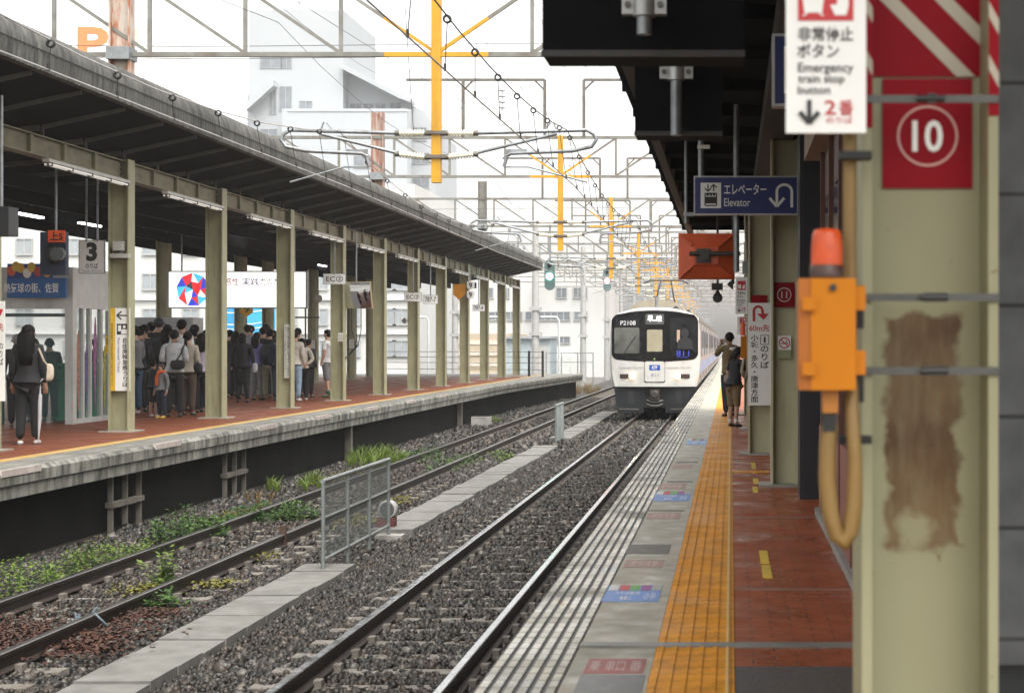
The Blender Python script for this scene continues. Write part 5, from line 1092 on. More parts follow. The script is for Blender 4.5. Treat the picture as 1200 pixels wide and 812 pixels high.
for k in range(3): xx = bx_[0]+(bx_[1]-bx_[0])*(.22+.28*k); flat(m, [(xx-.018, bx_[2]+.02), (xx+.018, bx_[2]+.02), (xx+.02, bx_[2]+.085), (xx-.02, bx_[2]+.085)], D-.0056); vs = [(xx+.014*math.cos(a), bx_[2]+.105+.014*math.sin(a)) for a in np.linspace(0, 6.28, 10, endpoint=False)]; flat(m, vs, D-.0057)
for k, s in ((.36, -1), (.64, 1)):
    xx = q[0]+(q[1]-q[0])*k; za, zb = q[2]+(q[3]-q[2])*.66, q[2]+(q[3]-q[2])*.93; z0_, z1_ = (zb, za) if s < 0 else (za, zb); thick(m, [(xx, z0_), (xx, z1_)], .012, D-.0058); thick(m, [(xx-.03, z1_-s*.03), (xx, z1_), (xx+.03, z1_-s*.03)], .012, D-.006)
m.build('lift_symbol', ink, sp_)
m = MB(); ax, az, ar = r[0]+w_*.875, r[2]+h_*.62, .062
arc = [(ax+ar*1.15, r[2]+h_*.17)]+[(ax+ar*1.15*math.cos(a), az+ar*math.sin(a)) for a in np.linspace(0, math.pi, 10)]+[(ax-ar*1.15, r[2]+h_*.22)]
thick(m, arc, .026, D-.004); thick(m, [(ax-ar*1.15-.07, r[2]+h_*.43), (ax-ar*1.15, r[2]+h_*.19), (ax-ar*1.15+.07, r[2]+h_*.43)], .026, D-.0045); m.build('arrow', white, o)
for px, py in ((821.5, 207), (863, 319)):
    p, q = P(px, py, D+.1 if py > 250 else D+.05), P(px, 120, D+.1 if py > 250 else D+.05); m = MB(); m.tube([p, (p.x, p.y, 4.66)], .028, 8); m.build('hanger_pipe', steel, o)
m = MB(); p = P(822, 172, D); m.cbox((p.x+.02, D+.03, p.z), (.12, .02, .035)); m.build('pipe_label', white, o)
# partly hidden blue sign
D = 8.6; r = rect(908, 985, 43, 122, D); sign('hanging_sign', r, D, signblue, 'blue sign with pale frame half hidden behind the emergency stop sign', words=[('■', .14, .5, .15, .85, white, 0)], frame=(M('frame_pale', (0, 0, 0)), .013), t=.08, pipes=(r[0]+.1, r[1]-.08), ztop=5.2)
# orange mirror seen from the back
D = 17.2; t = thing('platform_mirror', P(830, 328, D), 'orange red back of a rectangular platform mirror under the elevator sign', 'mirror')
r = rect(795, 861, 273.5, 327.5, D); cx_, cz_ = (r[0]+r[1])/2, (r[2]+r[3])/2; w_, h_ = (r[1]-r[0])/2, (r[3]-r[2])/2
m = MB(); lv = [(1, 1, .0), (.93, .92, -.03), (.50, .46, -.075), (.42, .36, -.10)]; vs = []
for a, b_, d in lv: vs += [(cx_+s*a*w_, D+d, cz_+u*b_*h_) for s, u in ((-1, -1), (1, -1), (1, 1), (-1, 1))]
fs = [(i*4+j, i*4+(j+1) % 4, (i+1)*4+(j+1) % 4, (i+1)*4+j) for i in range(3) for j in range(4)]+[(12, 13, 14, 15)]; m.add(vs, fs); m.add([(v[0], D+.05, v[2]) for v in vs[:4]], [(3, 2, 1, 0)]); m.add(vs[:4]+[(v[0], D+.05, v[2]) for v in vs[:4]], [(0, 1, 5, 4), (1, 2, 6, 5), (2, 3, 7, 6), (3, 0, 4, 7)])
for s, u in ((-1, -1), (1, -1), (1, 1), (-1, 1)): m.tube([(cx_+s*.90*w_, D-.032, cz_+u*.88*h_), (cx_+s*.5*w_, D-.078, cz_+u*.46*h_)], .016, 6)
m.build('back_shell', orange, t)
m = MB(); m.cbox((cx_-.03, D-.115, cz_), (.14, .03, .14)); m.tube([(cx_-.17, D-.13, cz_+.02), (cx_+.34, D-.13, cz_+.02)], .022, 8); m.lathe((cx_-.02, D-.16, cz_), [(.05, 0), (.05, .04)], axis='y', n=10); m.build('mount_arm', M('mount_dark', (.06, .055, .05), .5, .4), t)
# small black repeater hanging beyond
D = 29; t = thing('signal_repeater', P(841, 355, D), 'small black round signal repeater hanging above the train side', 'signal')
m = MB(); p = P(841, 349, D); m.lathe((p.x, D, p.z), [(.085, 0), (.085, .05)], axis='y', n=16); m.tube([(p.x, D+.02, p.z), (p.x, D+.02, 5.0)], .02, 6); m.prism([(p.x-.06, p.z+.04), (p.x+.06, p.z+.04), (p.x, p.z+.17)], D, D+.04); m.build('round_lens', black, t)
m = MB(); p = P(840.5, 336, D); m.cbox((p.x, D, p.z), (.19, .12, .115)); m.build('box', black, t)
m = MB(); p = P(857, 333, 27); m.prism([(p.x-.07, p.z), (p.x+.03, p.z+.09), (p.x+.03, p.z-.09)], 27, 27.2); m.tube([(p.x+.03, 27.1, p.z), (p.x+.03, 27.1, 5)], .02, 6); tag(m.build('pointer_lamp', black), 'tiny black triangular lamp under the canopy beside the red topped sign', 'lamp')
m = MB(); p = P(804, 262, 19); m.tube([(p.x, 19, p.z), (p.x, 19, 5)], .02, 6); m.cbox((p.x+.03, 18.98, p.z+.1), (.12, .03, .04)); tag(m.build('thin_pipe', steel), 'thin grey pipe left of the elevator sign above the orange mirror', 'pipe')
# signs on the two middle columns
D = 21.86; r = rect(876.5, 903, 355, 475, D)
o = sign('track_sign', r, D, white, 'white vertical sign with red turning arrow and black Japanese words', words=[('60m先', .06, .95, .72, .79, signred, .008), ('小\n城\n・\n多\n久\n・\n唐\n津\n方\n面', .12, .46, .03, .69, ink, .010), ('の\nり\nば', .56, .93, .36, .58, ink, .012), ('1', .70, .78, .612, .668, ink, .004)], t=.025)
w_, h_ = r[1]-r[0], r[3]-r[2]; m = MB(); ax, az, ar = r[0]+w_*.45, r[2]+h_*.93, .055
thick(m, [(ax-ar, r[2]+h_*.82)]+[(ax-ar*math.cos(a), az+ar*.85*math.sin(a)) for a in np.linspace(0, math.pi*.9, 9)]+[(ax+ar*1.1, r[2]+h_*.89)], .032, D-.004); flat(m, [(ax+ar*1.1-.075, r[2]+h_*.895), (ax+ar*1.1+.075, r[2]+h_*.895), (ax+ar*1.1+.01, r[2]+h_*.835)], D-.0045); m.build('turn_arrow', signred, o)
m = MB(); bx_ = sub(r, .56, .92, .595, .685)
for a, b_ in (((bx_[0], bx_[2]), (bx_[1], bx_[2])), ((bx_[1], bx_[2]), (bx_[1], bx_[3])), ((bx_[1], bx_[3]), (bx_[0], bx_[3])), ((bx_[0], bx_[3]), (bx_[0], bx_[2]))): thick(m, [a, b_], .008, D-.004)
m.build('number_box', ink, o)
D = 21.98; r = rect(881, 899.5, 346, 372, D); sign('number_plate', r, D, deepred, 'red number plate mostly hidden behind the white track sign', words=[('12', .3, .7, .3, .65, white, .01)], t=.006)
D = 17.16; r = rect(907, 931, 331, 360, D); o = sign('number_plate', r, D, deepred, 'small red plate with white circled 11 on the middle column', words=[('11', .36, .64, .36, .64, white, .0)], t=.006)
m = MB(); w_ = r[1]-r[0]; v_, f2 = ring((r[0]+r[1])/2, (r[2]+r[3])/2, w_*.31, w_*.345); m.add([(p[0], D-.004, p[1]) for p in v_], f2); m.build('circle_print', white, o)
r = rect(911.5, 927, 393.5, 410, D); o = sign('no_smoking_sign', r, D, white, 'small white no smoking sign under the 11 plate', t=.006); cx_, cz_ = (r[0]+r[1])/2, (r[2]+r[3])/2; w_ = r[1]-r[0]
m = MB(); v_, f2 = ring(cx_, cz_, w_*.34, w_*.42); m.add([(p[0], D-.004, p[1]) for p in v_], f2); thick(m, [(cx_-w_*.26, cz_+w_*.26), (cx_+w_*.26, cz_-w_*.26)], w_*.07, D-.0045); m.build('prohibition_ring', signred, o)
m = MB(); thick(m, [(cx_-w_*.25, cz_-w_*.04), (cx_+w_*.25, cz_-w_*.04)], w_*.08, D-.0035); thick(m, [(cx_+w_*.1, cz_+w_*.05), (cx_+w_*.2, cz_+w_*.15), (cx_+w_*.1, cz_+w_*.2)], w_*.05, D-.0035); m.build('cigarette_symbol', ink, o)
r = rect(911.5, 927, 410.5, 420, D); m = MB(); board(m, r, D, .004); tag(m.build('faded_sticker', M('sticker_green', (.30, .32, .19), .5, var=.1)), 'faded greenish sticker under the no smoking sign', 'sticker')
# kiosk, dark pillar, grey wall
k_ = thing('kiosk', (1.6, 11, PH), 'brown red kiosk with pink base panels behind the near column', 'kiosk')
kb = M('kiosk_brown', (.075, .024, .016), .5, var=.15); kp = M('kiosk_pink', (.26, .10, .075), .6, var=.1)
m = MB(); m.box((.76, 5.4, PH+.75), (3.5, 14.3, 3.9)); m.build('wall', kb, k_)
m = MB(); m.box((.735, 5.4, PH), (3.5, 14.3, PH+.75)); m.build('base_wall', kp, k_)
m = MB(); m.box((.70, 5.4, PH), (.734, 14.32, PH+.06)); m.build('kerb_trim', concrete, k_)
for i in range(8): m = MB(); y = 5.8+i*1.15; m.box((.725, y, PH+.06), (.759, y+.06, 3.9)); m.build('mullion', M('kiosk_mullion', (.13, .05, .035), .5), k_)
for i in range(7): m = MB(); y = 5.95+i*1.15; m.box((.745, y, 2.0), (.757, y+.85, 3.5)); m.build('window', M('kiosk_glass', (.05, .03, .025), .1), k_)
m = MB(); m.prism([(.62, 3.9), (3.5, 3.9), (3.5, 4.2), (.62, 4.12)], 5.4, 14.5); m.build('soffit', M('soffit_cream', (.36, .27, .20), .6), k_)
m = MB(); m.box((.632, 15.72, PH), (.66, 16.2, 4.6)); m.box((.66, 15.7, PH), (1.0, 16.2, 4.6)); tag(m.build('dark_pillar', M('pillar_dark', (.016, .017, .022), .45, var=.1)), 'dark clad pillar right of the 11 column', 'pillar')
wm = bricks('grey_wall_panels', (.115, .118, .12), (.107, .11, .113), (.04, .04, .04), 1, 1.2, .306, .6, msize=.006, offset=0, plane='xz', bump=.2, dirt=(.15, .15, .148), damt=.4)
wl = thing('panel_wall', (1.4, 4.8, PH), 'grey panelled wall at the right frame side behind the near column', 'wall')
m = MB(); m.box((.70, 4.7, 1.46), (3, 5.1, 4.6)); m.build('panelling', wm, wl); m = MB(); m.box((.72, 4.74, PH), (3, 5.1, 1.459)); m.build('dark_lower_box', black, wl)  # black box fills the part below the panelling

# ------------------------------------------------------------------ buildings
bw = M('building_white', (.52, .53, .52), .7, var=.05, scale=.3, dirt=(.45, .44, .41), damt=.4, dscale=(.3, .3, .05)); bwin = M('building_window', (.17, .19, .21), .25, var=.2, scale=1); bwin2 = M('building_window_pale', (.30, .33, .35), .3, var=.15, scale=1)
bfr = M('window_frame_grey', (.35, .36, .36), .5)
def window(b_, x0, x1, z0, z1, y, mt=bwin, bars=1):
    m = MB(); m.box((x0, y-.05, z0), (x1, y+.05, z1)); w = m.build('window', mt, b_)
    m = MB(); f = .07
    m.box((x0-f, y-.09, z0-f), (x1+f, y-.051, z0)); m.box((x0-f, y-.09, z1), (x1+f, y-.051, z1+f))
    for k in range(bars+2): xx = x0+(x1-x0)*k/(bars+1); m.box((xx-f/2, y-.088, z0), (xx+f/2, y-.051, z1))
    m.build('window_frame', bfr, w)
def wpx(b_, px0, px1, py0, py1, D, **k): a, c = P(px0, py1, D), P(px1, py0, D); window(b_, a.x, c.x, a.z, c.z, D-.02, **k)
D = 140; b = thing('office_building', P(560, 440, D), 'long low white office building with window rows behind the platform end', 'building')
p, q = P(430, 440, D), P(712, 305, D); m = MB(); m.box((p.x, D, -.6), (q.x, D+18, q.z)); m.box((p.x-.2, D-.2, q.z-.01), (q.x+.2, D+18.2, q.z+.35)); m.build('wall', bw, b)
for py0, py1, xs_ in ((338, 349, ((566, 578), (592, 597), (652, 664), (672, 688))), (366, 375, ((524, 548), (565, 588), (592, 612), (616, 668), (673, 688))), (395, 402, ((645, 668),)), (338, 349, ((520, 540),))):
    for a, c in xs_: wpx(b, a, c, py0, py1, D, bars=max(1, int((c-a)/8)))
m = MB(); p, q = P(646, 440, D-.4), P(668, 418, D-.4); m.box((p.x, D-.4, p.z), (q.x, D, q.z)); m.build('shutter', M('shutter_pale', (.5, .52, .5), .6), b)
D = 118; b = thing('warehouse', P(550, 440, D), 'low beige warehouse with banded siding behind the railing', 'building'); p, q = P(470, 440, D), P(598, 391, D); m = MB(); m.box((p.x, D, -.6), (q.x, D+10, q.z)); m.build('wall', M('siding_beige', (.46, .38, .28), .7, var=.05), b)
for k in range(4): z = q.z-.75-k*.75; m = MB(); m.box((p.x, D-.04, z), (q.x, D-.005, z+.30)); m.build('siding_band', M('siding_pale', (.58, .53, .46), .7), b)
D = 108; b = thing('shed', P(617, 440, D), 'small grey blue shed beside the concrete pole beyond the platform', 'shed'); p, q = P(590, 440, D), P(645, 397, D); m = MB(); m.box((p.x, D, -.6), (q.x, D+4, q.z)); m.build('wall', M('shed_blue', (.36, .42, .45), .6), b); m = MB(); m.box((p.x-.1, D-.3, q.z), (q.x+.1, D+4.2, q.z+.15)); m.build('roof', M('shed_roof', (.3, .32, .33), .6), b); m = MB(); m.box((q.x-1.1, D-.03, p.z), (q.x-.1, D-.002, p.z+1.9)); m.build('door', M('shed_door', (.42, .42, .41), .6), b)
# apartment block behind the platform
D = 92; b = thing('apartment_block', P(300, 440, D), 'white apartment block with pale windows behind the far platform', 'building'); p, q = P(-150, 440, D), P(486, 150, D)
m = MB(); m.box((p.x, D, -.6), (q.x, D+14, 11.0)); m.build('wall', bw, b)
for i, py in enumerate((322, 363, 400, 322-41)):
    for px in (20, 75, 130, 168, 215, 330, 366, 404, 445, 462): wpx(b, px, px+18, py, py+17, D, mt=bwin2, bars=1)
for py in (352, 392, 440): m = MB(); a, c = P(-150, py, D-.15), P(486, py, D-.15); m.box((a.x, D-.15, a.z), (c.x, D-.001, a.z+.08)); m.build('floor_line', M('line_grey', (.5, .5, .5), .6), b)
bwin3 = M('tower_window', (.17, .19, .21), .4, var=.2, scale=1)
tw2 = M('tower_hazed', (.37, .395, .415), .7, var=.03, scale=.2)
# tower, distance haze put into its pale wall colours
D = 240; b = thing('tower_block', P(395, 300, D), 'tall pale stepped apartment tower with haze painted into its walls above the far canopy', 'building')
def px_poly(pts, D): return [(P(a, c, D).x, P(a, c, D).z) for a, c in pts]
m = MB(); m.prism(px_poly([(292, 400), (402, 400), (402, 12), (292, 12)], D), D, D+22); m.build('main_slab', tw2, b)
m = MB(); m.prism(px_poly([(402.2, 400), (506, 400), (506, 150), (494, 128), (478, 120), (468, 112), (402.2, 78)], D), D+3, D+22); m.build('stepped_wing', tw2, b)
m = MB(); m.prism(px_poly([(285, 400), (291.8, 400), (291.8, 93), (295, 90), (285, 112)], D), D+2, D+18); m.build('left_wing', tw2, b)
m = MB(); m.prism(px_poly([(337, 300), (482, 300), (482, 131), (337, 131)], D), D-3, D-.05); m.build('balcony_block', M('balcony_hazed', (.39, .42, .445), .7, var=.03), b)
m = MB(); m.prism(px_poly([(402, 76), (470, 110), (482, 117), (482, 121), (468, 116), (402, 82)], D), D-1.2, D+3); m.build('sloped_canopy', tw2, b)
m = MB(); m.prism(px_poly([(293, 132), (325, 103), (325, 97), (293, 122)], D), D-2, D-.05); m.build('stair_parapet', tw2, b)
for (a, c, e, f_) in ((305, 330, 67, 80), (330, 342, 67, 80), (316, 324, 106, 134), (327.5, 342, 102, 130), (351, 366, 119, 130.5), (380, 404, 119, 130.5), (410, 424, 122, 130.5), (426, 438, 122, 130.5), (440, 452, 122, 130.5), (457, 470, 121, 130.5)): wpx(b, a, c, e, f_, D+(0 if c < 403 else 3), mt=bwin3)
for (a, c, e, f_) in ((415, 440, 183, 197), (415, 440, 214, 226), (484, 500, 150, 165), (484, 503, 180, 192), (484, 503, 208, 220), (305, 325, 152, 168)): wpx(b, a, c, e, f_, D+(-3 if c < 480 and a > 340 else 3 if a > 400 else 0), mt=bwin3)
m = MB(); a, c = P(337, 131, D-3), P(482, 131, D-3); m.box((a.x, D-3.1, a.z), (c.x, D-2.9, a.z+.25)); m.build('balcony_rail', M('balcony_hazed', (0, 0, 0)), b)
m = MB()
for px in (322, 340): p = P(px, 12, D); m.tube([(p.x, D+5, p.z), (p.x, D+5, p.z+5)], .08, 5)
m.build('antenna', steel, b)
# parking building with its P sign
D = 170; b = thing('parking_building', P(120, 200, D), 'very pale parking building behind the canopy with a big orange P', 'building'); p, q = P(45, 400, D), P(170, 25, D); m = MB(); m.box((p.x, D, -.6), (q.x, D+15, q.z)); m.build('wall', M('parking_white', (.78, .78, .77), .7), b)
m = MB(); a, c = P(91, 71, D), P(127.5, 32, D); text(m, 'P', a.x, c.x, a.z, c.z, D-.06, bold=.03); m.build('lettering', M('p_orange', (.72, .19, .04), .5, emit=None), b)
m = MB(); a, c = P(156, 62, D), P(163, 34, D); text(m, 'P', a.x, c.x, a.z, c.z, D-.06, bold=.05); m.build('lettering', M('p_pale', (.72, .48, .38), .5), b)
# low walls, poles behind
m = MB(); a, c = P(640, 432, 150), P(730, 428, 150); m.box((a.x-30, 150, -.6), (c.x+2, 150.6, c.z)); tag(m.build('boundary_wall', M('wall_grey', (.28, .28, .27), .8)), 'long low grey boundary wall beyond the far platform end', 'wall')
# ------------------------------------------------------------------ things beside the tracks
t = thing('mesh_fence', (-4.55, 20.5, -.2), 'galvanised mesh fence panel standing between the two tracks, the nearer one', 'fence', 'short fences between the tracks')
FX, F0, F1, FZ0, FZ1 = -4.52, 18.9, 22.5, -.04, .83
gal = M('galvanised_light', (.25, .275, .27), .45, .5, var=.15, dirt=(.14, .12, .1), damt=.4)
for y in (F0, F0+1.2, F0+2.4, F1): m = MB(); m.tube([(FX, y, -.3), (FX, y, FZ1)], .024, 8); m.build('post', gal, t)
m = MB(); m.tube([(FX, F0-.03, FZ1), (FX, F1+.03, FZ1)], .026, 8); m.tube([(FX, F0, FZ0), (FX, F1, FZ0)], .02, 6); m.build('rail', gal, t)
m = MB(); m.tube([(FX, F0, .42), (FX, F1, .42)], .013, 6); m.build('middle_rail', gal, t)
m = MB(); k = 0; y = F0+.04
while y < F1: m.bar((FX, y, FZ0), (FX, y, FZ1), .0036); y += .05
z = FZ0+.05
while z < FZ1: m.bar((FX-.004, F0, z), (FX-.004, F1, z), .0036); z += .05
m.build('wire_mesh', M('mesh_wire', (.13, .145, .14), .5, .4), t)
m = MB(); m.box((FX-.18, F0-.2, -.26), (FX+.25, F0+.2, -.155)); m.box((FX-.15, F1-.15, -.26), (FX+.2, F1+.15, -.16)); m.build('foot', concrete, t)
t = thing('mesh_fence', (-4.5, 45, -.2), 'small distant corrugated fence panel standing between the two tracks', 'fence', 'short fences between the tracks')
for y in (43.4, 44.3, 45.2): m = MB(); m.tube([((656-VX)*44.4/F, y, -.3), ((656-VX)*44.4/F, y, .80)], .03, 6); m.build('post', gal, t)
xx = (656-VX)*44.4/F; m = MB(); ys_ = np.linspace(43.4, 45.2, 30); m.add([(xx+.02*math.sin(k*1.6), y, z) for k, y in enumerate(ys_) for z in (-.12, .78)], [(2*k, 2*k+2, 2*k+3, 2*k+1) for k in range(29)]); m.build('corrugated_sheet', M('sheet_grey', (.30, .33, .33), .5, .3), t)
m = MB(); m.tube([(xx, 43.3, .8), (xx, 45.3, .8)], .03, 6); m.build('rail', gal, t)
D = 23.3; p = P(455, 612, D); t = thing('track_lamp', (p.x, D, -.2), 'small white ringed drum on a red foot behind the mesh fence', 'track lamp')
m = MB(); m.lathe((p.x, D-.1, .10), [(.11, 0), (.125, .0), (.125, .18), (.11, .18), (.10, .02)], axis='y', n=20); m.build('drum', M('drum_white', (.30, .30, .29), .5), t)
m = MB(); m.lathe((p.x, D-.105, .10), [(.10, 0), (.10, .02)], axis='y', n=18); m.cbox((p.x-.02, D-.11, .1), (.02, .01, .17)); m.build('drum_face', M('drum_dark', (.06, .06, .06), .5), t)
m = MB(); m.cbox((p.x-.02, D, -.09), (.24, .2, .16)); m.cbox((p.x-.06, D-.12, -.13), (.1, .1, .1)); m.build('foot', M('foot_red', (.09, .02, .018), .6, var=.3), t)
for i, (px, py, D0) in enumerate(((332, 640, 21.5), (748-0, 470, 78), (747, 505, 0))):
    if i == 2: continue
    D = 2.5*F/(py-VY) if i == 0 else 70; x = (px-VX)*D/F if i == 0 else -4.4
    m = MB(); m.box((x-.035, D-.035, -.3), (x+.035, D+.035, .1)); m.box((x-.02, D-.04, -.2), (x+.02, D-.036, 0)); tag(m.build('marker_post', rust), ['small rusty marker post beside the nearer rail, right of the weeds', 'small dark marker post between the tracks far away'][i], 'post')
for (px, py, lb) in ((210, 590, 'cable knot lying beside the near rail of the weedy track'),):
    pass
D = 14.9; x = -5.62; m = MB(); 
for k in range(9): a = random.uniform(0, 6.28); m.tube([(x+.0, D+random.uniform(-.1, .1), -.1), (x+.10*math.cos(a), D+.12*math.sin(a), .0+random.uniform(-.04, .05)), (x+.16*math.cos(a+1), D+.16*math.sin(a+1), -.12)], .012, 5)
tag(m.build('tangled_wire', M('wire_blue_grey', (.10, .13, .15), .5)), 'tangle of blue grey wire on the near rail at the lower left', 'wire')
# ------------------------------------------------------------------ weeds
wmats = [M('weed_green', (.045, .095, .014), .55, var=.35, scale=12), M('weed_bright', (.095, .145, .016), .55, var=.35, scale=12), M('weed_dark', (.03, .085, .014), .55, var=.35, scale=12), M('weed_dry', (.15, .11, .045), .7, var=.3, scale=10)]
def weed(px, py, D, w, h, n_, mt, label, blade=False, leaf=.05, X=None, group='weeds beside the far tracks', wy=None):
    x = (px-VX)*D/F if X is None else X; zb = -.20; t = thing('weed', (x, D, zb), label, 'weed', group)
    m = MB(); s_ = MB(); wy = wy or w
    n_ = int(n_*(1.2 if blade else 1.8)); ns = max(3, n_//22); leaf *= 1.15
    for k in range(ns):
        a = RNG.uniform(0, 6.28); rr_ = w*.5*math.sqrt(RNG.random()); bx_, by_ = x+rr_*math.cos(a), D+rr_*math.sin(a)*wy/w; hh = h*RNG.uniform(.45, 1)*(1-.45*(rr_/(w*.5+1e-6))**2); tx, ty = bx_+RNG.uniform(-.25, .25)*hh, by_+RNG.uniform(-.2, .2)*hh
        if blade:
            for q in range(max(2, n_//ns)):
                a2 = RNG.uniform(0, 6.28); ln = hh*RNG.uniform(.5, 1); ex, ey = bx_+.5*ln*math.cos(a2), by_+.4*ln*math.sin(a2); mx_, my_ = (bx_*.6+ex*.4), (by_*.6+ey*.4); wd = .006
                m.add([(bx_-wd, by_, zb), (bx_+wd, by_, zb), (mx_+wd*.8, my_, zb+ln*.7), (mx_-wd*.8, my_, zb+ln*.7), (ex, ey, zb+ln)], [(0, 1, 2, 3), (3, 2, 4)])
        else:
            s_.tube([(bx_, by_, zb), ((bx_+tx)/2+.02, (by_+ty)/2, zb+hh*.55), (tx, ty, zb+hh)], .004, 4, False)
            for q in range(max(4, n_//ns)):
                u = RNG.uniform(.12, 1.02); a2 = RNG.uniform(0, 6.28); l = leaf*RNG.uniform(.6, 1.3); r0 = RNG.uniform(.0, .10)*w+.01
                c = Vector((bx_+(tx-bx_)*u+r0*math.cos(a2), by_+(ty-by_)*u+r0*math.sin(a2), zb+hh*u)); d = Vector((math.cos(a2), math.sin(a2), RNG.uniform(-.3, .6))).normalized(); sd_ = d.cross(Vector((RNG.uniform(-.4, .4), RNG.uniform(-.4, .4), 1))).normalized()
                m.add([c, c+d*l*.5+sd_*l*.3, c+d*l, c+d*l*.5-sd_*l*.3], [(0, 1, 2, 3)])
    m.build('leaves', mt, t)
    if s_.v: s_.build('stems', wmats[2], t)
weed(0, 0, 17.2, 1.3, .42, 900, [wmats[1]], 'wide bright yellow green weed patch against the platform wall at the left frame side', X=-7.35, leaf=.045, wy=2.2)
weed(0, 0, 19.6, .8, .36, 500, [wmats[1]], 'bright weed right of the widest patch by the platform wall', X=-7.25, leaf=.04, wy=1.2)
weed(0, 0, 22.2, .9, .50, 700, wmats[0], 'tall green weed by the far rail under the platform bracket', X=-7.05, leaf=.055)
weed(0, 0, 20.6, .45, .22, 200, wmats[1], 'low yellowish weed tuft beside the far rail', X=-7.1, leaf=.035)
weed(0, 0, 24.0, .7, .30, 450, wmats[2], 'dark green weed in the track middle right of the tallest one', X=-6.85, leaf=.05)
weed(0, 0, 24.6, .75, .36, 520, wmats[0], 'round green weed bush between the weedy track rails', X=-6.3, leaf=.05)
weed(0, 0, 26.3, .35, .2, 150, wmats[2], 'small dark weed beside the round bush', X=-7.2, leaf=.04)
weed(0, 0, 17.6, .42, .52, 130, wmats[1], 'thin sapling with light leaves beside the near rail', X=-5.85, leaf=.07)
weed(0, 0, 16.2, .36, .30, 130, wmats[0], 'small leafy weed in front of the thin sapling', X=-5.33, leaf=.06)
weed(0, 0, 36.5, 1.2, .62, 900, wmats[1], 'tall grass clump against the platform wall beyond the bracket', blade=True, X=-7.55, wy=3)
weed(0, 0, 37.5, .8, .30, 500, wmats[0], 'dense green weed on the rail behind the mesh fence', X=-6.75, leaf=.05, wy=3.4)
weed(0, 0, 35.5, .9, .30, 600, wmats[0], 'flat green weed mat over the near rail of the weedy track', X=-5.75, leaf=.05, wy=4.5)
weed(0, 0, 38, .7, .22, 300, wmats[1], 'light green weed mat beyond the flat mat', X=-5.2, leaf=.05, wy=3)
weed(0, 0, 27.5, .5, .35, 120, wmats[3], 'dry grass tuft at the platform wall', blade=True, X=-7.6)
weed(0, 0, 30, 1.0, .5, 300, wmats[1], 'grass clump between the brackets at the platform wall', blade=True, X=-7.6, wy=2)
weed(0, 0, 56, .5, .3, 120, wmats[1], 'small grass tuft near the concrete block by the platform wall', blade=True, X=-7.7)
weed(0, 0, 88, 1.8, .9, 700, wmats[3], 'tan grass clump at the end of the far platform', blade=True, X=-7.6, wy=3)
weed(0, 0, 15.2, .3, .30, 60, wmats[3], 'dry thin stalks before the widest weed patch', blade=True, X=-7.5)
gc = MB()
for (x, y, w_, l_, mt_, n_) in ((-5.9, 17.3, .35, .5, 0, 160), (-5.35, 17.6, .3, .3, 0, 120), (-5.5, 20, .2, .4, 0, 60), (-5.25, 24, .35, 1.0, 0, 150), (-5.3, 27, .3, 1.0, 0, 140), (-7.2, 25, .3, 1.5, 0, 150), (-7.4, 32, .4, 3, 0, 200), (-6.2, 14.4, .7, 1.3, 1, 700), (-5.3, 14.2, .45, .9, 1, 600), (-5.35, 15.6, .4, .7, 1, 250)):
    gc.cur = mt_
    for k in range(n_):
        px_, py_ = x+w_*RNG.normal()*.45, y+l_*RNG.normal()*.45; s_ = RNG.uniform(.02, .045); a = RNG.uniform(0, 6.28); z_ = -.155+RNG.uniform(0, .05); gc.add([(px_-s_*math.cos(a), py_-s_*math.sin(a), z_), (px_+s_*math.sin(a)*.6, py_-s_*math.cos(a)*.6, z_+.02), (px_+s_*math.cos(a), py_+s_*math.sin(a), z_+.01), (px_-s_*math.sin(a)*.6, py_+s_*math.cos(a)*.6, z_+.02)], [(0, 1, 2, 3)])
struct(gc.build('ground_cover', [M('moss_yellow', (.14, .13, .022), .7, var=.3), M('moss_rust', (.055, .02, .011), .7, var=.4)]), 'stuff')

# ------------------------------------------------------------------ people
PEND = []; BODY = {}
def skin(name, verts, edges, rad, mat_, parent, root=0, sub=1):
    me = bpy.data.meshes.new(name); me.from_pydata(verts, edges, []); me.materials.append(mat_)
    o = bpy.data.objects.new(name, me); COL.objects.link(o); o.parent = parent; ORIG[o.name] = ORIG[parent.name]
    md = o.modifiers.new('skin', 'SKIN'); md.use_smooth_shade = True
    if not me.skin_vertices: me.attributes.new('x', 'FLOAT', 'POINT')
    for i, r in enumerate(rad):
        sv = me.skin_vertices[0].data[i]; sv.radius = r if isinstance(r, tuple) else (r, r); sv.use_root = (i == root)
    o.modifiers.new('sub', 'SUBSURF').levels = sub; o.modifiers['sub'].render_levels = sub
    PEND.append(o); return o
def cl(name, c, r=.8): return M(name, c, r, var=.18, scale=9)
skinm = M('skin', (.42, .25, .17), .5, var=.05); hairm = M('hair_black', (.010, .009, .0085), .75, var=.5, scale=40, spec=.15); hairb = M('hair_brown', (.035, .02, .013), .45, var=.2)
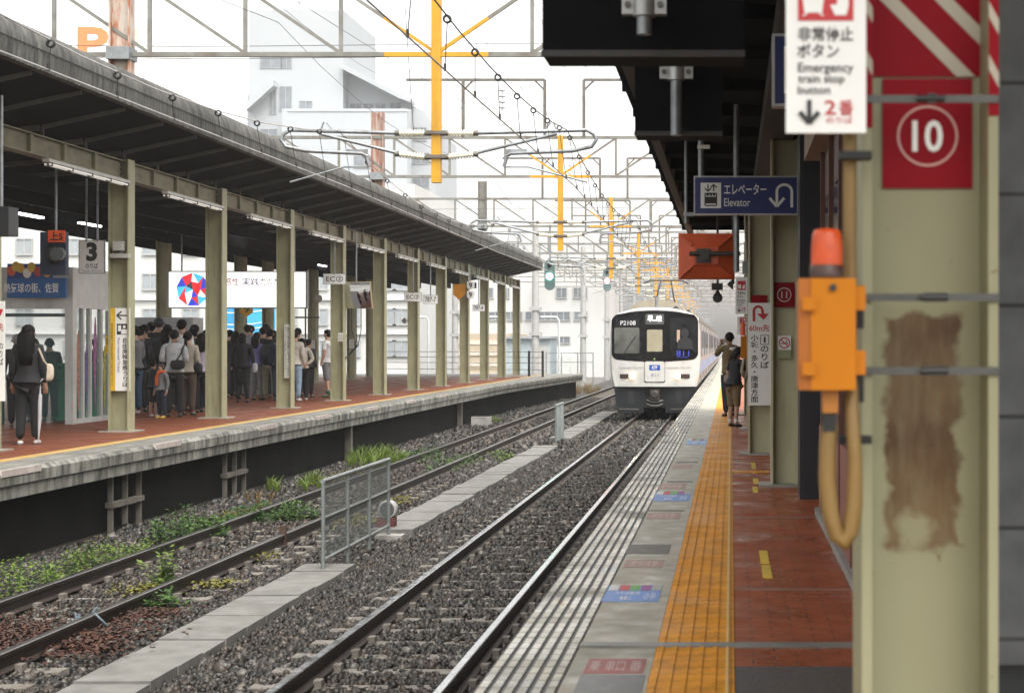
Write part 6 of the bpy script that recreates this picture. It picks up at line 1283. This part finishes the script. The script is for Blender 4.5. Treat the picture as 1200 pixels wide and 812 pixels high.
C_ = dict(black=cl('cloth_black', (.012, .012, .014)), char=cl('cloth_charcoal', (.035, .036, .04)), grey=cl('cloth_grey', (.16, .165, .17)), lgrey=cl('cloth_light_grey', (.46, .48, .50)), white=cl('cloth_white', (.66, .67, .67)), beige=cl('cloth_beige', (.38, .34, .28)), brown=cl('cloth_brown', (.07, .045, .035)), denim=cl('cloth_denim', (.055, .10, .17)), ldenim=cl('cloth_light_denim', (.25, .35, .46)), navy=cl('cloth_navy', (.016, .022, .04)), lilac=cl('cloth_lilac', (.40, .36, .44)), purple=cl('cloth_purple', (.20, .18, .42)), orange=cl('cloth_orange', (.55, .10, .02)), khaki=cl('cloth_khaki', (.24, .24, .17)), olive=cl('cloth_olive', (.17, .125, .06)), green=cl('cloth_green', (.03, .10, .05)), yellow=cl('shoe_yellow', (.62, .42, .02)), tote=cl('bag_canvas', (.55, .48, .38)), bagbr=cl('bag_taupe', (.25, .20, .16)), shoe=cl('shoe_black', (.015, .015, .016), .5), shoew=cl('shoe_white', (.6, .6, .58)), sock=cl('sock_white', (.6, .6, .6)), mask=cl('face_mask', (.65, .68, .70)), cream=cl('cloth_cream', (.50, .46, .40)))
eye_m = M('eye_dark', (.02, .015, .012), .3)
def person(px, fy, hpx, face, label, top='black', bot='black', hair='short', arms=('down', 'down'), coat=0, shorts=False, shoe='shoe', sleeve=1.0, group='people waiting on the far platform', stride=.0, lean=0, bag=None, wide=1.0, hairmat=None, tilt=0, extras=(), X=None, socks=None, D=None):
    D = D or 1.42*F/(fy-VY); X = (px-VX)*D/F if X is None else X; H = hpx*D/F
    t = thing('person', (X, D, PH), label, 'person', group)
    ca, sa = math.cos(R(face)), math.sin(R(face))
    def w(p):       # body axes: x right, y forward, z up, in units of the height
        y = p[1]+lean*max(0, p[2]-.5); x, y, z = p[0]*H*wide if p[2] < .84 else p[0]*H, y*H, p[2]*H
        return (x*ca-y*sa, x*sa+y*ca, z)
    V, E, Q = [], [], []
    def v(p, r, par=None):
        V.append(w(p)); Q.append((r[0]*H, r[1]*H) if isinstance(r, tuple) else r*H); i = len(V)-1
        if par is not None: E.append((par, i))
        return i
    def arm_joints(s, kind):
        sh = (s*.098, 0, .805)
        if kind == 'down': return sh, (s*.128, -.015, .635), (s*.135, .03, .50), (0, .25, -1)
        if kind == 'bent': return sh, (s*.128, -.01, .645), (s*.075, .125, .665), (-.35*s, .7, .25)
        if kind == 'front': return sh, (s*.125, .0, .64), (s*.06, .12, .60), (-.6*s, .6, -.1)
        if kind == 'camera': return sh, (s*.12, .10, .72), (s*.05, .17, .845), (-.3*s, .3, .9)
        if kind == 'back': return sh, (s*.14, -.06, .65), (s*.045, -.10, .57), (-.8*s, .0, -.3)
        if kind == 'bag': return sh, (s*.14, .0, .64), (s*.11, .12, .58), (-.2*s, .9, .1)
    root = v((0, 0, .525), (.062, .046)); wst = v((0, .005, .60), (.060, .042), root); ch = v((0, .0, .72), (.085, .058), wst); nb = v((0, -.008, .815), (.055, .042), ch); nk = v((0, -.004, .852), .030, nb)
    tl = tilt; j = v((tl*.3, .006, .885), (.036, .042), nk); hd = v((tl*.7, .010, .925), (.044, .055), j); tp = v((tl, .004, .968), (.034, .040), hd)
    nose = v((tl*.7, .066, .918), .008, hd)
    hands = []
    for s, kind in ((-1, arms[0]), (1, arms[1])):
        sh, el, wr_, d = arm_joints(s, kind); d = Vector(d).normalized()
        a = v(sh, .034, nb); b = v(el, .025, a); c = v(wr_, .017, b); pal = tuple(Vector(wr_)+d*.035); pi = v(pal, (.020, .012), c); hands.append((Vector(wr_), d))
        side = d.cross(Vector((0, 1, .3))).normalized()
        if D < 40:
            for q in range(4):
                base = Vector(pal)+side*(q-1.5)*.010+d*.012; f1 = base+d*(.022-.003*abs(q-1.4)); f2 = f1+(d*.6+Vector((-s*.4, .5, -.2))).normalized()*.020
                i1 = v(tuple(base), .0058, pi); i2 = v(tuple(f1), .0054, i1); v(tuple(f2), .0045, i2)
            th = Vector(wr_)+d*.018-side*.020; i1 = v(tuple(th), .0062, c); v(tuple(th+d*.02-side*.010), .0052, i1)
    for s in (-1, 1):
        st = s*stride
        a = v((s*.045, 0, .485), .044, root); b = v((s*.052, st*.5+.008, .275), .034, a); c = v((s*.055, st-.01, .05), .022, b); v((s*.062, st+.065, .018), .018, c)
    BODY[skin('body', V, E, Q, skinm, t).name] = (H, C_[top], C_[bot], .27 if shorts else .055)
    # top
    V, E, Q = [], [], []; g_ = 1.22 if coat == 0 else 1.32
    lo = {0: .49, 1: .40, 2: .24}[coat]
    r0 = v((0, 0, .60), (.080*g_, .060*g_)); 
    a = v((0, 0, .52), (.082*g_, .064*g_), r0); b = v((0, .0, lo), (.084*g_*(1+.10*coat), .068*g_), a) if lo < .5 else a
    c = v((0, .0, .72), (.086*g_, .062*g_), r0); n = v((0, -.008, .808), (.060*g_, .044*g_), c); v((0, -.006, .848), (.034, .036), n)
    for s, kind in ((-1, arms[0]), (1, arms[1])):
        sh, el, wr_, d = arm_joints(s, kind); a = v(sh, .041, n)
        if sleeve > .6: b = v(el, .034, a); e = Vector(el).lerp(Vector(wr_), .92*min(1, sleeve)); v(tuple(e), .026, b)
        else: v(tuple(Vector(sh).lerp(Vector(el), .75)), .036, a)
    skin('top', V, E, Q, C_[top], t)
    # trousers
    V, E, Q = [], [], []
    r0 = v((0, 0, .545), (.092, .074))
    for s in (-1, 1):
        st = s*stride
        a = v((s*.048, 0, .47), .070, r0); b = v((s*.054, st*.5+.008, .275), .048, a)
        if not shorts: v((s*.056, st-.012, .05), .038, b)
        else: b_ = v((s*.054, st*.55, .245), .050, b)
    skin('trousers', V, E, Q, C_[bot], t)
    for s in (-1, 1):
        V, E, Q = [], [], []; st = s*stride
        a = v((s*.055, st-.025, .022), (.024, .024)); b = v((s*.060, st+.035, .019), (.024, .020), a); v((s*.064, st+.088, .014), (.018, .014), b)
        skin('shoe', V, E, Q, C_[shoe], t)
        if socks:
            V, E, Q = [], [], []; a = v((s*.055, st-.01, .035), .027); v((s*.055, st-.005, .12), .028, a); skin('sock', V, E, Q, C_[socks], t)
    # hair: a cap round the skull, open at the face, with length behind
    hm = hairmat or hairm; m = MB(); N, K = 14, 9; rows = []
    for k in range(K+1):
        ph = math.pi*k/K
        for q in range(N):
            th = 2*math.pi*q/N; x, y, z = math.sin(ph)*math.sin(th), math.sin(ph)*math.cos(th), math.cos(ph)
            cut = 1.0
            px_, py_, pz_ = .055*x+tl*.8, .002+.066*y, .938+.062*z
            if y > .25 and z < .45: px_, py_, pz_ = .040*x+tl*.8, .010+.040*y, .938+.050*z      # the face
            if z < -.35: px_ *= .8; py_ = py_*.8-.006
            px_ += .003*math.sin(q*3.1+k*1.7); py_ += .003*math.sin(q*2.3+k*2.9)
            rows.append(w((px_, py_, pz_)))
    fs = [(k*N+q, k*N+(q+1) % N, (k+1)*N+(q+1) % N, (k+1)*N+q) for k in range(K) for q in range(N)]
    o_ = ORIG[t.name]; m.add([Vector(p)+o_ for p in rows], fs, True)
    if hair in ('long', 'bob', 'verylong', 'pony'):
        z1 = {'long': .76, 'bob': .855, 'verylong': .66, 'pony': .80}[hair]; wd = {'pony': .018, 'verylong': .068}.get(hair, .060)
        pts = [(.0, -.03, .955), (0, -.058, .915), (0, -.066, .86), (0, -.066, (z1+.86)/2), (0, -.064, z1)]; n = 8; vs = []
        for i, p in enumerate(pts):
            f = [.6, 1, 1.08, 1.02, .72][i]
            for q in range(n): a = 2*math.pi*q/n; vs.append(Vector(w((p[0]+tl*.7+wd*f*math.cos(a), p[1]+(.026 if hair != 'pony' else .016)*f*math.sin(a), p[2]+.006*math.sin(q*2.7)*(i == 4))))+o_)
        m.add(vs, [(i*n+q, i*n+(q+1) % n, (i+1)*n+(q+1) % n, (i+1)*n+q) for i in range(4) for q in range(n)]+[tuple(range(4*n, 5*n))], True)
    m.build('hair' if hair != 'hat' else 'hat', hm if hair != 'hat' else C_['char'], t)
    if hair == 'hat':
        m = MB(); vs = []
        for r_, z in ((.060, .945), (.088, .930), (.086, .926), (.055, .938)):
            for q in range(14): a = 2*math.pi*q/14; vs.append(Vector(w((r_*math.cos(a), r_*1.05*math.sin(a), z)))+o_)
        m.add(vs, [(i*14+q, i*14+(q+1) % 14, (i+1)*14+(q+1) % 14, (i+1)*14+q) for i in range(3) for q in range(14)], True); m.build('hat_brim', C_['char'], t)
    if abs(((face+180) % 360)-180) > 60:
        for s in (-1, 1):
            m = MB(); c = Vector(w((tl*.7+s*.018, .0575, .934)))+o_; m.lathe(c-Vector((0, 0, .004*H)), [(.001, 0), (.006*H, .003*H), (.006*H, .005*H), (.001, .008*H)], n=8); m.build('eye', eye_m, t)
        m = MB(); a, b = Vector(w((-.014+tl*.6, .056, .899)))+o_, Vector(w((.014+tl*.6, .056, .899)))+o_; m.tube([a, b], .003*H, 5); m.build('mouth', M('lips', (.28, .10, .08), .5), t)
    for s in (-1, 1):
        m = MB(); c = Vector(w((tl*.6+s*.053, .0, .922)))+o_; m.lathe(c-Vector((0, 0, .014*H)), [(.002*H, 0), (.009*H, .008*H), (.009*H, .02*H), (.002*H, .028*H)], n=8); m.build('ear', skinm, t)
    if 'scarf' in extras:
        m = MB(); m.tube([Vector(w(p))+o_ for p in ((-.05, -.03, .845), (-.05, .04, .85), (0, .065, .835), (.05, .04, .85), (.05, -.03, .85), (0, -.05, .85), (-.05, -.03, .845))], .028*H, 8); m.tube([Vector(w(p))+o_ for p in ((.0, .07, .84), (.03, .095, .74), (.02, .10, .60))], [.03*H, .032*H, .026*H], 8); m.build('scarf', C_['orange'], t)
    if 'phone' in extras:
        m = MB(); c = Vector(w((0, .21, .885)))+o_; m.cbox(c, (.08, .05, .11)); tag(m.build('camera', M('camera_pale', (.45, .42, .44), .4)), 'small pale camera held up before the face of the man in olive', 'camera')
    if bag:
        def bl(name, ctr, size, mt, lab, strap=None):
            b = thing(name, Vector(w(ctr))+o_, lab, 'bag')
            m = MB(); n = 14; vs = []; c = Vector(w(ctr))
            for i in range(8):
                ph = math.pi*i/7; 
                for q in range(n):
                    a = 2*math.pi*q/n; f = abs(math.sin(ph))**.5; e = lambda z: math.copysign(abs(z)**.6, z); p = (ctr[0]+size[0]*f*e(math.cos(a)), ctr[1]+size[1]*f*e(math.sin(a)), ctr[2]+size[2]*math.copysign(abs(math.cos(ph))**.7, math.cos(ph))); vs.append(Vector(w(p))+o_)
            m.add(vs, [(i*n+q, i*n+(q+1) % n, (i+1)*n+(q+1) % n, (i+1)*n+q) for i in range(7) for q in range(n)], True); m.build('pouch', C_[mt], b)
            if strap:
                m = MB(); m.tube([Vector(w(p))+o_ for p in strap], .009*H, 6); m.build('strap', C_[mt], b)
        bl(*bag)
    return t
far = 'people waiting on the far platform'
person(33, 521, 141, 8, 'person in black with very long hair, canvas tote and umbrella at the left frame side', hair='verylong', coat=1, shoe='shoew', wide=.95, stride=.04, bag=('tote_bag', (.155, .02, .60), (.055, .03, .075), 'tote', 'cream canvas tote bag on the shoulder of the long haired person at left', [(.10, -.05, .80), (.14, -.04, .70), (.155, .0, .66)]))
for a in ((164, 483, 101, 5, 'person in black between the person in suit and the ticket sign', 'black', 'black', 'short'), (177, 476, 99, 12, 'person in charcoal jacket behind the person in black suit', 'char', 'black', 'short'),
          (196, 479, 99, 0, 'person in dark clothes behind the person with black sling bag', 'black', 'char', 'long'), (228, 480, 100, -5, 'person in dark jacket behind the lilac topped person', 'char', 'black', 'bob'), (242, 483, 97, 10, 'person in black at the right end of the first group by the column', 'black', 'navy', 'long'), (150+46, 476, 96, 8, 'person in navy farther back behind the person in grey hoodie', 'navy', 'navy', 'short'),
          (269, 464, 78, 0, 'person in charcoal at the left of the second group', 'char', 'black', 'short'), (276, 468, 80, 10, 'person in black left of the person in long black coat', 'black', 'black', 'long'), (294, 461, 80, 5, 'person in black farther back behind the tall person in grey', 'black', 'char', 'short'), (312, 462, 82, -5, 'person in dark navy behind the black backpack', 'navy', 'black', 'short'),
          (321, 466, 79, 10, 'person in black beside the khaki trousers', 'black', 'black', 'bob'), (331, 466, 78, 0, 'person in charcoal half behind the notice column', 'char', 'black', 'short'), (349, 464, 80, 12, 'person in dark blue farther back right of the notice column', 'navy', 'black', 'short')):
    person(a[0], a[1], a[2], a[3], a[4], top=a[5], bot=a[6], hair=a[7])
D = 1.42*F/117; p = P(46, 430, D); m = MB(); q = P(45, 517, D); p = P(47, 462, D); m.tube([p, P(46.5, 490, D), q], [.03, .028, .008], 8); m.tube([p, p+Vector((0, 0, .18)), p+Vector((.04, 0, .22))], .012, 6); tag(m.build('umbrella', M('umbrella_clear', (.50, .50, .52), .3)), 'folded pale umbrella hanging beside the long haired person at left', 'umbrella')
person(20, 505, 110, 20, 'person with grey hair mostly hidden behind the long haired person at left', top='char', hairmat=M('hair_grey', (.22, .22, .22), .5), D=29.2)
for px, lb, hx in ((40, 'person in dark clothes inside the waiting room behind its door, left one', 0), (58, 'person in dark clothes inside the waiting room near the corner post', 0), (112, 'person in black inside the waiting room behind the side glass', 1)):
    person(px, 494 if not hx else 489, 98 if not hx else 93, 30, lb, top='black' if hx else 'char', group='people inside the waiting room')
person(157, 485, 104, 60, 'person in grey sweater and blue jeans partly hidden by the ticket sign column', top='grey', bot='denim', shoe='shoew', arms=('front', 'front'))
person(169, 480, 100, 20, 'person in black suit with pale collar at the left of the waiting group', top='black', arms=('down', 'front'), X=None)
person(186, 478, 106, 15, 'tall person in black coat and dark bucket hat', top='black', coat=1, hair='hat')
person(213, 482, 108, -10, 'tall person in white shirt behind the person in grey hoodie', top='white', bot='char')
person(204, 489, 103, 12, 'person in light grey hoodie with black sling bag, seen from behind', top='lgrey', bot='black', arms=('bent', 'bent'), wide=1.08, bag=('sling_bag', (.045, -.105, .60), (.075, .035, .055), 'black', 'black sling bag on the back of the person in grey hoodie', [(.02, -.09, .63), (.075, -.08, .72), (.105, -.03, .82), (.10, .04, .82)]))
m = MB(); P_ = P(205, 411, 33.35); m.lathe((P_.x, P_.y+.02, P_.z-.08), [(.03, 0), (.12, .03), (.14, .08), (.09, .14), (.03, .15)], n=12)
person(220, 487, 99, -5, 'ponytailed person in beige sweater and brown trousers', top='beige', bot='brown', hair='pony', arms=('front', 'front'), bag=('shoulder_bag', (.13, -.01, .56), (.05, .045, .06), 'black', 'black shoulder bag of the person in beige sweater', [(.13, -.01, .62), (.11, -.02, .72), (.09, 0, .83)]))
person(236, 484, 94, 10, 'person with bushy black hair in pale lilac top and black trousers', top='lilac', bot='black', hair='long', wide=1.05)
person(189.5, 490, 64, 150, 'small child with orange scarf, grey jacket and yellow shoes facing the tracks', top='grey', bot='navy', shoe='yellow', extras=('scarf',), hairmat=hairb, wide=1.15)
person(179.5, 488, 66, -25, 'small child in dark grey jacket and shorts left of the child with orange scarf', top='char', bot='char', shorts=True, shoe='shoew', wide=1.1, arms=('down', 'front'))
person(262, 466, 80, 0, 'person in black half hidden by the column at the left of the second group', hair='long', wide=1.0)
person(284, 472, 82, 5, 'person in long black coat with black and white bag in the second group', coat=2, hair='bob', wide=1.15, bag=('patterned_bag', (.15, .0, .50), (.035, .03, .07), 'lgrey', 'grey and white bag at the side of the person in long black coat', None))
person(290, 464, 84, 10, 'tall person in grey jacket behind the person in long black coat', top='grey', bot='grey', wide=1.15)
person(301, 469, 80, -10, 'person in purple top and grey trousers in the second group', top='purple', bot='grey', hair='long')
person(308, 463, 80, 15, 'dark haired person in black with pale collar behind the black backpack', top='black')
person(316, 469, 84, 0, 'person with black backpack and khaki trousers in the second group', top='black', bot='khaki', wide=1.2, arms=('down', 'bent'), bag=('backpack', (0, -.11, .68), (.075, .05, .10), 'char', 'black backpack on the person in khaki trousers', [(-.06, -.08, .76), (-.075, 0, .82), (-.07, .06, .72)]))
person(327, 470, 80, 5, 'person in dark navy clothes beside the notice column in the second group', top='navy', bot='navy')
person(345.5, 470, 83, -10, 'person in cream top and light jeans just right of the notice column', top='cream', bot='ldenim', shoe='shoew')
person(354, 469, 73, 25, 'person in white shirt and black trousers with hands behind the back', top='cream', bot='black', shoe='shoew', arms=('back', 'back'), wide=1.15)
person(361.5, 466, 69, -20, 'person in dark jacket with backpack right of the person in white shirt', top='char', bot='black', bag=('backpack', (0, -.11, .68), (.07, .05, .10), 'black', 'dark backpack on the person at the right of the second group', None))
person(384, 466, 80, 75, 'student in white shirt, grey shorts and green socks beside a column', top='white', bot='grey', shorts=True, sleeve=.5, shoe='green', socks='green', stride=.04, bag=('school_bag', (.02, -.13, .60), (.05, .05, .07), 'black', 'black school bag of the student in white shirt', [(.0, -.1, .66), (.05, -.03, .80), (.05, .03, .80)]))
near = 'couple on the near platform'
person(855, 488, 99, 22, 'man in olive shirt taking a picture of the train beside the yellow box', top='olive', bot='navy', arms=('camera', 'camera'), group=near, extras=('phone',), stride=.03, wide=1.1, bag=('waist_strap', (.02, -.085, .80), (.05, .03, .02), 'white', 'white camera strap at the neck of the man in olive shirt', None))
person(859.5, 500, 94, -50, 'dark haired person in black shirt and olive shorts with a taupe bag, bending over', top='black', bot='olive', shorts=True, sleeve=.55, group=near, lean=.18, hair='bob', arms=('bag', 'bag'), shoe='shoe', socks='sock', wide=1.1, bag=('shoulder_bag', (-.11, .05, .60), (.10, .06, .065), 'bagbr', 'taupe shoulder bag of the person in black shirt', [(-.12, .0, .66), (-.09, -.02, .78), (.0, -.02, .84)]))
dg = bpy.context.evaluated_depsgraph_get(); dg.update()
NEW = [(o, bpy.data.meshes.new_from_object(o.evaluated_get(dg))) for o in PEND]
for o, me in NEW:
    old = o.data; mt = old.materials[0]; o.modifiers.clear(); o.data = me
    if not me.materials: me.materials.append(mt)
    me.polygons.foreach_set('use_smooth', [True]*len(me.polygons)); me.name = o.name
    if o.name in BODY:      # underlayer of the clothes, so that no skin shows at the waist
        H, tm, bm2, zl = BODY[o.name]; me.materials.append(tm); me.materials.append(bm2)
        for p in me.polygons:
            x, y, z = p.center/H; d_ = math.hypot(x, y)
            if d_ < .105 and zl < z < .56: p.material_index = 2
            elif d_ < .15 and .56 <= z < .835 and d_ < .10: p.material_index = 1
    bpy.data.meshes.remove(old)
# ------------------------------------------------------------------ rain haze
hz = MB(); hz.box((-150, -20, -1.7), (70, 420, 62)); hm = bpy.data.materials.new('haze'); hm.use_nodes = True
n = hm.node_tree.nodes; L = hm.node_tree.links; n.remove(n['Principled BSDF']); pv = n.new('ShaderNodeVolumePrincipled'); pv.inputs['Color'].default_value = (.93, .95, .97, 1); pv.inputs['Density'].default_value = .0005; pv.inputs['Anisotropy'].default_value = .2
L.new(pv.outputs[0], n['Material Output'].inputs['Volume'])
struct(hz.build('haze', hm, at=(0, 0, 0)), 'stuff')
